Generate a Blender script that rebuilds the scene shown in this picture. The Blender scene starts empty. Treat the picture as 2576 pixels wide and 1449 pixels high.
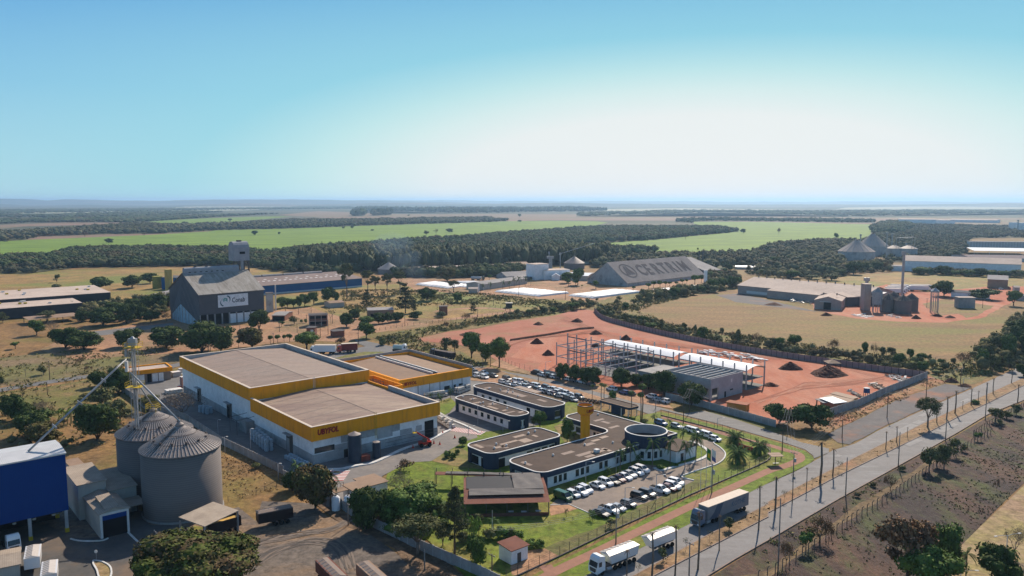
import bpy, bmesh, math, random
import numpy as np
from mathutils import Vector, Matrix
random.seed(7); RNG = np.random.default_rng(7)
scene = bpy.context.scene
COL = scene.collection
R = math.radians
# ---------------------------------------------------------------- camera
CAM_H = 70.0
FOC = 1990.0            # focal length in units of a 2576 px wide picture
TILT = math.atan(219.5 / FOC)
cam_data = bpy.data.cameras.new("camera")
cam = bpy.data.objects.new("camera", cam_data); COL.objects.link(cam)
cam.location = (0, 0, CAM_H)
cam.rotation_euler = (R(90) - TILT, 0, 0)
cam_data.sensor_width = 36.0
cam_data.lens = 36.0 * FOC / 2576.0
cam_data.clip_start = 1.0; cam_data.clip_end = 80000.0
scene.camera = cam
# ---------------------------------------------------------------- sun and sky
SUN_EL, SUN_AZ = 37.0, 21.0      # azimuth measured from the view direction towards the right
w = bpy.data.worlds.new("World"); scene.world = w; w.use_nodes = True
nt = w.node_tree; nt.nodes.clear()
wo = nt.nodes.new('ShaderNodeOutputWorld'); bg = nt.nodes.new('ShaderNodeBackground')
sky = nt.nodes.new('ShaderNodeTexSky'); sky.sky_type = 'NISHITA'; sky.sun_disc = False
sky.sun_elevation = R(SUN_EL); sky.sun_rotation = R(SUN_AZ); sky.altitude = 800
sky.air_density = 1.0; sky.dust_density = 1.6; sky.ozone_density = 2.0
def wn(t, **k):
    n = nt.nodes.new(t)
    for a, v in k.items(): setattr(n, a, v)
    return n
def wmath(op, a, b=None):
    n = wn('ShaderNodeMath', operation=op)
    for i, v in enumerate((a, b)):
        if v is None: continue
        if isinstance(v, (int, float)): n.inputs[i].default_value = v
        else: nt.links.new(v, n.inputs[i])
    return n.outputs[0]
def lin(r, g, b): return tuple(((c/255+0.055)/1.055)**2.4 if c > 10 else c/255/12.92 for c in (r, g, b)) + (1,)
def wramp(f, stops):
    n = wn('ShaderNodeValToRGB'); e = n.color_ramp.elements
    while len(e) < len(stops): e.new(0.5)
    for x, (p, c) in zip(e, stops): x.position = p; x.color = c
    nt.links.new(f, n.inputs[0]); return n.outputs[0]
tcw = wn('ShaderNodeTexCoord'); sep = wn('ShaderNodeSeparateXYZ'); nt.links.new(tcw.outputs['Generated'], sep.inputs[0])
el = wmath('MULTIPLY', wmath('ARCSINE', sep.outputs[2]), 180/math.pi)
az = wmath('MULTIPLY', wmath('ARCTAN2', sep.outputs[0], sep.outputs[1]), 180/math.pi)
clear = wramp(wmath('DIVIDE', el, 60.0), [(0.0, lin(190,220,230)), (0.05, lin(170,212,231)), (0.12, lin(134,192,229)), (0.24, lin(96,165,220)), (1.0, lin(48,104,176))])
GA, GE = 13.0, 0.5   # centre of the white glare around the sun's side of the sky
t1 = wmath('POWER', wmath('ABSOLUTE', wmath('DIVIDE', wmath('SUBTRACT', az, GA), 36.0)), 2.0)
t2 = wmath('POWER', wmath('ABSOLUTE', wmath('DIVIDE', wmath('SUBTRACT', el, GE), 10.8)), 2.0)
gt = wmath('SQRT', wmath('ADD', t1, t2))
gcol = wramp(gt, [(0.0, lin(242,242,240)), (0.50, lin(238,242,240)), (0.78, lin(200,236,234)), (1.0, lin(160,222,230))])
gfac = wramp(wmath('DIVIDE', gt, 2.0), [(0.0, (1,1,1,1)), (0.33, (0.95,)*3+(1,)), (0.55, (0.55,)*3+(1,)), (0.85, (0.0,)*3+(1,))])
m1 = wn('ShaderNodeMix', data_type='RGBA'); nt.links.new(gfac, m1.inputs[0]); nt.links.new(clear, m1.inputs[6]); nt.links.new(gcol, m1.inputs[7])
sv = wn('ShaderNodeVectorMath', operation='SCALE'); nt.links.new(sky.outputs[0], sv.inputs[0]); sv.inputs['Scale'].default_value = 0.125
hi = wn('ShaderNodeMapRange'); hi.inputs[1].default_value = 24; hi.inputs[2].default_value = 50; nt.links.new(el, hi.inputs[0])
m2 = wn('ShaderNodeMix', data_type='RGBA'); nt.links.new(hi.outputs[0], m2.inputs[0]); nt.links.new(m1.outputs[2], m2.inputs[6]); nt.links.new(sv.outputs[0], m2.inputs[7])
nt.links.new(m2.outputs[2], bg.inputs['Color'])
bg.inputs['Strength'].default_value = 0.784
nt.links.new(bg.outputs[0], wo.inputs[0])
sl = bpy.data.lights.new("sun", 'SUN'); sl.energy = 5.0; sl.angle = R(0.53); sl.color = (1.0, 0.87, 0.72)
so = bpy.data.objects.new("sun", sl); COL.objects.link(so)
sd = Vector((math.sin(R(SUN_AZ)) * math.cos(R(SUN_EL)), math.cos(R(SUN_AZ)) * math.cos(R(SUN_EL)), math.sin(R(SUN_EL))))
so.rotation_euler = sd.to_track_quat('Z', 'Y').to_euler(); so.location = (0, 0, 300)
scene.view_settings.view_transform = 'Standard'; scene.view_settings.look = 'None'
scene.view_settings.exposure = 0.35; scene.view_settings.gamma = 1.0
scene.view_settings.use_curve_mapping = False
scene.render.engine = 'CYCLES'
scene.cycles.max_bounces = 5; scene.cycles.diffuse_bounces = 2; scene.cycles.glossy_bounces = 2
scene.cycles.transmission_bounces = 2; scene.cycles.transparent_max_bounces = 6; scene.cycles.volume_bounces = 0
scene.cycles.use_denoising = True; scene.cycles.use_adaptive_sampling = True; scene.cycles.adaptive_threshold = 0.02
# ---------------------------------------------------------------- surveying: picture position -> point of the terrain
ST, CT = math.sin(TILT), math.cos(TILT)
OFF = dict(D=None, C1=(0,845.2), C2=(0,1086.7), C3=(429.3,845.2), C4=(644,1086.7), C5=(1073.3,898.9), C6=(1288,1086.7), C7=(1502.7,831.8), C8=(1932,1086.7),
           F1=(0,483), F2=(429.3,576.9), F3=(858.6,576.9), F4=(1341.6,576.9), F5=(1932,483), F6=(1932,791.5), F7=(805,469.6), F8=(0,469.6))
def DD(c, x, y):
    o = OFF[c]
    return (x, y) if o is None else (o[0] + x/4.0, o[1] + y/4.0)
def G(c, x, y, z=0.0):
    u, v = DD(c, x, y); a = (u-1288)/FOC; b = (v-724.5)/FOC
    t = (CAM_H - z) / (ST + CT*b)
    return Vector((a*t, (CT - ST*b)*t, z))
def HT(c, xb, yb, yt):
    """height of something whose foot shows at (xb,yb) and whose top shows at yt"""
    p = G(c, xb, yb); b = (DD(c, 0, yt)[1]-724.5)/FOC
    return CAM_H - p.y*(ST + CT*b)/(CT - ST*b)
def MPP(c, x, y):
    """metres per crop pixel at that spot"""
    p = G(c, x, y); return math.sqrt(p.y**2 + CAM_H**2) / FOC / (1.0 if c == 'D' else 4.0)
def SX(p): return 1288 + FOC * p[0] / (p[1]*CT + (CAM_H-p[2])*ST)
CA = R(49.8)
CU = Vector((math.sin(CA), math.cos(CA), 0)); CV = Vector((-math.cos(CA), math.sin(CA), 0))
def UVW(u, v, z=0): return CU*u + CV*v + Vector((0,0,z))
def toUV(p): return (p.dot(CU), p.dot(CV))
YAW = math.atan2(CU.y, CU.x)
# ---------------------------------------------------------------- materials
MATS = {}
def mat(name, c1, c2=None, rough=0.85, scale=0.5, detail=4, metal=0.0, bump=0.0, bscale=None, spec=0.12, c3=None, s3=0.05, obj=False, island=0.0, lo=0.35, hi=0.65, wave=None, s3w=0.5, stretch=None, coat=0.0, grain=None):
    if name in MATS: return MATS[name]
    m = bpy.data.materials.new(name); m.use_nodes = True; n = m.node_tree.nodes; l = m.node_tree.links
    b = n['Principled BSDF']; b.inputs['Roughness'].default_value = rough; b.inputs['Metallic'].default_value = metal
    b.inputs['Specular IOR Level'].default_value = spec; b.inputs['Coat Weight'].default_value = coat
    if c2 is None: c2 = tuple(x*0.82 for x in c1)
    if obj:
        tc = n.new('ShaderNodeTexCoord'); co = tc.outputs['Object']
    else:
        g = n.new('ShaderNodeNewGeometry'); co = g.outputs['Position']
    if stretch:
        mp = n.new('ShaderNodeMapping'); mp.inputs['Scale'].default_value = stretch[:3]
        if len(stretch) > 3: mp.inputs['Rotation'].default_value = (0, 0, stretch[3])
        l.new(co, mp.inputs['Vector']); co = mp.outputs[0]
    def noise(s, d=detail):
        t = n.new('ShaderNodeTexNoise'); t.inputs['Scale'].default_value = s; t.inputs['Detail'].default_value = d; t.inputs['Roughness'].default_value = 0.68
        l.new(co, t.inputs['Vector']); return t.outputs['Fac']
    def mixc(f, a, bb):
        x = n.new('ShaderNodeMix'); x.data_type = 'RGBA'
        l.new(f, x.inputs[0])
        for k, v in ((6, a), (7, bb)):
            if isinstance(v, tuple): x.inputs[k].default_value = (*v[:3], 1)
            else: l.new(v, x.inputs[k])
        return x.outputs[2]
    def rng(f, a, bb, o0=0.0, o1=1.0):
        x = n.new('ShaderNodeMapRange'); x.inputs[1].default_value = a; x.inputs[2].default_value = bb; x.inputs[3].default_value = o0; x.inputs[4].default_value = o1
        l.new(f, x.inputs[0]); return x.outputs[0]
    col = mixc(rng(noise(scale), lo, hi), tuple(c1), tuple(c2))
    if c3 is not None: col = mixc(rng(noise(s3, 5), s3w-0.08, s3w+0.1), col, tuple(c3))
    if wave:  # darker colour bands imitate the shading of corrugated sheet
        wv = n.new('ShaderNodeTexWave'); wv.wave_type = 'BANDS'; wv.bands_direction = wave[0]; wv.inputs['Scale'].default_value = wave[1]
        l.new(co, wv.inputs['Vector'])
        col = mixc(rng(wv.outputs['Fac'], 0.0, 1.0, 0.0, wave[2]), col, tuple(x*0.35 for x in c1))
    if grain is None: grain = 0.38 if bump and detail >= 8 else (0.10 if detail >= 8 else 0)
    if grain:
        gn = n.new('ShaderNodeTexNoise'); gn.inputs['Scale'].default_value = 0.55; gn.inputs['Detail'].default_value = 3; gn.inputs['Roughness'].default_value = 0.8
        gg = n.new('ShaderNodeNewGeometry'); l.new(gg.outputs['Position'], gn.inputs['Vector'])
        h = n.new('ShaderNodeHueSaturation'); l.new(rng(gn.outputs['Fac'], 0.32, 0.68, 1-grain, 1+grain), h.inputs['Value']); l.new(col, h.inputs['Color']); col = h.outputs[0]
    if island:
        g2 = n.new('ShaderNodeNewGeometry')
        h = n.new('ShaderNodeHueSaturation'); h.inputs['Hue'].default_value = 0.5
        l.new(rng(g2.outputs['Random Per Island'], 0, 1, 1-island, 1+island), h.inputs['Value']); l.new(col, h.inputs['Color']); col = h.outputs[0]
    l.new(col, b.inputs['Base Color'])
    if bump:
        bp = n.new('ShaderNodeBump'); bp.inputs['Strength'].default_value = bump; bp.inputs['Distance'].default_value = 0.3
        l.new(noise(bscale or scale*4, 5), bp.inputs['Height']); l.new(bp.outputs[0], b.inputs['Normal'])
    MATS[name] = m; return m
def plain(name, c, rough=0.65, metal=0.0, spec=0.12, coat=0.0):
    return mat(name, c, tuple(x*0.88 for x in c), rough=rough, metal=metal, spec=spec, scale=1.3, coat=coat)
# ---------------------------------------------------------------- mesh builder
class MB:
    def __init__(s): s.v = []; s.f = []; s.m = []
    def add(s, vs, fs, mi=0):
        k = len(s.v); s.v += [tuple(v) for v in vs]
        for f in fs: s.f.append(tuple(i+k for i in f)); s.m.append(mi)
        return s
    def box(s, x0, x1, y0, y1, z0, z1, mi=0):
        vs = [(x0,y0,z0),(x1,y0,z0),(x1,y1,z0),(x0,y1,z0),(x0,y0,z1),(x1,y0,z1),(x1,y1,z1),(x0,y1,z1)]
        return s.add(vs, [(0,3,2,1),(4,5,6,7),(0,1,5,4),(1,2,6,5),(2,3,7,6),(3,0,4,7)], mi)
    def prism(s, pts, z0, z1, mi=0, top=None, cap=True):
        n = len(pts); vs = [(p[0],p[1],z0) for p in pts] + [(p[0],p[1],z1) for p in pts]
        s.add(vs, [(i,(i+1)%n,n+(i+1)%n,n+i) for i in range(n)], mi)
        if cap: s.add([(p[0],p[1],z1) for p in pts], [tuple(range(n))], mi if top is None else top); s.add([(p[0],p[1],z0) for p in pts], [tuple(range(n-1,-1,-1))], mi)
        return s
    def cyl(s, x, y, z0, z1, r0, r1=None, n=12, mi=0, cap=True):
        r1 = r0 if r1 is None else r1
        vs = []; 
        for z, r in ((z0,r0),(z1,r1)): vs += [(x+r*math.cos(2*math.pi*i/n), y+r*math.sin(2*math.pi*i/n), z) for i in range(n)]
        fs = [(i,(i+1)%n,n+(i+1)%n,n+i) for i in range(n)]
        if cap: fs += [tuple(range(n,2*n)), tuple(range(n-1,-1,-1))]
        return s.add(vs, fs, mi)
    def lathe(s, x, y, prof, n=24, mi=0):
        vs = []
        for r, z in prof: vs += [(x+r*math.cos(2*math.pi*i/n), y+r*math.sin(2*math.pi*i/n), z) for i in range(n)]
        fs = [(k*n+i,k*n+(i+1)%n,(k+1)*n+(i+1)%n,(k+1)*n+i) for k in range(len(prof)-1) for i in range(n)]
        return s.add(vs, fs, mi)
    def bar(s, a, b, w, h=None, mi=0):
        a = Vector(a); b = Vector(b); d = (b-a); h = w if h is None else h
        if d.length < 1e-6: return s
        d.normalize(); up = Vector((0,0,1)) if abs(d.z) < 0.95 else Vector((1,0,0))
        r = d.cross(up).normalized()*w/2; t = r.cross(d).normalized()*h/2
        vs = [a-r-t,a+r-t,a+r+t,a-r+t,b-r-t,b+r-t,b+r+t,b-r+t]
        return s.add(vs, [(0,1,2,3),(7,6,5,4),(0,4,5,1),(1,5,6,2),(2,6,7,3),(3,7,4,0)], mi)
    def tube(s, pts, r, n=6, mi=0, r1=None):
        pts = [Vector(p) for p in pts]; k = len(s.v); m = len(pts)
        for j, p in enumerate(pts):
            d = (pts[min(j+1,m-1)] - pts[max(j-1,0)]).normalized(); up = Vector((0,0,1)) if abs(d.z) < 0.9 else Vector((1,0,0))
            a = d.cross(up).normalized(); b = d.cross(a).normalized(); rr = r if r1 is None else r + (r1-r)*j/(m-1)
            s.v += [tuple(p + a*rr*math.cos(2*math.pi*i/n) + b*rr*math.sin(2*math.pi*i/n)) for i in range(n)]
        for j in range(m-1):
            for i in range(n): s.f.append((k+j*n+i,k+j*n+(i+1)%n,k+(j+1)*n+(i+1)%n,k+(j+1)*n+i)); s.m.append(mi)
        s.f.append(tuple(k+i for i in range(n))); s.m.append(mi); s.f.append(tuple(k+(m-1)*n+i for i in range(n-1,-1,-1))); s.m.append(mi)
        return s
    def build(s, name, mats, parent=None, loc=None, rz=0.0, smooth=False, bevel=0):
        me = bpy.data.meshes.new(name); me.from_pydata(s.v, [], s.f)
        for m in (mats if isinstance(mats, (list, tuple)) else [mats]): me.materials.append(m)
        if any(s.m): me.polygons.foreach_set('material_index', s.m)
        if smooth: me.polygons.foreach_set('use_smooth', [True]*len(me.polygons))
        me.update()
        bm = bmesh.new(); bm.from_mesh(me); bmesh.ops.recalc_face_normals(bm, faces=bm.faces)
        if bevel:
            bmesh.ops.remove_doubles(bm, verts=bm.verts, dist=0.0005)
            bmesh.ops.bevel(bm, geom=bm.edges[:], offset=bevel, segments=2, affect='EDGES', clamp_overlap=True)
        bm.to_mesh(me); bm.free()
        o = bpy.data.objects.new(name, me); COL.objects.link(o)
        if parent is not None: o.parent = parent
        if loc is not None: o.location = loc
        o.rotation_euler.z = rz
        return o
def tag(o, label=None, cat=None, group=None, kind=None):
    if label: o['label'] = label
    if cat: o['category'] = cat
    if group: o['group'] = group
    if kind: o['kind'] = kind
    return o
def empty(name, loc, rz=0.0, label=None, cat=None, group=None):
    o = bpy.data.objects.new(name, None); COL.objects.link(o); o.location = loc; o.rotation_euler.z = rz; o.empty_display_size = 0.5
    return tag(o, label, cat, group)
def copy_tree(o, loc=None, rz=None, scale=None):
    c = o.copy(); COL.objects.link(c)
    if loc is not None: c.location = loc
    if rz is not None: c.rotation_euler.z = rz
    if scale is not None: c.scale = scale
    for ch in o.children:
        d = ch.copy(); COL.objects.link(d); d.parent = c
        for g in ch.children:
            e = g.copy(); COL.objects.link(e); e.parent = d
    return c
PROTO_USED = set()
def place(proto, loc, rz=0.0, scale=(1,1,1)):
    """the first placing moves the first one built, later ones copy it"""
    if isinstance(scale, (int, float)): scale = (scale,)*3
    if proto.name not in PROTO_USED:
        PROTO_USED.add(proto.name); proto.location = loc; proto.rotation_euler.z = rz; proto.scale = scale; return proto
    return copy_tree(proto, loc, rz, scale)
ORD = ['','first','second','third','fourth','fifth','sixth','seventh','eighth','ninth','tenth','eleventh','twelfth','thirteenth','fourteenth','fifteenth','sixteenth','seventeenth','eighteenth','nineteenth','twentieth']
def ordn(i):
    if i <= 20: return ORD[i]
    t = {2:'twenty',3:'thirty',4:'forty',5:'fifty',6:'sixty',7:'seventy'}[i//10]
    return t + '-' + ORD[i % 10] if i % 10 else t.replace('y','ieth')
def label_row(objs, fmt, cat, group):
    """number a row as the picture shows it, left to right; fmt has one {} for 'third from the left' """
    objs = sorted(objs, key=lambda o: SX(o.location)); n = len(objs)
    for i, o in enumerate(objs):
        if n == 1: w_ = 'only one'
        elif i == 0: w_ = 'leftmost'
        elif i == n-1: w_ = 'rightmost'
        elif i < n/2 + 0.5: w_ = ordn(i+1) + ' from the left'
        else: w_ = ordn(n-i) + ' from the right'
        tag(o, fmt.format(w_), cat, group)
def jitter_poly(pts, step=6.0, amp=0.6, closed=True):
    """denser, slightly ragged outline"""
    out = []; n = len(pts)
    for i in range(n if closed else n-1):
        a = Vector(pts[i]); b = Vector(pts[(i+1) % n]); L = (b-a).length; k = max(1, min(60, int(L/step)))
        nr = Vector((-(b-a).y, (b-a).x, 0)).normalized() if L > 0 else Vector((0,0,0))
        for j in range(k):
            out.append(a + (b-a)*j/k + nr*(random.uniform(-amp, amp) if j else 0))
    if not closed: out.append(Vector(pts[-1]))
    return out
def sheet(name, pts, z, m, step=6.0, amp=0.0, kind='structure', label=None):
    pts = [Vector((p[0], p[1], 0)) for p in pts]
    if amp: pts = jitter_poly(pts, step, amp)
    me = bpy.data.meshes.new(name); bm = bmesh.new()
    vs = [bm.verts.new((p.x, p.y, z)) for p in pts]
    f = bm.faces.new(vs)
    bmesh.ops.triangulate(bm, faces=bm.faces[:])
    bmesh.ops.recalc_face_normals(bm, faces=bm.faces[:])
    for f in bm.faces:
        if f.normal.z < 0: f.normal_flip()
    bm.to_mesh(me); bm.free(); me.materials.append(m)
    o = bpy.data.objects.new(name, me); COL.objects.link(o); tag(o, label, None, None, kind); return o
def PL(c, *xy): return [G(c, xy[i], xy[i+1]) for i in range(0, len(xy), 2)]
def line_at(a, b, t): return a + (b-a)*t
def strip_poly(pts, width):
    """closed outline of a band of given width along a centre line"""
    L = []; Rr = []
    for i, p in enumerate(pts):
        d = (pts[min(i+1,len(pts)-1)] - pts[max(i-1,0)]).normalized(); nrm = Vector((-d.y, d.x, 0))
        L.append(p + nrm*width/2); Rr.append(p - nrm*width/2)
    return L + Rr[::-1]
def smooth_line(pts, k=6):
    out = []
    for i in range(len(pts)-1):
        p0 = pts[max(i-1,0)]; p1 = pts[i]; p2 = pts[i+1]; p3 = pts[min(i+2,len(pts)-1)]
        for j in range(k):
            t = j/k; out.append(0.5*((2*p1) + (p2-p0)*t + (2*p0-5*p1+4*p2-p3)*t*t + (3*p1-p0-3*p2+p3)*t**3))
    out.append(pts[-1]); return out
def band(name, pts, width, z0, z1, m, parent=None):
    """a raised band (kerb, low wall) along a line"""
    mb = MB(); poly = strip_poly(pts, width); n = len(pts); 
    for i in range(n-1):
        a, b, c, d = poly[i], poly[i+1], poly[2*n-2-i], poly[2*n-1-i]
        mb.prism([a, b, c, d], z0, z1, 0)
    return mb.build(name, m, parent)
# ---------------------------------------------------------------- ground materials
M_dry = mat('dry_grass', (0.285,0.165,0.065), (0.15,0.09,0.04), scale=0.06, c3=(0.15,0.13,0.035), s3=0.02, bump=0.5, bscale=0.8, detail=9, s3w=0.56)
M_straw = mat('straw_field', (0.36,0.225,0.08), (0.19,0.12,0.05), scale=0.05, c3=(0.17,0.18,0.045), s3=0.012, detail=9, bump=0.4, bscale=0.7, s3w=0.52)
M_weed = mat('weedy_grass', (0.17,0.15,0.045), (0.075,0.10,0.02), scale=0.12, c3=(0.24,0.16,0.07), s3=0.06, detail=9, bump=0.8, bscale=1.2, s3w=0.5)
M_tan = mat('tan_dirt', (0.40,0.225,0.13), (0.27,0.15,0.085), scale=0.05, c3=(0.20,0.145,0.07), s3=0.03, detail=9, bump=0.3, s3w=0.56)
M_red = mat('red_earth', (0.42,0.13,0.066), (0.31,0.085,0.042), scale=0.06, stretch=(1.6,0.5,1,0.5), c3=(0.42,0.19,0.12), s3=0.02, detail=10, bump=0.4, bscale=0.5, s3w=0.53, grain=0.12)
M_redp = mat('pale_red_earth', (0.40,0.165,0.11), (0.32,0.11,0.065), scale=0.05, c3=(0.28,0.16,0.085), s3=0.03, detail=10, bump=0.4, bscale=0.5, s3w=0.58, grain=0.12)
M_brownf = mat('brown_field', (0.26,0.155,0.063), (0.165,0.10,0.043), scale=0.035, c3=(0.17,0.15,0.04), s3=0.018, detail=10, bump=0.4, bscale=0.8, s3w=0.53, stretch=(0.45,1.6,1,0.25))
M_burnt = mat('burnt_field', (0.05,0.037,0.034), (0.115,0.066,0.046), scale=0.05, c3=(0.075,0.085,0.03), s3=0.11, detail=10, bump=0.9, bscale=1.5, lo=0.42, hi=0.62, s3w=0.57, stretch=(1.3,0.5,1,0.72))
M_sand = mat('sandy_dirt', (0.33,0.23,0.15), (0.24,0.15,0.085), scale=0.1, c3=(0.26,0.21,0.08), s3=0.06, detail=8, bump=0.4)
M_lawn = mat('green_lawn', (0.145,0.19,0.02), (0.10,0.145,0.018), scale=0.12, c3=(0.21,0.175,0.045), s3=0.045, detail=9, bump=0.5, bscale=2.0, s3w=0.57)
M_lawnd = mat('dull_lawn', (0.17,0.165,0.05), (0.10,0.12,0.03), scale=0.1, c3=(0.24,0.17,0.07), s3=0.06, detail=9, bump=0.4)
M_asph = mat('asphalt', (0.175,0.168,0.162), (0.135,0.13,0.125), scale=0.08, c3=(0.21,0.20,0.19), s3=0.5, detail=9, rough=0.75, s3w=0.6, stretch=(0.4,1.5,1,YAW))
M_road = mat('pale_asphalt', (0.20,0.19,0.185), (0.16,0.152,0.148), scale=0.06, c3=(0.22,0.215,0.21), s3=0.2, detail=9, rough=0.75, s3w=0.6, spec=0.12, stretch=(0.3,1.8,1,-YAW))
M_yard = mat('dirty_yard', (0.165,0.132,0.105), (0.115,0.098,0.085), scale=0.05, c3=(0.24,0.155,0.09), s3=0.035, detail=10, rough=0.85, s3w=0.54, bump=0.2, stretch=(0.6,1.6,1,0.4))
M_pave = mat('concrete_pavers', (0.215,0.195,0.18), (0.17,0.155,0.145), scale=0.3, detail=8, rough=0.8, c3=(0.25,0.22,0.19), s3=0.08, s3w=0.58)
M_lot = mat('lot_pavers', (0.235,0.19,0.16), (0.19,0.155,0.13), scale=0.3, detail=8, rough=0.8, c3=(0.27,0.21,0.16), s3=0.08, s3w=0.58)
M_brick = mat('brick_path', (0.33,0.17,0.115), (0.26,0.135,0.095), scale=0.5, detail=6)
M_gravel = mat('grey_gravel', (0.15,0.14,0.135), (0.11,0.10,0.10), scale=0.12, c3=(0.27,0.13,0.08), s3=0.045, detail=10, s3w=0.60)
M_kerb = mat('kerb_white', (0.68,0.68,0.66), (0.5,0.49,0.46), scale=0.6)
M_kerbg = mat('kerb_grey', (0.30,0.23,0.19), (0.22,0.16,0.13), scale=0.6)
M_green = mat('cane_field', (0.20,0.29,0.03), (0.135,0.205,0.026), scale=0.012, c3=(0.09,0.15,0.03), s3=0.035, detail=10, stretch=(0.3,2.2,1,-0.1), s3w=0.53, grain=0.2)
M_pink = mat('fallow_field', (0.24,0.145,0.105), (0.19,0.125,0.08), scale=0.004, c3=(0.17,0.135,0.07), s3=0.002, detail=8, stretch=(0.3,1.4,1,0.1))
M_pale = mat('pale_stubble_field', (0.36,0.36,0.24), (0.29,0.28,0.2), scale=0.002, detail=6)
M_scrub = mat('shaded_scrub_ground', (0.06,0.07,0.028), (0.09,0.08,0.04), scale=0.03, detail=8)  # dark sheet under the woods; its colour carries the shade between crowns
M_far = mat('far_plain', (0.14,0.12,0.075), (0.055,0.065,0.035), scale=0.0009, c3=(0.05,0.062,0.03), s3=0.0006, detail=9, stretch=(0.35,1.5,1,0.08), s3w=0.5)
# ---------------------------------------------------------------- base terrain: one sheet to the horizon
mb = MB(); mb.add([(-26000,-400,0),(26000,-400,0),(26000,30000,0),(-26000,30000,0)], [(0,1,2,3)])
tag(mb.build('ground', M_far), None, None, None, 'structure')
near = [Vector(p) for p in ((-700,-100,0),(500,-100,0),(1300,900,0),(1500,1500,0),(-1400,1500,0),(-1200,900,0))]
sheet('ground_near', near, 0.02, M_dry)
# far plain fields (heights of a few centimetres each, above the plain)
def fsheet(name, m, z, *xy, **k):
    return sheet(name, PL('D', *xy), z, m, **k)
fsheet('field', M_pale, 0.5, 0,528, 420,523.5, 470,520, 640,517, 760,520, 700,525, 620,529, 440,533, 190,537, 0,537)
fsheet('field', M_pale, 0.5, 2130,522, 2330,519, 2576,521, 2576,526, 2340,528, 2100,527)
fsheet('field', M_pale, 0.4, 1450,527, 1700,524, 2020,528, 1800,531, 1500,531)
fsheet('field', M_pink, 0.3, 700,541, 800,531, 1000,539, 1250,538, 1700,541, 2150,547, 2576,548, 2800,550, 2800,566, 2206,565, 1932,559, 1740,555.5, 1380,554.5, 1160,560, 900,553)
fsheet('field', M_pink, 0.33, 2220,533, 2576,529, 2800,529, 2800,536, 2300,538)
fsheet('field', M_pink, 0.35, 0,576, 60,570, 230,566, 350,560, 250,556, 80,563, 0,567)
fsheet('field', M_pink, 0.2, 0,608.5, 125,602.5, 250,597.5, 400,592, 525,584, 560,579, 440,577, 240,582, 100,588, 0,594)
fsheet('cane_field', M_green, 0.35, 362,556.8, 430,553.5, 540,548.5, 660,545, 735,544.5, 700,548, 610,556, 540,563, 440,566, 405,561)
fsheet('cane_field', M_green, 0.3, 0,607.5, 125,601.5, 250,596.5, 375,591.5, 525,582.5, 550,578, 644,575.5, 805,571.6, 992,565.9, 1130,561, 1280,556.6, 1400,555.6, 1500,557, 1530,560, 1480,572, 1360,585, 1200,600, 930,630, 700,650, 300,640, 0,655)
fsheet('cane_field', M_green, 0.25, 1260,622, 1342,618, 1516,610, 1624,603, 1667,597, 1720,590, 1842,579, 1790,574, 1745,563, 1745,558, 1932,558, 2207,564, 2190,583, 2190,592, 2210,610, 2050,640, 1890,650, 1650,650, 1520,645)
fsheet('pasture', M_straw, 0.04, -300,690, 0,682, 230,678, 430,674, 600,672, 760,680, 760,735, 640,745, 430,765, 280,790, 0,800, -300,820, amp=3, step=20)
fsheet('pasture', M_straw, 0.05, 690,745, 860,720, 1040,712, 1240,728, 1300,745, 1450,755, 1480,775, 1380,800, 1080,800, 900,800, 700,800, amp=3, step=20)
fsheet('pasture', M_straw, 0.05, 2050,705, 2200,690, 2320,683, 2576,693, 2700,700, 2700,735, 2500,735, 2230,725, amp=2, step=15)
# warehouse district dirt
fsheet('dirt_yard', M_tan, 0.06, 940,690, 1250,680, 1480,690, 1800,690, 1830,712, 1600,750, 1440,757, 1240,745, 1050,730, amp=1.5, step=12)
fsheet('dirt_yard', M_tan, 0.07, 180,838, 440,803, 640,822, 690,782, 780,773, 860,797, 1072,802, 1072,822, 940,838, 900,852, 870,862, 780,858, 700,862, 560,880, 200,905, 100,880, amp=1.5, step=8)
fsheet('dirt_road', M_asph, 0.08, 200,838, 436,812, 436,818, 330,836, 200,850)
# dirt roads by the gate, red loops on the right field
def path(name, m, z, c, w_, *xy):
    pts = smooth_line(PL(c, *xy)); return sheet(name, strip_poly(pts, w_), z, m)
path('dirt_track', M_tan, 0.09, 'F3', 7, 330,1000, 700,935, 1100,905, 1450,860, 1660,840, 1690,815, 1500,795, 1200,800, 950,830)
path('dirt_track', M_tan, 0.10, 'F3', 5, 300,1010, 180,1060, 0,1030)
# pivot field and factory ground
fsheet('brown_field', M_brownf, 0.05, 1608,790, 1625,770, 1700,755, 1830,735, 1860,745, 2040,790, 2576,800, 2720,760, 2750,900, 2520,900, 2330,950, 2000,905, 1800,880, 1680,835, 1620,808, amp=1.2, step=12)
fsheet('red_earth', M_red, 0.07, 2040,760, 2230,715, 2330,735, 2480,722, 2600,720, 2600,745, 2545,760, 2500,785, 2470,800, 2380,812, 2250,809, 2150,801, 2090,790, 2050,780, amp=1.0, step=8)
fsheet('pasture', M_brownf, 0.08, 2320,765, 2380,752, 2500,770, 2460,795, 2430,800, 2410,790, 2360,795, amp=1.0, step=8)
fsheet('gravel_yard', M_gravel, 0.08, 1800,742, 1860,738, 2060,785, 2000,778, 1850,760, amp=0.6)
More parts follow.
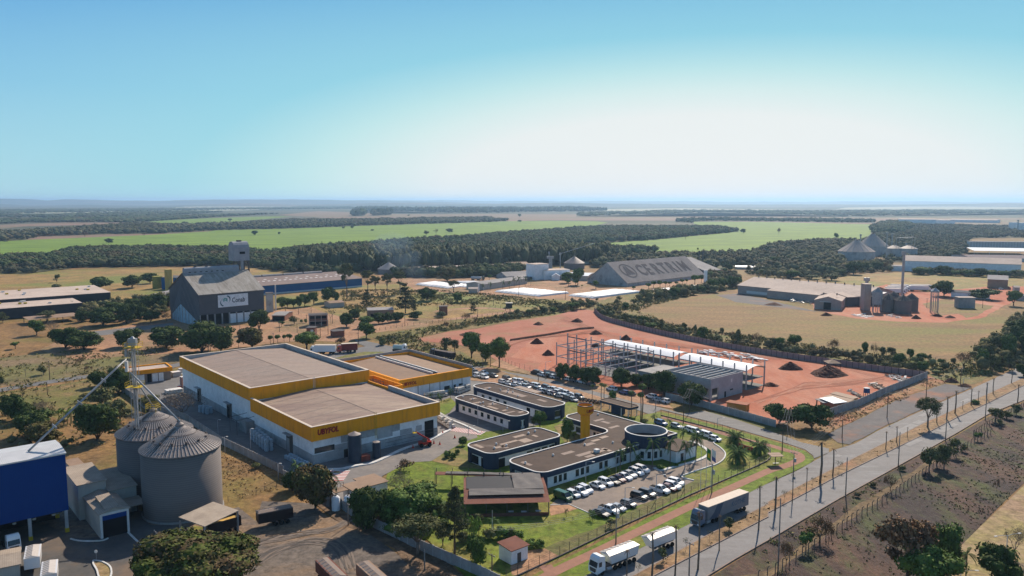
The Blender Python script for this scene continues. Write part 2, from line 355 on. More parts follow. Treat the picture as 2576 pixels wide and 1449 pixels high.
# red building site
site = PL('F3', 740,1105, 1100,1030, 1350,1005, 1750,925, 2150,870, 2340,810) + PL('F4', 460,800, 612,822, 700,900, 960,970, 1300,1050, 1600,1110, 2000,1190, 2576,1270) + PL('F6', 560,470, 1100,545, 1590,610, 1180,780, 620,985) + PL('C7', 2330,870, 1780,945, 1060,738, 810,705) + PL('C5', 2420,470, 1900,300, 1290,200, 1050,170, 1000,130, 760,50) + PL('F3', 1560,1320, 1380,1200, 1100,1150, 800,1130)
sheet('building_site_earth', site, 0.10, M_redp, amp=0.5, step=5)
sheet('building_site_earth', PL('F4', 160,1040, 620,1010, 900,1060, 1300,1120, 1700,1190, 2576,1330) + PL('F6', 560,480, 1100,560, 1560,620, 1160,775, 620,970) + PL('C7', 2300,860, 1800,930, 1060,725, 850,690) + PL('C5', 2400,440, 1900,290, 1290,180, 1100,150, 1150,60) + PL('F3', 1700,1290, 1900,1130), 0.115, M_red, amp=1.0, step=6)
# weedy strips beside the site
sheet('weeds', PL('F3', 330,1120, 560,1030, 1000,960, 1500,880, 2000,830, 2340,770, 2400,800, 2150,860, 1750,915, 1350,995, 1100,1020, 740,1095, 880,1160, 1200,1230, 1500,1400, 1300,1400, 900,1260, 700,1180, 450,1130), 0.09, M_weed, amp=0.8, step=6)
sheet('weeds', PL('F4', 590,760, 900,640, 1400,600, 1800,560, 2050,600, 1500,680, 1180,720, 1080,770, 1060,840, 1200,920, 1500,1000, 2000,1080, 2576,1130, 2576,1255, 2000,1175, 1600,1095, 1300,1035, 960,955, 700,880, 640,820), 0.09, M_weed, amp=0.8, step=6)
sheet('weeds', PL('F6', 0,250, 500,330, 1000,400, 1500,430, 1900,500, 2050,420, 2150,340, 2300,200, 2576,60, 2700,60, 2700,560, 2560,560, 2400,520, 2300,590, 2080,700, 1780,690, 1620,600, 1100,530, 560,445, 0,360), 0.09, M_weed, amp=0.8, step=6)
# ---------------------------------------------------------------- left fields
sheet('dry_field', PL('C1', -200,240, 900,120, 1500,60, 1900,110, 1830,270, 1290,310, 500,450, 0,510, -200,540), 0.05, mat('grey_field', (0.22,0.155,0.085), (0.16,0.11,0.065), scale=0.06, c3=(0.15,0.14,0.05), s3=0.03, detail=9, bump=0.4), amp=1, step=8)
sheet('weeds', PL('C1', -200,600, 500,510, 900,440, 1290,470, 1300,520, 1240,560, 1360,650, 1420,760, 1200,800, 900,800, 600,850, 300,760, -200,700), 0.05, M_weed, amp=1, step=6)
path('asphalt_road', M_asph, 0.12, 'C1', 6.5, -300,585, 0,545, 300,495, 900,408, 1300,385, 1830,285, 1900,270)
# ---------------------------------------------------------------- street beside the compound and the turning loop
sheet('street', PL('F2', 1850,1110, 1960,1125, 2200,1175, 2576,1260) + PL('F3', 960,1290, 1140,1320, 1400,1370) + PL('C5', 620,110, 830,155, 1100,190, 1700,340, 2100,440, 2576,570) + PL('C7', 1070,810, 1400,900, 1700,1000, 2060,1130, 2330,1190, 2330,1230, 2180,1290, 2170,1260, 2090,1200, 1850,1120, 1640,1060, 1250,950, 850,850, 640,800) + PL('C5', 2250,580, 2080,520, 1700,400, 1400,300, 1000,240, 820,200, 640,150, 430,110) + PL('F3', 1140,1370, 900,1300, 640,1230) + PL('F2', 2140,1265, 1880,1240, 1660,1275, 1560,1270, 1650,1220, 1850,1200, 1960,1180, 1880,1150), 0.14, M_asph)
sheet('lawn', PL('F2', 1650,1300, 1760,1270, 1950,1235, 2120,1235, 2200,1250, 2000,1285, 1760,1310), 0.17, M_lawnd, amp=0.3, step=4)
# ---------------------------------------------------------------- dual carriageway (edges straight in the world)
def ext(a, b, t0, t1): return [a + (b-a)*t0, a + (b-a)*t1]
E1 = [G('C6',560,1520), G('C6',1750,930), G('C6',2300,645), G('C8',300,390), G('C8',650,190), G('C8',880,120)] + PL('F6', 1100,1175, 1480,1000, 2070,740, 2440,570, 2700,440)
E2 = [G('C6',1100,1520), G('C6',1240,1449), G('C6',1900,1085), G('C6',2576,735), G('C8',0,715), G('C8',700,355), G('C8',1600,-95)] + PL('F6', 1750,1020, 2100,855, 2576,640, 2800,530)
E3 = [G('C6',1310,1520), G('C6',1440,1449), G('C6',2576,862), G('C8',0,820), G('C8',700,450), G('C8',1600,15)] + PL('F6', 1900,1040, 2200,900, 2576,715, 2800,600)
E4 = [G('C8',-1000,1690), G('C8',-350,1290), G('C8',0,1090), G('C8',700,680), G('C8',1440,270), G('C8',1900,10)] + PL('F6', 2200,1010, 2576,860, 2800,740)
sheet('road', E1 + E4[::-1], 0.13, M_road)
sheet('median_strip', E2 + E3[::-1], 0.28, mat('median_earth', (0.29,0.19,0.10), (0.20,0.13,0.07), scale=0.1, c3=(0.38,0.16,0.085), s3=0.03, detail=9, bump=0.6, bscale=1.5, s3w=0.62))
band('kerb', [p for p in E2], 0.25, 0.0, 0.30, M_kerbg)
band('kerb', [p for p in E3], 0.25, 0.0, 0.30, M_kerbg)
band('kerb', [p + Vector((0.15,-0.1,0)) for p in E4], 0.25, 0.0, 0.28, M_kerbg)
for o in list(COL.objects):
    if o.name.startswith('kerb'): tag(o, kind='structure')
# gravel apron beyond the road
sheet('gravel_yard', PL('F6', 600,1210, 900,1060, 1300,860, 1780,700, 2050,735, 1480,985, 1100,1160, 820,1310, 700,1290), 0.12, M_gravel, amp=0.3, step=4)
sheet('verge', PL('F6', 480,1150, 620,1020, 800,930, 1200,790, 1600,620, 1800,680, 1300,850, 900,1050, 600,1200, 560,1230), 0.105, mat('verge_grass', (0.30,0.20,0.09), (0.20,0.13,0.06), scale=0.12, c3=(0.33,0.14,0.075), s3=0.05, detail=9, bump=0.9, bscale=1.5), amp=0.4, step=4)
sheet('lawn', PL('C7', 1090,815, 1300,850, 1780,965, 1900,1000, 1700,1060, 1400,980, 1070,880), 0.125, mat('olive_verge', (0.15,0.13,0.04), (0.10,0.10,0.03), scale=0.15, detail=8, bump=0.6), amp=0.2, step=4)
# far verge of the burnt field
sheet('burnt_field', [G('C8',-1100,1800), G('C8',-350,1320), G('C8',0,1110), G('C8',700,700), G('C8',1440,290), G('C8',1900,35)] + PL('F6', 2200,1040, 2576,890, 2900,760, 3000,1000) + [G('C8',2700,400), G('C8',2400,680), G('C8',1900,1190), G('C8',1500,1560), G('C8',-400,1900)], 0.07, M_burnt)
sheet('verge', [G('C8',-400,1480), G('C8',0,1400), G('C8',300,1170), G('C8',760,830), G('C8',1400,430), G('C8',1900,130), G('C8',1920,150), G('C8',1450,470), G('C8',800,900), G('C8',330,1230), G('C8',0,1480)], 0.09, mat('burnt_verge', (0.19,0.125,0.06), (0.10,0.07,0.04), scale=0.2, detail=9, bump=0.6), amp=0.4, step=3)
sheet('sandy_ground', [G('C8',2700,400), G('C8',2576,540), G('C8',2370,740), G('C8',2150,940), G('C8',1920,1170), G('C8',1560,1500), G('C8',2800,1700), G('C8',3000,700)], 0.09, M_sand)
# ---------------------------------------------------------------- compound: lawns, paving, car park
LAWN_FRONT = PL('C4', 2250,1600) + PL('C4', 1260,640, 1330,400, 1420,300, 1780,290, 2100,60) + PL('C5', 540,760, 1050,700, 1600,600, 2080,600) + PL('C7', 640,820, 850,870, 1250,970, 1640,1075, 1850,1140, 2090,1215, 2165,1270, 2180,1300, 2140,1340, 2000,1410) + PL('C6', 2576,520, 2300,660, 1750,950, 560,1540)
sheet('lawn', LAWN_FRONT, 0.16, M_lawn)
sheet('footpath', strip_poly(smooth_line(PL('C6', 200,1560, 420,1420, 900,1190, 1700,800, 2300,525, 2576,400) + PL('C7', 1850,1380, 1985,1330, 2040,1290, 2010,1240, 1900,1210, 1750,1165, 1400,1080, 900,930, 650,875)), 2.6), 0.18, M_brick)
sheet('footpath', strip_poly(PL('C6', 330,1350, 400,1420), 2.6), 0.185, M_brick)
sheet('bare_strip', PL('C6', 0,1500, 330,1350, 700,1170, 1430,810, 2190,460, 2200,475, 1440,835, 700,1200, 340,1380, 60,1520), 0.17, M_dry, amp=0.2, step=3)
sheet('slope_lawn', PL('C6', 180,1230, 560,1080, 900,950, 1200,800, 1500,640, 1850,480, 2000,500, 1430,790, 700,1150, 300,1340), 0.175, mat('dark_lawn', (0.10,0.115,0.03), (0.14,0.115,0.045), scale=0.15, detail=8, bump=0.6), amp=0.3, step=3)
M_line = plain('line_paint', (0.55,0.42,0.30))
lot = PL('C6', 385,745, 440,690, 780,560, 1040,440, 1300,330, 1500,350, 1530,400, 1650,370, 1850,290, 2000,210, 1900,140, 1830,110, 1780,40) + PL('C7', 940,1085, 1180,1120, 1165,1150, 1240,1190, 1280,1240, 1275,1290, 1230,1330, 1130,1370, 900,1449) + PL('C6', 1720,440, 1730,470, 1830,500, 1640,590, 1440,690, 1150,790, 1000,850, 790,820, 570,740)
sheet('car_park', lot, 0.20, M_lot)
sheet('bare_patch', PL('C6', 385,745, 570,740, 660,780, 560,810, 390,850), 0.19, M_tan, amp=0.3, step=3)
sheet('bare_patch', PL('C6', 0,1220, 330,1180, 480,1260, 340,1340, 100,1449, 0,1449), 0.187, M_tan, amp=0.4, step=3)
sheet('lawn', PL('C6', 1700,110, 1890,150, 1960,190, 1930,240, 1840,290, 1700,320, 1600,240), 0.24, M_lawn)
band('kerb', smooth_line(PL('C7', 1240,1105, 1170,1135, 1235,1185, 1285,1240, 1275,1295, 1215,1345, 1100,1385, 960,1430, 850,1470) + PL('C6', 1710,440, 1720,470, 1830,497)), 0.35, 0.1, 0.42, M_kerb)
band('kerb', smooth_line(PL('C6', 1790,100, 1890,140, 1970,200, 1960,250, 1850,300, 1650,355, 1500,395, 1430,370)), 0.9, 0.1, 0.40, M_kerb)
band('kerb', PL('C6', 385,745, 570,735, 780,825), 0.2, 0.1, 0.30, M_kerb)
# internal streets and yard
yard = PL('C3', 1140,1400, 560,1070, 300,920, 0,770) + PL('C1', 1560,640, 1420,590, 1230,570, 1290,490, 1700,430, 1840,290, 1900,270) + PL('C3', 1560,190, 1700,160, 2350,130) + PL('C5', 430,100, 420,230, 640,250, 1400,440, 1440,640, 1050,640, 1380,700, 1480,830) + PL('C5', 1040,700, 540,760, 0,1100) + PL('C4', 1620,330, 1420,370, 1270,450, 1190,600, 1000,760, 800,650, 280,460)
sheet('paved_yard', yard, 0.12, M_asph)
sheet('paved_yard', PL('C4', 700,760, 760,480, 960,380, 1230,290, 1560,130, 1900,0, 2200,-30, 2230,60, 2080,110, 1760,300, 1560,310, 1420,370, 1270,450, 1190,560, 1000,760), 0.19, M_pave)
sheet('lawn', PL('C5', -60,520, 60,470, 240,410, 300,470, 230,560, 60,640, -60,650), 0.21, M_lawn)
sheet('lawn', PL('C5', 1050,640, 1430,450, 1530,470, 1560,560, 1380,620, 1200,700), 0.215, M_lawn)
sheet('lawn', PL('C5', 1280,700, 1390,660, 1540,700, 1540,850, 1400,880), 0.22, M_lawnd)
sheet('lawn', PL('C4', 1770,300, 1900,210, 2060,160, 2400,400, 2000,350), 0.225, M_lawnd)
sheet('car_park', PL('C5', 430,120, 640,100, 830,170, 1100,230, 1500,330, 1800,420, 1740,470, 1400,450, 1100,370, 720,270, 600,250, 430,235), 0.20, M_tan)
sheet('verge', PL('C5', 720,20, 1060,160, 1290,200, 1900,330, 2420,470, 2480,520, 2100,460, 1700,350, 1250,230, 850,140, 640,80), 0.165, M_tan, amp=0.3, step=4)
band('kerb', smooth_line(PL('C4', 720,385, 860,380, 1000,350, 1200,310, 1480,180, 1700,110, 1900,10, 1960,-20)), 1.1, 0.1, 0.42, M_kerb)
band('kerb', smooth_line(PL('C5', 170,610, 380,690, 540,770)), 0.8, 0.1, 0.40, M_kerb)
# zebra crossings
M_zr = plain('zebra_red', (0.42,0.12,0.10)); M_zw = plain('zebra_white', (0.62,0.60,0.58))
def zebra(a, b, depth, n):
    d = (b-a)/n; q = Vector((-(b-a).y, (b-a).x, 0)).normalized()*depth
    mr = MB()
    for i in range(n):
        p = a + d*i + Vector((0,0,0.235)); mr.add([p, p+d*0.5, p+d*0.5+q, p+q], [(0,1,2,3)], 0); p2 = p + d*0.5; mr.add([p2, p2+d*0.5, p2+d*0.5+q, p2+q], [(0,1,2,3)], 1)
    tag(mr.build('crossing_marking', [M_zr, M_zw]), kind='structure')
zebra(G('C5',225,745), G('C5',535,790), 4.0, 14)
zebra(G('C4',880,500), G('C4',950,395), 5.5, 7)
# grain terminal yard, bottom left
ty = PL('C2', -300,1100, 300,760, 700,700, 1300,700, 1420,800, 1900,900, 2400,760, 2576,900) + PL('C4', 60,700, 560,720, 700,840, 930,960, 1200,1060, 1700,1449, 1900,1700) + PL('C2', -400,1800)
sheet('dirt_yard', ty, 0.10, M_yard)
sheet('dirt_verge', PL('C4', 560,700, 700,700, 960,860, 1300,1020, 1900,1300, 2300,1600, 1800,1600, 1640,1449, 1400,1180, 1150,1040, 920,960, 760,860), 0.13, mat('leaf_litter', (0.20,0.13,0.08), (0.11,0.075,0.05), scale=0.25, detail=9, bump=0.8), amp=0.6, step=4)
sheet('asphalt_yard', PL('C2', 300,800, 700,1080, 1090,1060, 1400,780, 1500,940, 1900,950, 2300,1240, 1600,1449, 1500,1700, -300,1700, -300,1100), 0.14, mat('old_asphalt', (0.115,0.108,0.10), (0.085,0.08,0.075), scale=0.15, c3=(0.17,0.125,0.09), s3=0.06, detail=9, s3w=0.55), amp=0.3, step=5)
sheet('lawn', PL('C2', 1750,1090, 1830,1040, 1960,950, 2060,970, 1900,1060, 1800,1115), 0.18, M_lawn)
band('kerb', PL('C2', 1290,1020, 1555,1280), 0.35, 0.1, 0.36, M_kerb)
band('kerb', smooth_line(PL('C2', 710,1085, 800,1105, 950,1108, 1040,1100, 1090,1080)), 0.25, 0.1, 0.36, M_kerb)
isl = smooth_line(PL('C2', 940,1305, 1020,1315, 1090,1350, 1120,1395, 1115,1460, 1060,1520, 1000,1480, 975,1400, 940,1340, 940,1305))
sheet('traffic_island', isl[:-1], 0.24, M_sand); band('kerb', isl, 0.3, 0.1, 0.38, M_kerb)
for o in list(COL.objects):
    if o.name.split('.')[0] == 'kerb': tag(o, kind='structure')
M_tr1 = mat('pale_track', (0.42,0.20,0.13), (0.36,0.15,0.09), scale=0.4); M_tr2 = mat('dark_track', (0.24,0.075,0.042), (0.30,0.10,0.055), scale=0.4); M_tr3 = mat('yard_track', (0.21,0.165,0.13), (0.17,0.135,0.11), scale=0.4); M_tr4 = mat('yard_track_dark', (0.09,0.078,0.07), (0.12,0.10,0.085), scale=0.4)
rg_ = random.Random(11)
def tracks(c, pts, mats, n, z, spread, w_=0.45):
    for i in range(n):
        q = [G(c, pts[k]+rg_.uniform(-spread,spread), pts[k+1]+rg_.uniform(-spread,spread)*0.5) for k in range(0,len(pts),2)]
        L1 = smooth_line(q, 8)
        for off in (0, 1.9):
            P2 = [p + Vector((off*0.6, off*0.75, 0)) for p in L1]; sheet('tyre_track', strip_poly(P2, w_), z + i*0.003 + off*0.001, mats[i % len(mats)])
tracks('F6', (-500,420, 0,440, 400,470, 700,520, 1100,640), (M_tr1,M_tr2), 6, 0.125, 40)
tracks('F6', (-100,900, 200,760, 420,720, 800,700, 1200,650), (M_tr1,M_tr2), 6, 0.145, 70)
tracks('F4', (300,900, 900,1100, 1400,1170, 2000,1230), (M_tr1,M_tr2), 5, 0.165, 40)
tracks('F3', (1500,1250, 1800,1100, 2300,1060, 2576,1020), (M_tr1,M_tr2), 5, 0.185, 60)
tracks('C4', (-200,1449, 100,1250, 500,1130, 800,1180, 900,1400), (M_tr3,M_tr4), 6, 0.15, 60, 0.4)
tracks('C4', (0,1130, 300,1060, 700,1000, 900,900), (M_tr3,M_tr4), 5, 0.17, 50, 0.4)
M_ptch = mat('road_patch', (0.30,0.285,0.27), (0.25,0.24,0.23), scale=0.5)
for i_, (c_, x_, y_, w2, l2) in enumerate((('F6',1510,1088,2.2,5),('F6',1430,1130,2.5,6),('F6',1370,1165,3,9),('F6',1560,1013,1.6,5),('F6',1640,1020,1.6,3),('F6',1990,870,2,7),('F6',1860,1120,1.8,5),('F6',1770,1160,2.5,8),('F6',1450,1290,2.5,9),('F6',2060,800,2,5),('C8',700,248,1.5,2.5),('C8',1440,110,2,5))):
    p_ = G(c_, x_, y_); sheet('road_patch', [p_-CU*l2/2-CV*w2/2, p_+CU*l2/2-CV*w2/2, p_+CU*l2*0.6+CV*w2/2, p_-CU*l2*0.4+CV*w2/2], 0.138+0.004*i_, M_ptch)
# ---------------------------------------------------------------- horizon hills
M_hill = mat('hill_woods', (0.045,0.06,0.035), (0.09,0.085,0.05), scale=0.0012, detail=10, stretch=(0.5,1.5,4), c3=(0.20,0.15,0.10), s3=0.0008, s3w=0.58)
def ridge(dist, prof, depth=1500, name='hills'):
    """a long hill whose skyline passes the given picture columns and rows"""
    mb = MB(); n = len(prof)-1; rows = []
    xs = []; hs = []
    N = 420
    for i in range(N+1):
        t = i/N*n; k = min(int(t), n-1); f = t-k; f = f*f*(3-2*f)
        x = prof[k][0]*(1-(t-k)) + prof[k+1][0]*(t-k); y = prof[k][1]*(1-f) + prof[k+1][1]*f
        X = (x-1288)/FOC*dist*1.0; b = (y-724.5)/FOC
        h = max(2.0, CAM_H - dist*(ST+CT*b)/(CT-ST*b))
        h += dist*0.00035*(math.sin(X*0.0011+dist) + 0.7*math.sin(X*0.0031) + 0.4*math.sin(X*0.009)) + random.uniform(-1,1)*dist/7000
        xs.append(X); hs.append(max(h, 1.5))
    sec = [(-1.0,0.0),(-0.75,0.22),(-0.5,0.55),(-0.25,0.85),(0,1.0),(0.4,0.9),(1.0,0.0)]
    V = []
    for i in range(N+1):
        for s_, hh in sec: V.append((xs[i]*(1+s_*depth/dist*0.5), dist + s_*depth, -0.8 + (hs[i]+0.8)*hh + (random.uniform(-1.5,1.5) if 0 < hh < 1 else 0)))
    m = len(sec); F = [(i*m+j, (i+1)*m+j, (i+1)*m+j+1, i*m+j+1) for i in range(N) for j in range(m-1)]
    mb.add(V, F); return tag(mb.build(name, M_hill, smooth=True), kind='structure')
ridge(20500, [(-500,508),(300,506.5),(600,505),(900,503.8),(1288,504.5),(1700,506.5),(2100,507.5),(2324,506.6),(2576,508),(3000,509)], 2500)
ridge(14500, [(-700,504),(0,500),(60,501),(120,504.5),(180,502),(280,504.5),(400,504),(520,502),(640,501),(900,504.5),(1100,508),(1300,512),(1400,520)], 2000)
ridge(10500, [(-500,517),(0,513),(90,519),(200,516),(330,520),(480,516),(620,512),(760,514),(1000,510),(1200,512.5),(1400,511),(1600,512.5),(1800,515),(2000,513.5),(2200,515.5),(2576,512),(2900,512)], 900)
# ---------------------------------------------------------------- vegetation
def leafmat(name, c, c2, isl=0.35, trans=0.0):
    c = tuple(x*1.6 for x in c); c2 = tuple(x*1.6 for x in c2)
    return mat(name, c, c2, rough=0.8, scale=0.35, spec=0.06, island=isl, detail=3)
def leafmat2(name, c, c2, isl=0.35):
    c = tuple(x*1.6 for x in c); c2 = tuple(x*1.6 for x in c2)
    return mat(name, c, c2, rough=0.9, scale=0.05, spec=0.03, island=isl, detail=6, c3=(0.10,0.075,0.045), s3=0.018, s3w=0.56)
L_mango = leafmat('mango_leaves', (0.045,0.065,0.018), (0.03,0.045,0.014), 0.5)
L_mangob = leafmat('flowering_mango_leaves', (0.07,0.075,0.022), (0.075,0.05,0.025), 0.5)
L_green = leafmat('broad_leaves', (0.065,0.10,0.022), (0.045,0.07,0.02), 0.5)
L_olive = leafmat('olive_leaves', (0.085,0.09,0.035), (0.06,0.065,0.03), 0.5)
L_grey = leafmat('grey_twigs', (0.17,0.135,0.10), (0.12,0.10,0.075), 0.4)
L_brown = leafmat('dry_leaves', (0.13,0.075,0.045), (0.10,0.07,0.035), 0.5)
L_pine = leafmat('pine_needles', (0.04,0.05,0.022), (0.055,0.055,0.028), 0.5)
L_palm = leafmat('palm_leaves', (0.055,0.085,0.025), (0.04,0.065,0.02), 0.4)
L_banana = leafmat('banana_leaves', (0.12,0.17,0.03), (0.09,0.12,0.03), 0.4)
L_far = leafmat2('far_leaves', (0.050,0.064,0.026), (0.038,0.052,0.024), 0.4)
M_bark = mat('bark', (0.11,0.08,0.06), (0.07,0.05,0.038), scale=3.0)
M_barkg = mat('grey_bark', (0.22,0.18,0.15), (0.15,0.12,0.10), scale=3.0)
M_palmtr = mat('palm_bark', (0.20,0.165,0.13), (0.12,0.095,0.075), scale=2.0, stretch=(1,1,4))
def quads_mesh(name, P, N, S, m, rng, parent=None, aspect=1.0, core=None):
    """many small leaf faces: points P, facing N, size S"""
    n = len(P)
    Rv = rng.normal(size=(n,3)); N = N / (np.linalg.norm(N, axis=1, keepdims=True)+1e-9)
    T = np.cross(N, Rv); T /= (np.linalg.norm(T, axis=1, keepdims=True)+1e-9); B = np.cross(N, T)
    S = np.asarray(S).reshape(-1,1)
    k = rng.uniform(0.65, 1.15, size=(n,4,1))
    V = np.stack([P - T*S*k[:,0] , P - B*S*aspect*k[:,1], P + T*S*k[:,2], P + B*S*aspect*k[:,3]], axis=1)
    V[:,0] += N*S*0.25; V[:,2] += N*S*0.25
    V = V.reshape(-1,3); nf = n; loops = np.arange(n*4); starts = np.arange(n)*4
    if core is not None:
        cv, cf = core; base = len(V); V = np.vstack([V, cv])
        loops = np.concatenate([loops, (cf+base).reshape(-1)]); starts = np.concatenate([starts, 4*n + np.arange(len(cf))*3]); nf += len(cf)
    me = bpy.data.meshes.new(name); me.vertices.add(len(V)); me.vertices.foreach_set('co', V.astype(np.float32).reshape(-1))
    me.loops.add(len(loops)); me.loops.foreach_set('vertex_index', loops.astype(np.int32))
    me.polygons.add(nf); me.polygons.foreach_set('loop_start', starts.astype(np.int32)); me.update(calc_edges=True)
    me.materials.append(m)
    o = bpy.data.objects.new(name, me); COL.objects.link(o)
    if parent is not None: o.parent = parent
    return o
def ico(sub):
    bm = bmesh.new(); bmesh.ops.create_icosphere(bm, subdivisions=sub, radius=1.0)
    v = np.array([x.co[:] for x in bm.verts]); f = np.array([[y.index for y in x.verts] for x in bm.faces]); bm.free(); return v, f
ICO1 = ico(1); ICO2 = ico(2)
def crown_pts(rng, n, rx, rz, zc, lobes=14, lr=0.45, flat=0.3, fill=0.25, squash=0.8):
    """leaf positions: shells of lobes spread over an ellipsoid, irregular"""
    d = rng.normal(size=(lobes,3)); d[:,2] = np.where(rng.random(lobes) < flat, d[:,2], np.abs(d[:,2])); d /= np.linalg.norm(d, axis=1, keepdims=True)
    rad = rng.uniform(0.45, 0.95, size=(lobes,1)); lc = d*rad*np.array([rx,rx,rz])*(1-lr*0.6)
    ls = rng.uniform(0.6, 1.25, size=lobes)*lr
    k = rng.integers(0, lobes, size=n)
    v = rng.normal(size=(n,3)); v /= np.linalg.norm(v, axis=1, keepdims=True)
    r = rng.uniform(1-fill, 1.06, size=(n,1))**0.8
    P = lc[k] + v*r*ls[k][:,None]*np.array([rx,rx,rz*squash]) 
    N = v + rng.normal(size=(n,3))*0.55 + np.array([0,0,0.25])
    P[:,2] += zc
    cores = []
    cv, cf = ICO1
    V = []; Fc = []
    for i in range(lobes):
        V.append(cv*(ls[i]*0.80)*np.array([rx,rx,rz*squash]) + lc[i] + np.array([0,0,zc])); Fc.append(cf + i*len(cv))
    return P, N, (np.vstack(V), np.vstack(Fc)), lc + np.array([0,0,zc])
def limbs(mb, rng, base_h, tips, r, lean=0.0):
    top = Vector((lean, 0, base_h))
    mb.tube([(0,0,-0.3), (lean*0.4,0,base_h*0.5), top], r, 7, r1=r*0.7)
    for t in tips:
        t = Vector(t); mid = top.lerp(t, 0.5) + Vector((rng.normal()*0.2, rng.normal()*0.2, 0.3))
        mb.tube([top - Vector((0,0,0.2)), mid, t], r*0.45, 5, r1=r*0.10)
    return mb
def make_tree(name, seed, H, W, leaf, bark, n, ls, trunk=0.25, lobes=14, lr=0.45, core=True, flat=0.3, fill=0.25, squash=0.8, tr=0.035, ntips=7, lean=0.0, aspect=0.6, crown='crown'):
    rng = np.random.default_rng(seed); e = empty(name, (0,-300,0))
    rz = H*(1-trunk)/2; zc = H*trunk + rz*0.95
    P, N, cr, lc = crown_pts(rng, n, W/2, rz, zc, lobes, lr, flat, fill, squash)
    P[:,0] += lean; 
    limbs(MB(), rng, 1, [], 1)
    mb = limbs(MB(), rng, H*trunk*1.1, [lc[i] for i in range(min(ntips, len(lc)))], H*tr, lean)
    mb.build('trunk', bark, e, smooth=True)
    quads_mesh(crown, P, N, rng.uniform(0.6,1.3,n)*ls, leaf, rng, e, aspect, cr if core else None)
    return e
def make_bare(name, seed, H, W, bark, leaf, nleaf, ls, levels=4, trunk=0.2, tr=0.03):
    """open, nearly leafless tree with real branches"""
    rng = np.random.default_rng(seed); e = empty(name, (0,-300,0)); mb = MB(); tips = []
    def grow(p, d, L, r, lv):
        q = p + d*L; mid = p + d*L*0.5 + Vector(rng.normal(size=3)*L*0.07)
        mb.tube([p, mid, q], r, 5 if lv > 1 else 3, r1=r*0.6)
        if lv == 0: tips.append(q); return
        for k in range(3 if lv > 1 else 4):
            a = Vector(rng.normal(size=3)); a.z = abs(a.z)*0.5
            nd = (d*0.75 + a.normalized()*0.8); nd.x *= W/H*1.3; nd.y *= W/H*1.3; nd.z = max(nd.z, -0.1); nd.normalize()
            grow(q, nd, L*rng.uniform(0.6,0.85), r*0.55, lv-1)
    H0 = H*trunk; mb.tube([(0,0,-0.3),(0.1,0,H0)], H*tr, 6, r1=H*tr*0.8)
    for k in range(4):
        a = k*math.pi/2 + rng.uniform(0,0.8); d = Vector((math.cos(a)*W/H*0.8, math.sin(a)*W/H*0.8, 0.9)).normalized()
        grow(Vector((0.1,0,H0)), d, H*(1-trunk)*0.33, H*tr*0.6, levels-1)
    mb.build('trunk', bark, e)
    T = np.array([t[:] for t in tips]); idx = rng.integers(0, len(T), nleaf)
    P = T[idx] + rng.normal(size=(nleaf,3))*W*0.06
    quads_mesh('crown', P, rng.normal(size=(nleaf,3)), rng.uniform(0.5,1.2,nleaf)*ls, leaf, rng, e, 0.5)
    return e
def frond(mb, a, L, rise, droop, wid, zc, rng, segs=5, x0=0.0, leaflets=False):
    pts = []
    for j in range(segs+1):
        t = j/segs; r = x0 + L*t*(1-0.12*t*droop); z = zc + L*(rise*t - droop*t*t)
        pts.append(Vector((math.cos(a)*r, math.sin(a)*r, z)))
    side = Vector((-math.sin(a), math.cos(a), 0))
    for j in range(segs):
        w0 = wid*math.sin(math.pi*min(1,(j+0.35)/(segs+0.4))); w1 = wid*math.sin(math.pi*min(1,(j+1.35)/(segs+0.4)))
        for s in (-1, 1):
            drop = Vector((0,0,-0.45))
            n = 3 if leaflets else 1
            for q in range(n):
                u0, u1 = q/n, (q+0.72)/n
                a0 = pts[j].lerp(pts[j+1], u0); a1 = pts[j].lerp(pts[j+1], u1)
                ww = w0 + (w1-w0)*u0
                mb.add([a0, a1, a1 + side*s*ww + drop*ww + (pts[j+1]-pts[j])*0.3, a0 + side*s*ww + drop*ww + (pts[j+1]-pts[j])*0.3], [(0,1,2,3)])
def make_palm(name, seed, H, L, nf, tr=0.18, kind='royal', leaf=None, bark=None, dead=0):
    rng = np.random.default_rng(seed); e = empty(name, (0,-300,0)); lf = MB(); tk = MB()
    tk.tube([(0,0,-0.3),(0.02*H,0,H*0.5),(0.0,0,H)], tr, 8, r1=tr*0.75)
    if kind == 'date': tk.lathe(0,0,[(tr*1.7,0),(tr*1.3,H*0.35),(tr*1.2,H*0.8),(tr*1.9,H*0.97),(0.05,H*1.12)], 10)
    for k in range(nf):
        a = 2*math.pi*k/nf*1.618*3 + rng.uniform(-0.2,0.2); t = k/nf
        rise = 1.15 - 1.5*t + rng.uniform(-0.1,0.1); droop = (0.75 if kind != 'date' else 0.5) + 0.35*rng.random()
        frond(lf, a, L*rng.uniform(0.85,1.1), rise, droop, L*(0.16 if kind != 'fan' else 0.3), H, rng, leaflets=True, segs=5 if kind != 'fan' else 4)
    if kind == 'fan':
        rng2 = rng.normal(size=(220,3)); P = rng2/np.linalg.norm(rng2,axis=1,keepdims=True)*np.array([L*0.75,L*0.75,L*0.62]) + np.array([0,0,H+0.1])
        quads_mesh('crown', P, rng2+0.2, rng.uniform(0.3,0.6,220)*L*0.5, leaf or L_palm, rng, e, 0.35)
    else: lf.build('crown', leaf or L_palm, e)
    tk.build('trunk', bark or M_palmtr, e, smooth=True)
    return e
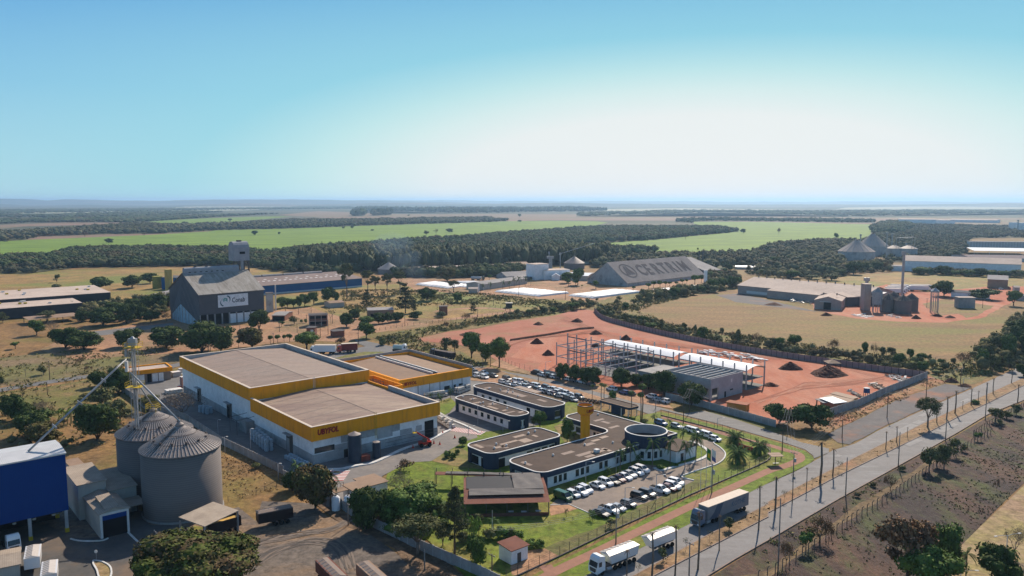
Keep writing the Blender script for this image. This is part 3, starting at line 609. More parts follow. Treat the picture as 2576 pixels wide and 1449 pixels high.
def make_pine(name, seed, H, W, leaf, n=2600, trunk=0.3, ls=0.35, layers=16):
    rng = np.random.default_rng(seed); e = empty(name, (0,-300,0)); mb = MB(); mb.tube([(0,0,-0.3),(0.1,0,H*0.5),(0,0,H*0.98)], H*0.016, 7, r1=0.04)
    P = []; N = []
    for k in range(layers):
        t = (k+rng.random())/layers; z = H*(trunk + (1-trunk)*t); rr = W/2*(1-t)**0.7*(0.55+0.45*math.sin(k*2.1)**2) + 0.3
        for q in range(6):
            a = rng.uniform(0, 2*math.pi); tip = Vector((math.cos(a)*rr, math.sin(a)*rr, z + rr*0.15)); mb.tube([(0,0,z-0.3), tip], 0.05, 3, r1=0.02)
            m = n//(layers*6); s = rng.uniform(0.35, 1.05, size=(m,1)); P.append(np.array([0,0,z])*(1-s) + np.array(tip[:])*s + rng.normal(size=(m,3))*np.array([0.35,0.35,0.3])*W*0.09); N.append(rng.normal(size=(m,3))+np.array([0,0,0.5]))
    mb.build('trunk', M_bark, e)
    quads_mesh('crown', np.vstack(P), np.vstack(N), rng.uniform(0.6,1.2,len(np.vstack(P)))*ls, leaf, rng, e, 0.4)
    return e
def make_banana(name, seed, H, nstem=6):
    rng = np.random.default_rng(seed); e = empty(name, (0,-300,0)); lf = MB(); st = MB()
    for s_ in range(nstem):
        ox, oy = rng.normal()*H*0.35, rng.normal()*H*0.35; h = H*rng.uniform(0.35,0.6)
        st.tube([(ox,oy,-0.2),(ox,oy,h)], 0.14, 6, r1=0.09)
        m2 = MB()
        for k in range(8):
            frond(m2, rng.uniform(0,6.28), H*0.5*rng.uniform(0.8,1.2), rng.uniform(0.6,1.3), rng.uniform(0.6,1.1), H*0.09, h, rng, segs=4)
        lf.add([(v[0]+ox, v[1]+oy, v[2]) for v in m2.v], m2.f)
    lf.build('crown', L_banana, e); st.build('trunk', L_olive, e); return e
def make_bush(name, seed, W, H, leaf, n=500, ls=0.2, lobes=9, core=True):
    rng = np.random.default_rng(seed)
    P, N, cr, _ = crown_pts(rng, n, W/2, H/2, H*0.48, lobes, 0.5, 0.6)
    P[:,2] = np.maximum(P[:,2], 0.02)
    o = quads_mesh(name, P, N, rng.uniform(0.6,1.3,n)*ls, leaf, rng, None, 0.6, cr if core else None); o.location = (0,-300,0); return o
KIND = {}
def K(name, objs, H, W):
    o = objs[0]; ms = [o.data] if o.type == 'MESH' else [c.data for c in o.children if c.name.startswith('crown')]
    co = np.empty(len(ms[0].vertices)*3, np.float32); ms[0].vertices.foreach_get('co', co); co = co.reshape(-1,3)
    KIND[name] = (objs, float(np.percentile(co[:,2], 99.7)), float(2*np.percentile(np.hypot(co[:,0]-co[:,0].mean(), co[:,1]-co[:,1].mean()), 98)))
L_mbig = mat('mango_mixed_leaves', (0.07,0.095,0.02), (0.095,0.065,0.035), rough=0.8, scale=0.28, spec=0.06, island=0.5, detail=4, lo=0.42, hi=0.6)
K('mango_big', [make_tree('mango_tree', 11, 12, 15, L_mbig, M_bark, 15000, 0.34, 0.08, 30, 0.36, squash=0.75, flat=0.6)], 12, 15)
K('mango', [make_tree('mango_tree', s, 9, 10, L_mango, M_bark, 4600, 0.38, 0.04, 24, 0.42, flat=0.8) for s in (21,22,23)], 9, 10)
K('mangof', [make_tree('mango_tree', s, 9, 10, L_mangob, M_bark, 4600, 0.38, 0.04, 24, 0.42, flat=0.8) for s in (24,)], 9, 10)
K('dome', [make_tree('spreading_tree', s, 7, 11, L_mango, M_bark, 2900, 0.42, 0.08, 20, 0.40, flat=0.5) for s in (31,32)], 7, 11)
K('round', [make_tree('broadleaf_tree', s, 8, 7.5, L_green, M_bark, 2600, 0.36, 0.12, 16, 0.44, flat=0.6) for s in (41,42,43)], 8, 7.5)
K('olive', [make_tree('scrub_tree', s, 7, 7, L_olive, M_barkg, 1700, 0.34, 0.14, 15, 0.40, core=False, fill=0.7, flat=0.6) for s in (51,52,53)], 7, 7)
K('brownt', [make_tree('brown_tree', 201, 9, 9, L_brown, M_bark, 4200, 0.27, 0.2, 22, 0.34, core=False, fill=0.85)], 9, 9)
K('airy', [make_tree('feathery_tree', s, 10, 9, L_olive, M_barkg, 5000, 0.22, 0.28, 22, 0.34, core=False, fill=0.8) for s in (61,)], 10, 9)
K('broad', [make_tree('broadleaf_tree', s, 11, 11, L_green, M_bark, 5200, 0.34, 0.2, 22, 0.36) for s in (71,)], 11, 11)
K('lolly', [make_tree('clipped_tree', s, 5, 3.6, L_green, M_bark, 700, 0.3, 0.36, 8, 0.6) for s in (81,)], 5, 3.6)
K('small', [make_tree('small_tree', s, 5, 5, L_olive, M_barkg, 460, 0.38, 0.16, 9, 0.5, core=False, fill=0.6, flat=0.5) for s in (91,92)] + [make_tree('small_tree', 93, 5, 5, L_green, M_bark, 420, 0.36, 0.28, 8, 0.46)], 5, 5)
K('bare', [make_bare('bare_tree', s, 9, 10, M_barkg, L_grey, 1500, 0.20, 5) for s in (101,102)], 9, 10)
K('dry', [make_bare('dry_tree', s, 7, 8, M_bark, L_brown, 1100, 0.24, 4) for s in (105,106)], 7, 8)
K('sapling', [make_bare('sapling', s, 4, 3, M_barkg, L_olive, 110, 0.16, 3, 0.35, 0.012) for s in (111,112)], 4, 3)
K('pine', [make_pine('pine_tree', 121, 17, 8, L_pine, 5200, 0.28, 0.30, 20)], 17, 8)
K('euc', [make_tree('eucalyptus_tree', s, 16, 9, L_olive, M_barkg, 2200, 0.40, 0.3, 20, 0.26, core=False, fill=0.7, tr=0.018, squash=0.6) for s in (131,132)], 16, 9)
K('arauc', [make_pine('conifer_tree', 141, 14, 8, L_pine, 2000, 0.12, 0.5, 12)], 14, 8)
K('royal', [make_palm('royal_palm', s, 6.5, 2.9, 15, 0.17) for s in (151,152)], 8, 5.4)
K('coco', [make_palm('feather_palm', 155, 5, 2.6, 14, 0.15)], 6.2, 5)
K('datep', [make_palm('date_palm', 161, 1.9, 3.0, 38, 0.35, 'date')], 4.2, 5.8)
K('fan', [make_palm('fan_palm', s, 11, 1.3, 8, 0.17, 'fan') for s in (171,)], 12, 2.8)
K('stump', [make_palm('old_palm', 175, 8.6, 0.9, 8, 0.19, 'royal', leaf=L_brown)], 9.2, 1.8)
K('banana', [make_banana('banana_clump', 181, 4.0)], 4.2, 5)
K('bush', [make_bush('bush', s, 3.6, 2.4, L_olive, 520, 0.2) for s in (191,192)], 2.4, 3.6)
K('gbush', [make_bush('bush', s, 3.6, 2.4, L_green, 520, 0.2) for s in (194,)], 2.4, 3.6)
K('dbush', [make_bush('dry_bush', s, 3.6, 2.2, L_brown, 420, 0.2, core=False) for s in (196,)], 2.2, 3.6)
SEQ = {}
def T(kind, c, x, yb, yt, wd=None, lab=None, cat='tree', group=None):
    """a tree whose foot shows at (x,yb), top at yt, crown wd crop pixels wide"""
    objs, H, W = KIND[kind]; i = SEQ.get(kind, 0); SEQ[kind] = i+1
    p = G(c, x, yb); h = max(0.5, HT(c, x, yb, yt)); sz = h/H
    # the crown's own depth hides the foot: keep height sensible
    sw = (wd*MPP(c, x, yb)/W) if wd else sz
    if kind in ('stump','fan','royal','datep','coco'): sw = min(max(sw, 0.8*sz), 1.3*sz)
    o = place(objs[i % len(objs)], (p.x, p.y, 0.0), random.uniform(0, 6.28), (sw, sw, sz))
    if lab: tag(o, lab, cat, group)
    return o
def TR(kind, c, lst, fmt, cat, group):
    """a row of look-alikes, each told apart by its place in the row"""
    obs = [T(k[4] if len(k) > 4 else kind, c, *k[:4]) for k in lst]
    label_row(obs, fmt, cat, group); return obs
# ---------------------------------------------------------------- trees, placed from the survey
T('mango_big','C2',1990,1640,1050,1180,'huge flowering mango tree filling the bottom edge beside the canopy','tree')
T('mango','C2',1480,1640,1180,260,'dark mango tree tucked against the left side of the huge flowering one','tree')
# left weedy field
T('mango','C1',120,835,600,240,'dark round tree at the left edge above the blue grain hall','tree')
T('mango','C1',240,865,680,220,'low dark tree right of the edge tree above the blue hall','tree')
T('mango','C1',340,1010,760,380,'dark spreading tree behind the blue hall roof, upper of two','tree')
T('mangof','C1',460,1095,870,320,'dark spreading tree just above the silver roof of the blue hall','tree')
T('bare','C1',440,830,640,260,'grey bare tree behind the dark trees of the left field','tree')
T('banana','C1',670,885,715,190,'clump of banana plants between the dark trees of the left field','plant')
T('mango','C1',980,1050,680,430,'large dense dark tree standing alone beside the far grain silo','tree')
T('olive','C1',1210,860,650,260,'olive leafy tree half behind the large dense tree by the silo','tree')
T('olive','C1',1020,700,520,300,'pale leafed round tree between two darker ones left of the elevator','tree')
T('mango','C1',1190,580,335,270,'dark tree right beside the small yellow-topped store building','tree')
T('mango','C1',985,510,360,170,'smaller dark tree left of the yellow-topped store','tree')
T('small','C1',725,1095,1025,75,'tiny dark shrub-like tree standing alone below the large dense tree','tree')
T('sapling','C1',262,412,262,140,'thin open tree left of a pole in the dry left field','tree')
T('small','C1',440,392,298,115,'small green tree next to the pole in the dry left field','tree')
T('dry','C1',890,370,295,95,'dry brown bush-like tree by the field fence, left of the elevator','tree')
T('dry','C1',812,285,215,90,'little grey dry tree alone in the brown field','tree')
T('bare','C1',1830,830,545,500,'wide leafless tree beside the long white warehouse wall','tree')
T('airy','C1',1500,760,600,230,'thin olive tree right behind the top of the far silo','tree')
T('olive','C1',1320,235,140,210,'round olive tree showing behind the elevator head','tree')
T('small','C1',155,130,55,90,'small dark tree standing in the pale field at the far left','tree')
T('bush','C1',20,480,400,60,'scrubby bush at the left picture edge by the field fence','bush')
T('bush','C3',850,1335,1265,110,'green bush on the dry ground outside the panel wall','bush')
# in front of the grey store
TR('mango','D',[(165,876,825,80),(212,880,835,86),(322,872,828,66),(420,876,824,90)], 'dark round tree, {} on the brown field left of the grey store','tree','dark round trees on the brown field')
T('mango','D',508,886,814,112,'biggest dark tree cluster crown below the front wall of the grey store','tree')
T('mango','D',556,884,822,70,'dark tree joined to the right of the biggest crown below the grey store','tree')
T('bare','D',524,886,834,62,'grey bare tree in front of the biggest dark crown below the grey store','tree')
T('mango','F2',890,1005,818,240,'dark leafy tree before the right corner of the grey store','tree')
T('mangof','F2',820,1185,988,250,'dark tree above the warehouse parapet, right of the bare grey tree','tree')
T('broad','F2',1370,1215,1038,270,'broad green tree above the parapet, left of the white trailer','tree')
T('round','F2',1970,1095,938,170,'dense green tree beside the gate street above the red trailer','tree')
TR('lolly','F2',[(683,1192,1103,60),(1005,1152,1066,56),(1078,1142,1060,68),(1142,1135,1060,44),(1198,1135,1050,70)], 'small clipped tree, {} of five above the big warehouse roof','tree','small clipped trees by the red yard')
T('dbush','F2',1720,1160,1085,130,'dry bush by the gate posts above the red trailer','bush')
T('bush','F2',2125,1170,1085,80,'green shrub on the dry bank right of the gate street','bush')
T('small','F2',2200,1135,1068,55,'little tree on the dry bank beside two poles','tree')
T('small','F2',1245,955,870,100,'small spreading tree in the red yard left of the two-storey hut','tree')
T('small','F2',1115,982,918,56,'small brown tree in the red yard by the brick shelter','tree')
TR('gbush','F2',[(1315,942,905,34),(1360,942,900,34)], 'round clipped bush, {} of the pair by the open brick hut','bush','clipped bushes by the open brick hut')
TR('mango','F2',[(1770,985,850,150),(1850,905,800,130),(1970,990,880,180,'round')], 'dark tree, {} of the clump below the flat-roofed house','tree','dark trees below the flat-roofed house')
TR('mango','F2',[(2095,950,842,150),(2190,940,840,110),(2290,925,832,130)], 'dark low tree, {} of three hedging the flat-roofed house','tree','dark low trees hedging the house')
T('dome','F2',2468,905,825,140,'flat topped dark tree standing alone right of the hedged house','tree')
T('arauc','F2',1970,800,605,120,'dark conifer left of the flat-roofed house','tree')
T('arauc','F2',2362,845,540,190,'tallest dark conifer behind the flat-roofed house','tree')
T('arauc','F2',2445,840,688,70,'small slim conifer touching the tallest one','tree')
T('euc','F2',1775,700,340,170,'tall eucalyptus in front of the blue warehouse','tree')
TR('euc','F2',[(1985,640,415,170),(2180,655,440,120),(2310,650,420,170),(2060,640,470,110)], 'tall eucalyptus, {} of four right of the blue warehouse','tree','eucalyptus trees behind the yard')
TR('round','F2',[(1120,795,690,100),(1175,785,690,90),(1235,785,700,100),(1300,785,680,90),(1350,775,650,110),(1440,765,630,120)], 'leafy tree, {} of six rowed in front of the blue warehouse','tree','leafy trees before the blue warehouse')
T('dome','F2',1585,735,578,190,'big domed tree at the end of the leafy row by the blue warehouse','tree')
T('round','F2',1665,735,640,70,'leafy tree against the right of the big domed tree','tree')
T('dry','F2',2140,690,610,60,'thin dry tree among the eucalyptus trunks','tree')
T('sapling','F2',1615,960,790,110,'wispy grey tree standing in the red yard beside a pole','tree')
# far left
TR('mango','F1',[(825,1310,1195,130),(1040,1345,1172,310),(1275,1320,1120,210),(1150,1220,1110,250),(1410,1290,1125,130)], 'dark domed tree, {} of five in the thicket left of the grey store','tree','dark domed trees left of the grey store')
T('dome','F1',1515,1312,1192,200,'dark domed tree standing apart nearest the grey store','tree')
TR('mango','F1',[(1340,1190,1070,160),(1480,1200,1050,150),(1600,1190,1035,190),(1690,1160,1050,130)], 'dark tree, {} of the row behind, reaching the grey store wall','tree','dark trees against the grey store')
T('dry','F1',1680,1300,1215,120,'brownish scrub tree at the foot of the grey store','tree')
T('airy','F1',480,1310,1195,170,'grey green tree above the pair at the left by the brown roofs','tree')
T('round','F1',370,1440,1290,150,'dark green tree below the left brown roofs','tree')
T('bare','F1',530,1440,1292,180,'grey leafless tree below the left brown roofs','tree')
T('olive','F1',30,1315,1210,120,'olive tree at the left edge below the dark sheds','tree')
TR('dome','F1',[(1000,985,852,260),(1330,965,835,210),(1510,920,812,160)], 'flat topped tree, {} of three beyond the dark shed roofs','tree','flat topped trees in the pale field')
T('small','F1',572,910,828,70,'leaning dark tree alone in the pale field beyond the sheds','tree')
T('bush','F1',560,975,915,110,'low shrub beside the dark shed roof','bush')
TR('coco','F1',[(60,1260,1190,90),(160,1250,1180,80),(235,1250,1190,70),(330,1235,1130,75),(405,1240,1160,60),(460,1215,1135,60),(570,1225,1140,70),(640,1210,1140,60),(715,1210,1095,80),(780,1200,1140,50)], 'small palm, {} of the row along the dark shed wall','palm','palms along the dark sheds')
# site edge trees
TR('olive','F3',[(1055,1225,1085,140),(1140,1240,1100,110),(1310,1300,1040,210,'round'),(1450,1330,1160,170,'round')], 'leafy tree, {} of four behind the dark truck','tree','leafy trees behind the dark truck')
T('broad','F3',1590,1390,1090,220,'tall spreading tree with bare trunk at the red site entrance','tree')
T('bush','F3',420,1165,1085,80,'shrub on the dry bank near the parked tanker','bush')
T('small','F3',490,1120,1065,56,'small shrubby tree on the bank above the tanker','tree')
T('dome','F3',750,905,825,140,'dark domed tree on the pink road by the curved fence','tree') if False else None
T('bush','F3',1010,885,810,120,'dark shrub standing before the small brick tower','bush')
T('arauc','F3',1328,840,733,85,'cone shaped dark tree alone in the dry pasture','tree')
T('dome','F3',860,720,585,185,'broad dark tree alone in the upper dry pasture','tree')
T('round','F3',1170,735,638,110,'round dark tree right of the broad one in the pasture','tree')
T('airy','F3',1130,635,512,120,'slim dark tree at the edge of the left white bags','tree')
TR('dry','F3',[(1055,1010,920,80),(1250,930,840,110),(1350,935,880,80),(1480,920,870,70)], 'dry brown tree, {} of four on the weedy strip','tree','dry trees on the weedy strip')
TR('small','F3',[(1895,870,800,80),(2030,840,770,70),(2130,840,785,90,'round'),(2240,830,750,90),(2340,815,730,100),(2410,800,720,90)], 'scrub tree, {} of six along the ditch above the red site','tree','scrub trees along the ditch')
TR('royal','F3',[(1420,615,545,60),(1497,615,530,60),(1625,600,512,60),(1690,600,520,50),(1740,580,480,50),(1790,590,470,50),(1850,575,470,50),(1905,565,490,40)], 'palm, {} of the row along the long cream hall','palm','palms along the long cream hall')
T('mangof','F3',1070,520,385,180,'brownish dense tree behind the left white bags','tree')
T('lolly','F3',1488,512,455,56,'round clipped tree by the parked tanker lorry','tree')
T('round','F3',2270,540,440,140,'leafy tree before the white sheds, left of the lettered roof','tree')
T('round','F3',2380,560,390,130,'leafy tree touching the white sheds by the lettered hall','tree')
TR('lolly','F4',[(355,575,500,60),(425,575,505,60),(488,590,558,24),(630,600,515,90),(1010,620,570,40)], 'clipped street tree, {} of five left of the lettered hall','tree','clipped trees left of the lettered hall')
TR('lolly','F4',[(1160,605,540,70),(1210,590,518,60),(1275,590,515,80),(1330,580,520,50),(1372,570,525,44),(1438,565,525,40),(1500,555,500,60),(1545,545,500,40),(1625,560,458,90),(1690,545,455,60)], 'clipped street tree, {} of ten in front of the lettered hall','tree','clipped trees before the lettered hall')
TR('round','F4',[(1150,690,610,110),(1420,685,590,120),(1100,690,600,80,'dome'),(870,720,670,70,'small'),(1700,640,570,80),(1800,620,500,120),(1900,600,500,120),(2000,590,470,110),(2060,580,480,90),(1780,500,430,110),(1880,480,420,90),(1985,470,430,100),(2050,430,480,10,'small')][:-1], 'leafy tree, {} of the thicket between lettered hall and right factory','tree','leafy trees right of the lettered hall')
T('dome','F4',1945,420,328,130,'dark round tree at the gable of the small grey hall','tree')
TR('olive','F4',[(305,830,755,80),(430,810,740,90),(510,800,730,80),(770,860,770,90),(840,780,700,70),(930,800,740,90,'round'),(1010,760,700,70),(925,950,850,70),(1150,735,680,60),(1340,700,640,70)], 'scrub tree, {} on the bank behind the panel wall end','tree','scrub trees behind the panel wall end')
TR('olive','F4',[(1110,960,870,110,'round'),(1180,1010,940,140,'round'),(1285,1030,900,60),(1400,1050,985,90),(1520,1040,935,70),(1630,1030,960,50),(1700,1110,990,110,'round'),(1790,1150,1070,80),(1895,1080,985,55),(2000,1120,1020,70,'dry'),(2060,1170,1010,110),(2240,1180,1035,110,'dry'),(2380,1160,1090,70),(2470,1190,1090,110,'round')], 'scrub tree, {} of the line just outside the long panel wall','tree','scrub trees outside the panel wall')
TR('olive','F6',[(50,330,230,60),(110,370,280,110),(265,325,205,150,'round'),(655,390,240,150,'dry'),(215,380,320,120),(860,440,350,50),(925,420,345,60),(975,400,285,70,'round'),(1070,420,288,90,'dry'),(1150,430,320,90),(1240,440,320,110),(1320,500,390,110,'round'),(1430,455,345,80,'round'),(1540,480,395,110,'round'),(1625,480,400,60),(1560,570,470,130,'round'),(1460,560,480,80),(1740,510,445,80,'round'),(1860,510,430,70),(1965,550,370,190,'dry')], 'scrub tree, {} of the line between panel wall and brown field','tree','scrub trees beside the brown field')
TR('olive','F6',[(2150,560,360,130,'round'),(2220,500,300,120),(2260,570,400,130),(2300,400,195,170,'olive'),(2420,440,200,160,'round'),(2420,560,370,110,'olive'),(2500,370,120,200,'mango'),(2560,250,60,160,'mango'),(2640,420,200,200,'mango')], 'dark tree, {} of the grove at the right edge above the road','tree','trees of the right grove')
T('mango','F6',2570,620,500,150,'dark leafy tree cut by the right picture edge beside the road','tree')
# right field & factory
T('dome','F5',1770,1050,888,260,'very wide dark umbrella tree by the parked trailers','tree')
T('dome','F5',2180,1080,975,290,'wide flat tree shading a parked car by the long low house','tree')
T('round','F5',2470,1145,995,160,'round leafy tree at the right edge by the dirt track','tree')
T('mango','F5',2530,1440,1300,280,'dark trees mass at the right picture edge in the brown field','tree')
TR('round','F5',[(1540,830,760,190),(1620,830,765,90),(1760,835,738,150,'dome'),(1890,845,790,110),(2020,850,790,120),(2130,850,765,130,'mango'),(2250,855,790,120),(2380,860,795,120),(2500,860,790,120)], 'tree, {} of the hedge line before the long white warehouse','tree','trees before the long white warehouse')
TR('mango','F5',[(60,740,650,130,'round'),(90,835,770,140,'mangof'),(250,870,790,160,'round'),(450,790,735,100),(560,810,735,180),(700,840,770,180),(640,890,820,200,'olive'),(440,880,830,160,'olive'),(860,830,700,170),(980,800,715,160),(1100,790,700,140),(1200,800,690,90,'dry'),(760,745,700,90,'coco'),(180,700,640,110,'round'),(320,660,605,110,'mangof'),(390,655,610,80,'mangof')], 'tree, {} of the thicket between right factory and far silos','tree','trees above the right factory')
TR('small','F5',[(108,430,355,30,'dry'),(685,470,412,44,'round')], 'lone tree, {} of two on the right green field','tree','lone trees on the right green field')
# lone trees on the green fields
TR('round','F2',[(845,58,15,60),(1092,50,28,30),(2030,14,0,36)], 'lone tree, {} of three on the cane field above the grey store','tree','lone trees on the cane field centre')
TR('round','F7',[(235,425,400,36),(325,420,398,34),(527,442,427,40,'bush'),(1068,490,440,70,'olive'),(1168,480,422,60,'bare'),(1303,462,420,84,'dome'),(2010,355,335,50,'dome'),(892,296,280,24),(1455,270,248,20,'olive'),(2008,308,272,40)], 'lone tree, {} of those scattered over the central cane field','tree','lone trees over the central cane field')
TR('dome','F8',[(1097,570,520,92),(58,556,536,60,'bush'),(855,510,445,70,'dry'),(1450,497,460,60,'dry'),(1672,472,440,36),(2045,460,430,24,'dry'),(2565,488,445,60,'round'),(260,520,488,60),(365,515,470,100,'dry'),(510,500,470,90,'dry'),(745,472,445,60),(1855,380,350,50),(2315,345,320,40)], 'lone tree, {} along the edge of the left cane field','tree','lone trees along the left cane field')
TR('dome','F4',[(1410,75,10,110),(1530,102,38,60,'dry'),(2113,38,-8,70),(1145,118,90,30,'round'),(1655,215,185,20,'round'),(2470,48,-12,40,'dry')], 'lone tree, {} of six on the cane field above the lettered hall','tree','lone trees above the lettered hall')
TR('mangof','F4',[(2340,310,215,130),(2420,300,210,100,'dry'),(2500,290,200,90),(2130,360,320,90,'dry'),(2440,400,290,120,'mango')], 'brownish dense tree, {} of those below the right end of the cane field','tree','brownish trees beyond the lettered hall')
# compound foreground trees
T('coco','C4',415,580,290,170,'palm rising left of the round mango by the corner of the warehouse','palm')
T('mango','C4',365,590,410,210,'dark mango tree left in the clump below the warehouse corner','tree')
T('mangof','C4',600,770,330,380,'large flowering mango in the clump below the warehouse corner','tree')
T('royal','C4',750,750,385,170,'palm leaning over the panel wall left of the white tanks','palm')
T('dbush','C4',1490,385,280,180,'dry brown bush on the corner of the lawn by the paved street','bush')
TR('gbush','C4',[(1930,265,190,90),(1985,280,210,70),(2020,230,175,60)], 'green shrub, {} in the border by the rounded office','bush','shrubs by the rounded office')
T('mango','C4',1110,985,560,330,'dark dense mango tree beside the brown-roofed pump house','tree')
T('bare','C4',1470,700,400,330,'leafless wide tree between the pump house and the lawn','tree')
T('broad','C4',1600,930,540,540,'broad silvery leafed tree in the middle of the garden clump','tree')
T('small','C4',1710,590,505,110,'small leafy tree at the top of the garden clump','tree')
T('round','C4',1350,960,640,260,'dark tree between mango and silvery tree above the panel wall','tree')
T('airy','C4',1630,1240,850,470,'feathery light green tree hanging over the panel wall','tree')
T('pine','C4',2000,1255,550,290,'tall pine tree in front of the brown pavilion','tree')
T('banana','C4',2190,1090,820,200,'banana plants right of the tall pine','plant')
T('round','C4',2215,1400,1040,200,'slender tree with bare lower trunk left of the white hut','tree')
T('coco','C4',2390,1000,860,190,'low palm beside the white flag pole near the pavilion','palm')
TR('bush','C4',[(2230,950,820,140),(2360,1080,960,170),(2480,1070,950,160,'gbush'),(2560,1060,960,130)], 'garden bush, {} of those in front of the brown pavilion','bush','bushes before the pavilion')
TR('gbush','C6',[(60,1080,990,130),(200,1170,1080,130),(280,1180,1090,110)], 'green shrub, {} of three beside the small white hut','bush','shrubs beside the white hut')
TR('banana','C6',[(800,890,780,100),(548,860,770,50,'coco'),(95,910,860,60),(245,950,905,50,'sapling'),(380,945,895,50,'sapling'),(610,905,860,70,'sapling'),(985,965,870,110,'small')], 'young garden plant, {} of those on the lawn below the car park','plant','young plants on the lawn')
T('round','C5',1140,710,545,150,'leafy tree between the two upper blue-banded offices','tree')
T('small','C5',1075,690,600,70,'small tree left in the courtyard gap of the offices','tree')
T('round','C5',1415,855,640,140,'leafy courtyard tree left of the orange water tower','tree')
T('small','C5',1485,830,740,60,'small tree at the foot of the orange water tower','tree')
T('round','C5',365,890,805,100,'small tree at the left rounded corner of the middle office','tree')
TR('royal','C5',[(130,505,360,100,'coco'),(240,420,305,70,'coco'),(45,420,360,60,'coco')], 'small palm, {} of three on the green strip by the offices','palm','small palms by the offices')
TR('mango','C5',[(1365,225,68,150),(1500,245,85,160),(1590,270,105,150),(1680,280,108,180),(1960,300,118,210),(2110,290,165,130),(2230,330,165,150),(2390,390,150,250)], 'dense street tree, {} of eight shading cars beside the building site','tree','dense street trees beside the site')
TR('fan','C5',[(1665,440,275,100),(1758,470,255,110),(1785,480,265,70),(2055,610,335,100),(2165,640,265,120),(2150,660,355,90)], 'tall fan palm, {} of six around the gatehouse','palm','tall fan palms around the gatehouse')
T('gbush','C5',1870,440,335,90,'bright green tree behind the gatehouse roof','tree')
T('sapling','C5',905,225,180,40,'young sapling on the verge behind the parked cars','tree')
T('sapling','C5',560,160,90,50,'thin sapling beside the back car park entrance','tree')
T('mango','C7',945,750,530,270,'dense green tree at the corner of the concrete shell building','tree')
T('dome','F6',110,1110,900,300,'dense dark tree, left of the twin trees by the street corner','tree')
T('dome','F6',440,1150,895,400,'dense dark tree, right of the twin trees by the street corner','tree')
TR('datep','C7',[(1380,1150,995,170),(1415,1330,1145,220),(1630,1250,1090,150)], 'stout date palm, {} of three on the corner lawn','palm','stout date palms on the corner lawn')
TR('royal','C6',[(1085,420,165,160),(1190,350,90,160),(1410,360,55,190),(1590,330,50,180),(1740,370,80,160),(1850,300,20,130),(965,440,350,80,'coco'),(1275,330,240,110,'coco')], 'feathery palm, {} of the grove around the round blue tower','palm','palms around the round blue tower')
TR('royal','C7',[(570,935,840,120,'coco'),(725,965,885,120,'coco'),(860,1140,985,140),(990,1260,1010,170),(420,1340,1240,110,'coco')], 'feathery palm, {} of those behind the round blue tower','palm','palms behind the round blue tower')
TR('bush','C7',[(470,930,880,90),(1800,450,440,30,'gbush'),(640,1400,1350,90,'gbush'),(780,1370,1330,70,'gbush'),(500,1310,1260,80,'gbush')][:1]+[(640,1400,1350,90,'gbush'),(780,1370,1330,70,'gbush')], 'garden shrub, {} of three near the round blue tower','bush','shrubs near the round tower')
# median strip: trimmed palms (trunks) and small trees
TR('stump','C8',[(72,800,440,90),(243,720,415,40),(385,590,355,40),(522,520,90,120),(650,450,160,60),(1183,180,-10,40),(1290,110,-60,40),(1400,60,-50,40)], 'tall trimmed palm trunk, {} along the median by the lawn corner','palm','trimmed palm trunks on the median, near')
TR('stump','F6',[(1698,1095,915,60),(1795,1060,815,70),(1880,1000,760,80),(1958,960,870,30),(2042,915,740,50),(2115,885,765,40),(2198,850,680,60),(2265,805,635,50),(2448,695,550,40),(2510,890,700,60)], 'trimmed palm trunk, {} along the far part of the median','palm','trimmed palm trunks on the median, far')
TR('stump','C6',[(1155,1570,1180,60),(1405,1490,1000,90),(1640,1449,930,40),(1870,1390,790,60),(2085,1200,830,50),(2480,990,530,60)], 'tall trimmed palm trunk, {} of six in front of the parked trucks','palm','trimmed palm trunks before the trucks')
T('airy','F6',1605,1140,840,230,'green fine-leafed tree standing in the median of the road','tree')
TR('sapling','C6',[(1270,1449,1320,90),(1520,1310,1160,110,'small'),(1750,1190,1060,90),(1990,1110,980,80),(2185,1000,860,110,'small'),(2370,870,790,60),(2545,770,700,60)], 'thin median sapling, {} of those beside the parked trucks','tree','saplings on the median, near')
TR('sapling','C8',[(160,700,580,70),(310,620,550,40),(450,550,450,50),(715,400,280,90),(1240,150,80,50)], 'thin median sapling, {} of those opposite the lawn corner','tree','saplings on the median, far')
T('gbush','F6',2090,905,855,90,'low green bush on the far median','bush')
# burnt field trees
T('dry','C8',520,1120,860,330,'wide burnt brown leafless tree by the fence at the lower right','tree')
T('dry','C8',610,1130,900,120,'slim brown tree joined to the burnt one by the fence','tree')
T('small','C8',380,1200,1000,130,'green topped slim tree at the lower right fence','tree')
T('dry','C8',180,1360,1080,180,'small leafless tree at the lowest right fence end','tree')
T('sapling','C8',765,960,720,50,'thin dark sapling beside a road pole','tree')
TR('dry','C8',[(1620,400,150,210,'olive'),(1700,350,170,120,'olive'),(1770,370,120,200,'olive'),(1230,600,430,160)], 'brown leafed tree, {} of those along the fence beyond the road','tree','brown trees along the road fence')
TR('small','C8',[(1890,250,70,130),(1960,200,120,80),(2110,90,0,80)], 'bright green small tree, {} of three by the road fence','tree','bright small trees by the road fence')
TR('olive','F6',[(2290,1080,930,170),(2400,1050,970,130),(2500,1010,900,110),(2330,1130,1050,60,'small')], 'brownish tree, {} of four along the far road fence','tree','brownish trees by the far road fence')
T('brownt','C8',1400,1560,860,520,'large brownish tree at the bottom right of the burnt field','tree')
T('round','C8',1800,1420,940,330,'green tree at the right of the large brownish tree','tree')
T('broad','C8',1650,1700,1160,560,'dark green tree mass at the bottom edge right','tree')
T('dome','C8',2320,1560,1160,440,'low wide green tree in the bottom right corner','tree')
T('coco','C8',1990,1449,1180,200,'palm between the two green trees of the bottom right corner','palm')
T('bare','C8',2480,1260,930,220,'leafless brown tree on the sand at the right edge','tree')
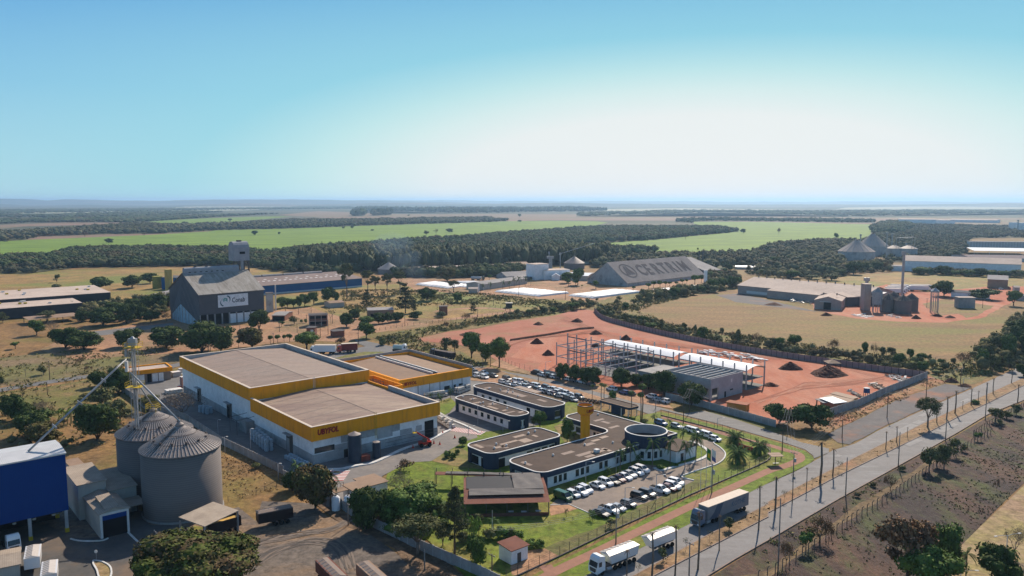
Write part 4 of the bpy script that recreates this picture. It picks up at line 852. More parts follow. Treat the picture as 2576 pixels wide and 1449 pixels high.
T('dry','C8',2300,600,470,60,'tiny dry shrub on the burnt field near the sand','bush')
# ---------------------------------------------------------------- woods that read as one mass
def wood(name, label, outline, dens, h, wdt, leaf, n_leaf=0, sub=1, seed=5, hv=0.35, limit=9000, cards=0, cs=1.0):
    """many uneven crowns over an area; stuff"""
    rng = np.random.default_rng(seed); P = [Vector((p[0],p[1],0)) for p in outline]
    xs = [p.x for p in P]; ys = [p.y for p in P]; x0, x1, y0, y1 = min(xs), max(xs), min(ys), max(ys)
    A = 0.5*abs(sum(P[i].x*P[(i+1)%len(P)].y - P[(i+1)%len(P)].x*P[i].y for i in range(len(P))))
    want = int(min(limit, A*dens)); bb = (x1-x0)*(y1-y0); m = int(want*bb/max(A,1)) + 10
    X = rng.uniform(x0, x1, m); Y = rng.uniform(y0, y1, m); ins = np.zeros(m, bool)
    j = len(P)-1
    for i in range(len(P)):
        xi, yi, xj, yj = P[i].x, P[i].y, P[j].x, P[j].y
        c = ((yi > Y) != (yj > Y)) & (X < (xj-xi)*(Y-yi)/((yj-yi) or 1e-9)+xi); ins ^= c; j = i
    X, Y = X[ins], Y[ins]; n = len(X)
    cv, cf = ICO1 if sub == 1 else ICO2
    hh = h*rng.uniform(1-hv, 1+hv, n); ww = wdt*rng.uniform(0.6, 1.4, n)
    k = rng.uniform(0.72, 1.28, size=(n, len(cv), 1))
    V = cv[None]*k*np.stack([ww/2, ww/2*rng.uniform(0.8,1.2,n), hh*0.42], 1)[:,None,:] + np.stack([X, Y, hh*0.58], 1)[:,None,:]
    V[...,2] = np.maximum(V[...,2], 0.1)
    F = (cf[None] + (np.arange(n)*len(cv))[:,None,None]).reshape(-1,3); V = V.reshape(-1,3)
    if cards:
        nn = n*cards; idx = np.repeat(np.arange(n), cards); d = rng.normal(size=(nn,3)); d[:,2] = np.abs(d[:,2])*0.9-0.15*rng.random(nn); d /= np.linalg.norm(d,axis=1,keepdims=True)
        Pc = np.stack([X[idx], Y[idx], hh[idx]*0.58], 1) + d*np.stack([ww[idx]/2, ww[idx]/2, hh[idx]*0.42], 1)*rng.uniform(0.9,1.15,(nn,1))
        o = quads_mesh(name, Pc, d+rng.normal(size=(nn,3))*0.6, rng.uniform(0.6,1.4,nn)*cs, leaf, rng, None, 0.6, (V, F))
    else:
        me = bpy.data.meshes.new(name); me.from_pydata(V.tolist(), [], F.tolist()); me.materials.append(leaf); o = bpy.data.objects.new(name, me); COL.objects.link(o)
    return tag(o, label, None, None, 'stuff')
def fw(label, h, w_, dens, leaf, seed, *xy, **k):
    P = PL('D', *xy); sheet('shaded_scrub_ground', P, 0.45, M_scrub)
    return wood('woods', label, P, dens, h, w_, leaf, seed=seed, **k)
L_far2 = leafmat2('dry_wood_leaves', (0.075,0.066,0.038), (0.050,0.060,0.028), 0.4)
# near belt behind the grey store up to the eucalyptus stand
fw('dark wood behind the pale field at the left', 7, 8, 1/30., L_far, 1, -60,680, 100,676, 300,672, 600,668, 760,690, 860,690, 1000,668, 980,640, 880,632, 740,634, 660,640, 560,630, 350,628, 180,632, 130,648, 0,654, -60,655, cards=26, cs=0.9)
fw('dry scrubby strip in front of the left wood', 5, 6, 1/60., L_far2, 2, -60,686, 60,690, 110,684, 180,676, 100,672, 0,676, -60,678, cards=20, cs=0.8)
fw('long wood below the central cane field', 8, 9, 1/45., L_far, 3, 860,690, 1000,665, 1300,650, 1560,645, 1660,634, 1480,628, 1360,622, 1440,616, 1640,604, 1700,598, 1830,586, 1860,582, 1800,575, 1700,574, 1560,574, 1450,578, 1340,588, 1260,592, 1200,600, 1080,606, 960,616, 820,626, 740,634, cards=18, cs=1.1)
fw('tall dark eucalyptus stand behind the smoke', 17, 7, 1/30., L_pine, 4, 755,682, 1000,684, 1250,674, 1400,668, 1540,664, 1536,652, 1400,652, 1250,656, 1000,662, 860,664, 755,668, cards=34, cs=1.1)
fw('hedge of trees in front of the long pale roofs', 7, 7, 1/22., L_far, 6, 990,698, 1150,700, 1300,694, 1320,684, 1300,680, 1150,686, 990,690, cards=40, cs=0.8)
fw('wood below the right end of the cane field', 8, 9, 1/60., L_far2, 7, 1480,672, 1560,676, 1760,682, 1850,676, 1900,672, 1990,690, 2130,694, 2130,674, 2100,650, 2160,632, 2210,622, 2180,610, 2120,612, 2060,612, 1990,616, 1930,626, 1900,640, 1760,648, 1600,652, 1540,656, cards=16, cs=1.2)
fw('scrubby wood on the right below the far warehouses', 6, 9, 1/110., L_far2, 8, 2190,600, 2230,580, 2270,566, 2576,572, 2700,575, 2700,596, 2440,600, 2425,640, 2330,662, 2240,660, 2200,640, cards=12, cs=1.4)
fw('wood left of the far warehouses', 10, 12, 1/90., L_far, 9, 2195,588, 2190,576, 2220,563, 2280,560, 2300,575, 2260,590, cards=12, cs=1.5)
# far belts
fw('wooded belt above the left cane field', 9, 14, 1/170., L_far2, 10, -60,610, 60,604, 100,595, 250,590, 400,588, 560,579, 740,575, 1000,565, 1130,562, 1280,557, 1230,550, 1100,552, 900,555, 740,556, 600,565, 450,570, 350,566, 250,572, 100,584, -60,592, cards=8, cs=2.0)
fw('far wooded belt above the small cane field', 9, 18, 1/300., L_far, 11, -60,566, 100,560, 340,560, 520,548, 640,541, 700,538, 560,543, 400,545, 250,550, 60,553, -60,556, limit=5000)
fw('far scrub along the pale fields', 9, 20, 1/500., L_far, 12, -60,545, 150,548, 360,545, 560,534, 480,532, 250,537, 100,543, -60,540, limit=4000)
fw('far dark plantation blocks on the brown plain', 22, 22, 1/420., L_far, 13, 890,536, 960,531, 1060,534, 1150,537, 1250,536, 1330,534, 1420,533, 1530,531, 1460,526, 1300,527, 1180,527, 1060,528, 1000,527, 940,525, 900,526, limit=3000)
fw('line of tall trees in front of the far plantation', 26, 22, 1/320., L_far, 14, 885,544, 915,544, 918,541, 886,541)
fw('group of tall trees in front of the far plantation', 26, 22, 1/320., L_far, 15, 938,543, 985,541, 985,538, 938,540)
fw('far woods on the right plain', 10, 26, 1/1500., L_far, 16, 1450,545, 1800,535, 2150,545, 2576,535, 2800,538, 2800,530, 2300,530, 2000,532, 1700,530, 1450,538, limit=5000)
fw('far trees on the left plain', 9, 26, 1/1200., L_far, 17, -100,540, 560,528, 900,525, 880,520, 600,524, 300,526, 190,527, -100,530, limit=4000)
fw('line of trees behind the right cane field', 9, 13, 1/260., L_far, 18, 1750,562, 1700,558, 1800,556, 2110,560, 2200,561, 2200,556, 2060,554, 1800,552, 1700,554, cards=5, cs=2.2)

def scrub(label, c, h, w_, dens, leaf, seed, *xy, **k): return wood('scrub', label, PL(c, *xy), dens, h, w_, leaf, seed=seed, hv=0.6, **k)
L_sc = leafmat2('scrub_leaves', (0.08,0.085,0.034), (0.11,0.09,0.045), 0.5)
scrub('tangled scrub just outside the long mauve wall','F4',2.6,3.2,1/16.,L_sc,31, 620,800,760,790,1000,900,1300,985,1600,1040,2000,1120,2576,1215,2576,1275,2000,1188,1600,1106,1300,1044,950,955,700,890, cards=40, cs=0.4)
scrub('scrub between the mauve wall and the brown field','F6',2.8,3.4,1/15.,L_sc,32, 0,300,560,385,1100,450,1600,530,1780,560,1780,640,1600,596,1100,528,560,445,0,352, cards=40, cs=0.4)
scrub('leafy thicket right of the lettered hall','F4',4.5,5,1/26.,L_sc,33, 1760,450,1900,440,2060,470,2060,590,1800,650,1500,680,1200,740,1060,740,1060,690,1300,650,1600,600,1740,580, cards=44, cs=0.55)
scrub('thicket above the long factory roof','F5',4.5,5,1/30.,L_sc,34, -200,690,150,640,300,700,700,730,1240,720,1240,800,800,830,560,880,200,870,-200,840, cards=40, cs=0.6)
scrub('thicket under the right grove','F6',4,4.5,1/18.,L_sc,35, 2080,420,2200,330,2400,150,2576,20,2750,0,2750,500,2500,520,2300,560,2130,590, cards=50, cs=0.5)
scrub('undergrowth between the domed trees by the grey store','F1',3.5,4.5,1/20.,L_sc,36, 740,1250,950,1140,1300,1100,1700,1060,1730,1180,1600,1260,1350,1300,900,1320, cards=44, cs=0.55)
scrub('scrub along the ditch above the red site','F3',2.4,3,1/22.,L_sc,37, 1500,900,1900,820,2150,760,2576,720,2576,790,2340,800,2100,850,1800,900,1560,930, cards=36, cs=0.4)
scrub('dense undergrowth under the garden trees','C4',2.6,2.8,1/5.,L_green,38, 1130,900,1300,760,1650,720,1880,780,1900,960,1850,1120,1650,1150,1420,1060, cards=60, cs=0.26)
scrub('weedy shrubs on the left field below the road','C1',1.8,2.6,1/110.,L_sc,39, 0,900,500,760,900,600,1300,640,1340,830,1150,1000,800,1080,300,1150,0,1150, cards=40, cs=0.3)
scrub('hedge before the long white warehouse','F5',4.5,5,1/22.,L_sc,40, 1440,815,1800,818,2200,838,2600,850,2600,868,2200,856,1800,836,1440,832, cards=40, cs=0.6)
scrub('small shrubs on the verge between ditch and road','C8',1.4,1.8,1/28.,L_sc,41, 250,1060,700,720,760,660,1400,330,1440,300,1460,360,800,760,420,1080,200,1250, cards=36, cs=0.25)
T('broad','C4',1560,760,560,300,'leafy tree rising left in the garden clump behind the silvery one','tree'); T('olive','C4',1790,900,640,220,'grey green tree between the silvery tree and the tall pine','tree'); T('round','C4',1290,830,610,220,'dark tree touching the right of the pump house mango','tree'); T('olive','C4',1880,1150,900,180,'scrubby tree at the left foot of the tall pine','tree'); T('bush','C4',2080,1110,1000,150,'brown green bush at the right foot of the tall pine','bush')
# ---------------------------------------------------------------- buildings: helpers
M_white = mat('white_render', (0.80,0.80,0.80), (0.72,0.72,0.72), scale=0.3, c3=(0.60,0.59,0.57), s3=0.12, s3w=0.62, detail=8)
M_wgrey = mat('grey_concrete_wall', (0.42,0.42,0.42), (0.32,0.32,0.32), scale=0.25, detail=9, c3=(0.20,0.20,0.20), s3=0.15, s3w=0.6)
M_orange = mat('orange_cladding', (0.86,0.335,0.010), (0.76,0.285,0.010), scale=0.5, rough=0.6, stretch=(1,1,0.12), detail=6, c3=(0.62,0.235,0.02), s3=0.9, s3w=0.60)
M_roofb = mat('weathered_roof', (0.31,0.235,0.19), (0.25,0.19,0.155), scale=0.08, detail=9, c3=(0.29,0.23,0.19), s3=0.05, s3w=0.56, stretch=(0.35,2.2,1,-0.87), rough=0.7)
M_roofr = mat('ochre_roof', (0.30,0.20,0.135), (0.25,0.17,0.115), scale=0.08, detail=9, stretch=(0.4,2,1,-0.87), rough=0.7)
M_roofo = mat('brown_office_roof', (0.095,0.066,0.052), (0.07,0.05,0.04), scale=0.2, detail=9, spec=0.05, c3=(0.20,0.15,0.12), s3=0.10, s3w=0.68, stretch=(0.5,1.6,1,-0.87), rough=0.7)
M_inner = mat('parapet_inside', (0.42,0.41,0.40), (0.33,0.32,0.31), scale=0.4)
M_trim = plain('white_trim', (0.66,0.64,0.61)); M_cap = plain('pale_capping', (0.62,0.52,0.42))
M_navy = mat('navy_fascia', (0.030,0.048,0.085), (0.025,0.04,0.072), scale=0.5, rough=0.6)
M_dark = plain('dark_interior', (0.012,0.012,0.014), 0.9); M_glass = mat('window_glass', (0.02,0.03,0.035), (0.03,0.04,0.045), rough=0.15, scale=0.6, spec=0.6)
M_door = plain('dark_door', (0.10,0.09,0.08)); M_grdoor = plain('grey_door', (0.30,0.30,0.30))
M_steel = mat('galvanised_steel', (0.36,0.37,0.38), (0.28,0.29,0.30), rough=0.5, metal=0.35, scale=1.0)
M_silo = mat('silo_wall', (0.20,0.17,0.155), (0.16,0.137,0.125), rough=0.8, metal=0.0, scale=0.12, detail=6, wave=('Z',0.4,0.32), stretch=(0.3,0.3,1.6), spec=0.3)  # banded colour imitates shade between the corrugation rings
M_silor = mat('silo_roof', (0.26,0.22,0.20), (0.20,0.17,0.155), rough=0.65, metal=0.1, scale=0.5, spec=0.3)
M_rib = plain('dark_rib', (0.10,0.085,0.08))
M_cream = mat('cream_sheet', (0.50,0.46,0.40), (0.40,0.37,0.33), scale=0.3, wave=('X',1.2,0.18), obj=True)
M_beige = mat('beige_roof', (0.40,0.33,0.26), (0.30,0.245,0.195), scale=0.3, wave=('X',0.9,0.22), obj=True, detail=8)
M_silver = mat('silver_roof', (0.58,0.58,0.58), (0.48,0.48,0.48), scale=0.4, wave=('X',0.9,0.25), obj=True, rough=0.4)
M_blue = mat('blue_cladding', (0.002,0.045,0.20), (0.002,0.04,0.18), scale=0.1, rough=0.6, wave=('X',0.8,0.10), obj=True)
M_blue2 = mat('bright_blue_cladding', (0.015,0.10,0.26), (0.012,0.085,0.22), scale=0.1, rough=0.6)
M_greyst = mat('dark_grey_cladding', (0.115,0.115,0.125), (0.095,0.095,0.105), scale=0.2, wave=('X',0.6,0.25), obj=True)
M_stroof = mat('stained_cement_roof', (0.36,0.335,0.30), (0.25,0.225,0.19), scale=0.25, detail=9, stretch=(2.5,0.25,1,0), obj=True, c3=(0.17,0.145,0.12), s3=0.10, s3w=0.60)
M_concr = mat('raw_concrete', (0.30,0.29,0.28), (0.22,0.215,0.21), scale=0.3, detail=9, c3=(0.36,0.33,0.31), s3=0.08)
M_pwall = mat('panel_wall', (0.36,0.345,0.33), (0.27,0.255,0.245), scale=0.3, detail=8)
M_pwallm = mat('mauve_panel_wall', (0.30,0.225,0.22), (0.25,0.19,0.185), scale=0.3, detail=8)
M_brickw = mat('red_brick', (0.26,0.12,0.08), (0.19,0.09,0.06), scale=1.5)
M_wood = mat('pole_wood', (0.15,0.11,0.085), (0.10,0.075,0.06), scale=2.0)
M_conp = mat('concrete_pole', (0.26,0.24,0.22), (0.2,0.185,0.17), scale=2.0)
M_yellow = plain('safety_yellow', (0.55,0.38,0.03)); M_redp2 = plain('red_paint', (0.42,0.03,0.02), 0.4); M_black = plain('black_rubber', (0.012,0.012,0.012), 0.8)
M_brownr = mat('rust_brown_roof', (0.20,0.085,0.06), (0.155,0.065,0.048), scale=0.5); M_shade = mat('shade_cloth', (0.17,0.155,0.145), (0.13,0.12,0.115), scale=0.4, bump=0.5, bscale=0.6)
M_pallet = mat('pale_blue_sacks', (0.42,0.50,0.55), (0.34,0.41,0.46), scale=1.5); M_ibc = mat('white_plastic_tanks', (0.66,0.64,0.58), (0.5,0.48,0.44), scale=1.0)
M_bag = mat('white_grain_bag', (0.76,0.75,0.74), (0.62,0.61,0.60), scale=0.2, rough=0.5)
M_metalw = plain('white_sheet_roof', (0.80,0.81,0.82), 0.35)
def ray(c, x, y):
    u, v = DD(c, x, y); a = (u-1288)/FOC; b = (v-724.5)/FOC
    return Vector((a, CT - ST*b, -(ST + CT*b)))
def hitU(c, x, y, u0):
    r = ray(c, x, y); o = Vector((0,0,CAM_H)); t = (u0 - o.dot(CU)) / r.dot(CU); p = o + r*t; return (p.dot(CV), p.z)
def hitV(c, x, y, v0):
    r = ray(c, x, y); o = Vector((0,0,CAM_H)); t = (v0 - o.dot(CV)) / r.dot(CV); p = o + r*t; return (p.dot(CU), p.z)
def text(body, size, m, parent, loc, rot, ext=0.06, shear=0.0, offs=0.0, name='lettering', align='LEFT'):
    cu = bpy.data.curves.new(name, 'FONT'); cu.body = body; cu.size = size; cu.extrude = ext; cu.shear = shear; cu.offset = offs; cu.align_x = align; cu.resolution_u = 2
    t = bpy.data.objects.new(name, cu); COL.objects.link(t); me = bpy.data.meshes.new_from_object(t); bpy.data.objects.remove(t); bpy.data.curves.remove(cu)
    me.materials.clear(); me.materials.append(m); me.name = name
    o = bpy.data.objects.new(name, me); COL.objects.link(o); o.parent = parent; o.location = loc; o.rotation_euler = rot; return o
def rrect(x0, x1, y0, y1, r, n=6, rs=None):
    rs = rs or (r,r,r,r); pts = []
    for (cx, cy, a0, q) in ((x1-rs[0], y0+rs[0], -90, 0), (x1-rs[1], y1-rs[1], 0, 1), (x0+rs[2], y1-rs[2], 90, 2), (x0+rs[3], y0+rs[3], 180, 3)):
        if rs[q] < 0.05: pts.append(Vector(((x1,y0),(x1,y1),(x0,y1),(x0,y0))[q])); continue
        for k in range(n+1): a = R(a0 + 90*k/n); pts.append(Vector((cx + rs[q]*math.cos(a), cy + rs[q]*math.sin(a))))
    return pts
def inset(pts, d):
    n = len(pts); out = []
    for i in range(n):
        a, b, c = pts[i-1], pts[i], pts[(i+1)%n]; n1 = Vector((-(b-a).y, (b-a).x)).normalized(); n2 = Vector((-(c-b).y, (c-b).x)).normalized()
        m = (n1+n2); m = m.normalized() if m.length > 1e-6 else n1; out.append(b + m*d/max(0.5, m.dot(n1)))
    return out
def ring(mb, outer, inner, z0, z1, mi=0):
    n = len(outer)
    vs = [(p.x,p.y,z0) for p in outer]+[(p.x,p.y,z1) for p in outer]+[(p.x,p.y,z1) for p in inner]+[(p.x,p.y,z0) for p in inner]
    fs = []
    for i in range(n):
        j = (i+1)%n; fs += [(i,j,n+j,n+i),(n+i,n+j,2*n+j,2*n+i),(2*n+i,2*n+j,3*n+j,3*n+i),(3*n+i,3*n+j,j,i)]
    mb.add(vs, fs, mi)
def rectfit(c, A, B, Cc, z):
    if c == 'UV': return UVW(*A), YAW, B, Cc
    P0 = G(c if len(A) < 3 else A[2], A[0], A[1], z); P1 = G(c if len(B) < 3 else B[2], B[0], B[1], z); d = P1-P0; L = math.hypot(d.x, d.y); ang = math.atan2(d.y, d.x)
    if isinstance(Cc, (int, float)): W = Cc
    else: q = G(c, Cc[0], Cc[1], z) - P0; W = abs(-q.x*math.sin(ang) + q.y*math.cos(ang))
    return Vector((P0.x, P0.y, 0)), ang, L, W
def hall(name, label, c, A, B, Cc, he, hr, wm, rm, ridge='x', z=None, over=0.3, group=None, cat='building', base=0.0, vents=0, doors=(), wins=(), gap=None, thick=0.15, skirt=None, sky=0):
    """gabled hall: front eave from pixel A to pixel B, depth Cc (pixel or metres)"""
    P0, ang, L, W = rectfit(c, A, B, Cc, he if z is None else z)
    e = empty(name, P0, ang, label, cat, group)
    wb = MB()
    if gap:  # open hall on posts
        n = max(2, int(L/gap)+1)
        for i in range(n):
            for y in (0.2, W-0.2): wb.bar((0.2+(L-0.4)*i/(n-1), y, 0), (0.2+(L-0.4)*i/(n-1), y, he), 0.3)
    elif ridge == 'x':
        wb.add([(0,0,base),(L,0,base),(L,W,base),(0,W,base),(0,0,he),(L,0,he),(L,W,he),(0,W,he),(0,W/2,hr-0.05),(L,W/2,hr-0.05)], [(0,1,5,4),(1,2,6,9,5),(2,3,7,6),(3,0,4,8,7)])
    elif ridge == 'y':
        wb.add([(0,0,base),(L,0,base),(L,W,base),(0,W,base),(0,0,he),(L,0,he),(L,W,he),(0,W,he),(L/2,0,hr-0.05),(L/2,W,hr-0.05)], [(0,1,5,8,4),(1,2,6,5),(2,3,7,9,6),(3,0,4,7)])
    else: wb.box(0,L,0,W,base,he)
    wb.build('wall' if not gap else 'post_frame', wm, e)
    rb = MB(); o = over; t = thick
    if ridge == 'x':
        k = (hr-he)/(W/2)*o; s = [(-o,-o,he-k),(L+o,-o,he-k),(L+o,W/2,hr),(-o,W/2,hr),(-o,W+o,he-k),(L+o,W+o,he-k)]
        top = [(x,y,z_+t) for x,y,z_ in s]; rb.add(s+top, [(6,7,8,9),(9,8,11,10),(0,3,2,1),(3,4,5,2),(0,1,7,6),(4,10,11,5),(0,6,9,3),(3,9,10,4),(1,2,8,7),(2,5,11,8)])
    elif ridge == 'y':
        k = (hr-he)/(L/2)*o; s = [(-o,-o,he-k),(-o,W+o,he-k),(L/2,W+o,hr),(L/2,-o,hr),(L+o,W+o,he-k),(L+o,-o,he-k)]
        top = [(x,y,z_+t) for x,y,z_ in s]; rb.add(s+top, [(6,9,8,7),(9,11,10,8),(0,1,2,3),(3,2,4,5),(0,6,7,1),(5,4,10,11),(0,3,9,6),(3,5,11,9),(1,7,8,2),(2,8,10,4)])
    elif ridge == 's':   # single slope rising to the back
        rb.add([(-o,-o,he),(L+o,-o,he),(L+o,W+o,hr),(-o,W+o,hr),(-o,-o,he+t),(L+o,-o,he+t),(L+o,W+o,hr+t),(-o,W+o,hr+t)], [(0,3,2,1),(4,5,6,7),(0,1,5,4),(1,2,6,5),(2,3,7,6),(3,0,4,7)])
    else: rb.box(-o,L+o,-o,W+o,he,he+t)
    ro = rb.build('roof', rm, e)
    for i in range(vents):
        vb = MB(); x = L*(i+0.5)/vents; vb.cyl(x, W/2, hr+t-0.3, hr+t+0.7, 0.35, 0.35, 10); vb.cyl(x, W/2, hr+t+0.7, hr+t+1.1, 0.55, 0.45, 10)
        vb.build('ventilator', M_rib, ro)
    for (x0, x1, z0, z1, m) in doors: MB().box(x0*L, x1*L, -0.06, 0.10, z0, z1).build('door', m, e)
    for (x0, x1, z0, z1, n) in wins:
        for i in range(n):
            a = (x0 + (x1-x0)*i/n)*L; b = (x0 + (x1-x0)*(i+0.6)/n)*L; MB().box(a, b, -0.05, 0.10, z0, z1).build('window', M_glass, e)
    if skirt: MB().box(-0.04, L+0.04, -0.045, 0.3, 0.0, skirt).build('plinth', M_wgrey, e)
    if sky:
        rg = random.Random(3)
        for i in range(sky):
            x = L*(i+0.5)/sky; 
            for q in (0.22, 0.32, 0.40)[:1 + i % 2]:
                f = q*2; zz = he + (hr-he)*f + t + 0.03; sk = (hr-he)/(W/2)
                MB().add([(x-1,W*q-1.0,zz-sk*1.0),(x+1,W*q-1.0,zz-sk),(x+1,W*q+1.0,zz+sk),(x-1,W*q+1.0,zz+sk)], [(0,1,2,3)]).build('skylight', M_trim, ro)
    return e, L, W
# ---------------------------------------------------------------- the orange-topped warehouse
UX, LX = 91.5, 131.3
e = empty('warehouse', UVW(UX, 190.2), YAW, 'huge white warehouse with orange top band and lettered corner, left of the car park', 'warehouse')
LW = 40.0; V1 = 40.4; V2 = 105.0   # local y of the step and of the back
MB().box(0, LW, 0, V1, 0, 9.2).build('wall', M_white, e); MB().box(0.02, LW+0.02, V1+0.01, V2, 0, 12.0).build('wall', M_white, e)
pl = MB(); pl.box(-0.07, LW+0.1, -0.07, V2-0.4, 0, 2.7); pl.build('plinth', M_wgrey, e)
gp = MB()
for (x0,x1,z0,z1) in ((8.2,13,4.4,6.4),(13,27,4.4,6.6),(19.5,24.5,3.2,4.4),(27,31,2.8,4.4),(32.5,34.5,3.0,4.6),(6.0,13,2.75,4.2)): gp.box(x0,x1,-0.05,0.02,z0,z1)
gp.build('unpainted_panel', M_wgrey, e)
def fascia(x0,x1,y0,y1,z0,z1):
    f = MB(); o_ = rrect(x0,x1,y0,y1,0,1,(0,0,0,0)); i_ = inset(o_, 0.75); ring(f, o_, i_, z0, z1); return f
fascia(-0.7, LW+0.5, V1-0.1, V2+0.5, 9.6, 13.5).build('fascia', M_orange, e)
f2 = MB()
f2.box(-0.7, 0.0, -0.7, V1-0.15, 6.6, 10.5); f2.box(0.0, LW+0.6, -0.7, 0.0, 6.6, 10.5); f2.box(LW, LW+0.6, 0.0, 27.5, 6.6, 10.5); f2.build('fascia', M_orange, e)
cp = MB(); cp.box(-0.74,0.05,-0.74,V1-0.15,10.5,10.6); cp.box(0.05,LW+0.64,-0.74,0.05,10.5,10.6); cp.box(LW-0.02,LW+0.64,0.05,27.5,10.5,10.6)
cp.box(-0.74,0.1,V1-0.14,V2+0.54,13.5,13.6); cp.box(0.1,LW+0.54,V1-0.14,V1+0.7,13.5,13.6); cp.box(LW-0.3,LW+0.54,V1+0.7,V2+0.54,13.5,13.6); cp.box(0.1,LW-0.3,V2-0.3,V2+0.54,13.5,13.6)
cp.build('capping', M_cap, e)
ip = MB(); ip.box(0.05,0.12,V1+0.9,V2-0.3,12,13.45); ip.box(LW-0.36,LW-0.27,V1+0.8,V2-0.3,12,13.45); ip.box(0.2,LW-0.4,V2-0.35,V2-0.27,12,13.45); ip.box(0.02,0.1,0.1,V1-0.2,9.2,10.45); ip.box(LW-0.1,LW-0.02,0.1,27.4,9.2,10.45)
ip.build('parapet', M_inner, e)
def gable_roof(x0,x1,y0,y1,ze,zr,m,seams=0):
    xm = (x0+x1)/2; r = MB(); r.add([(x0,y0,ze),(xm,y0,zr),(x1,y0,ze),(x0,y1,ze),(xm,y1,zr),(x1,y1,ze)], [(0,1,4,3),(1,2,5,4)]); ro = r.build('roof', m, e)
    s = MB()
    for i in range(1, seams):
        y = y0+(y1-y0)*i/seams; s.add([(x0,y-0.10,ze+0.02),(xm,y-0.10,zr+0.02),(xm,y+0.10,zr+0.02),(x0,y+0.10,ze+0.02)], [(0,1,2,3)]); s.add([(xm,y-0.05,zr+0.02),(x1,y-0.05,ze+0.02),(x1,y+0.05,ze+0.02),(xm,y+0.05,zr+0.02)], [(0,1,2,3)])
    s.build('seam', plain('roof_seam', (0.15,0.125,0.11)), ro); MB().box(xm-0.2,xm+0.2,y0,y1,zr-0.02,zr+0.06).build('ridge_cap', M_roofb, ro); return ro
gable_roof(0.05, LW-0.3, V1+0.7, V2-0.3, 12.0, 13.35, M_roofb, 9)
gable_roof(0.05, LW-0.05, 0.05, V1-0.2, 9.2, 10.4, mat('tan_roof', (0.335,0.25,0.19), (0.275,0.205,0.16), scale=0.08, detail=9, c3=(0.24,0.17,0.14), s3=0.08, s3w=0.55, stretch=(0.35,2.2,1,-0.87), rough=0.7), 7)
M_red = plain('dark_red_letter', (0.30,0.02,0.015))
tx0, tz0 = hitV('C3', 1475, 1000, 189.5); tx1, _ = hitV('C3', 1700, 965, 189.5)
text('UBYFOL', 2.05, M_red, e, (tx0-UX, -0.78, tz0+0.05), (R(90),0,0), 0.06, 0.12, 0.09).scale = ((tx1-tx0)/7.9, 1, 1)
def wdoor(px, w_, z1, m, nm='door', z0=0.0, inn=0.0):
    v, z = hitU('C3', px[0], px[1], UX); MB().box(-0.16, 0.02, v-190.2-w_/2, v-190.2+w_/2, z0, z1).build(nm, m, e)
for px, w_, z1 in (((292,640),3.4,5.0),((597,850),4.0,5.2),((1203,1185),4.0,5.2)):
    v, z = hitU('C3', px[0], px[1], UX); d = MB().box(-0.16, 0.02, v-190.2-w_/2, v-190.2+w_/2, 0, z1).build('door', M_door, e)
    MB().box(-0.22, -0.17, v-190.2-w_*0.05, v-190.2+w_*0.42, 0, z1*0.75).build('door_leaf', M_grdoor if px[0] > 1000 else M_dark, d)
    MB().box(-1.3, -0.1, v-190.2-w_*0.55, v-190.2+w_*0.55, z1, z1+0.15).build('awning', M_grdoor, e)
v, z = hitU('C3', 830, 985, UX); MB().box(-2.6,-0.05, v-190.2-1.5, v-190.2+4, 0, 3.6).build('loading_bay', M_concr, e)
fr = MB()
for y in (v-190.2-1.5, v-190.2+4): fr.bar((-0.1,y,5.0),(-5.5,y,4.6),0.12); fr.bar((-5.5,y,4.6),(-5.5,y,0),0.12)
fr.bar((-5.5,v-190.2-1.5,4.6),(-5.5,v-190.2+4,4.6),0.12); fr.build('pipe_frame', M_rib, e)
MB().box(0.4,6.2,-0.10,0.02,3.0,4.5).build('window', M_glass, e); MB().box(9.0,10.2,-0.12,0.02,0,2.4).build('door', M_dark, e); MB().box(35.5,38.6,-0.12,0.02,0,5.4).build('door', M_dark, e)
dr = MB(); 
for z in (0.6,1.6,2.6): dr.box(22,LW,-0.14,-0.06,z,z+0.06)
dr.build('pipe_run', M_rib, e)
ld = MB(); ld.bar((18.3,-0.95,4),(18.3,-0.95,11.4),0.06); ld.bar((18.9,-0.95,4),(18.9,-0.95,11.4),0.06)
for k in range(22): ld.bar((18.3,-0.95,4+k*0.33),(18.9,-0.95,4+k*0.33),0.04)
ld.build('ladder', M_yellow, e)
ld = MB(); ld.bar((20,V1-0.3,10.4),(20,V1-0.3,14.4),0.06); ld.bar((20.6,V1-0.3,10.4),(20.6,V1-0.3,14.4),0.06); [ld.bar((20,V1-0.3,10.5+k*0.33),(20.6,V1-0.3,10.5+k*0.33),0.04) for k in range(11)]; ld.build('ladder', M_trim, e)
an = MB(); an.box(40.02,45.2,27.6,44,0,8.0); an.build('annex', M_white, e)
an = MB(); o_ = rrect(39.7,45.6,27.3,46,0,1,(0,0,0,0)); ring(an, o_, inset(o_,0.4), 7.6, 10.0); an.build('annex_fascia', M_orange, e)
pp = MB()
for k in range(3): x = 41.2+k*1.3; pp.tube([(x,44,8.1),(x,44,9.3),(x+0.8,38,9.3),(x+0.8,38,8.1)],0.1,6)
pp.build('roof_pipe', M_rib, e)
MB().box(40.05,45.2,28,46,8.0,8.06).build('annex_roof', M_concr, e)
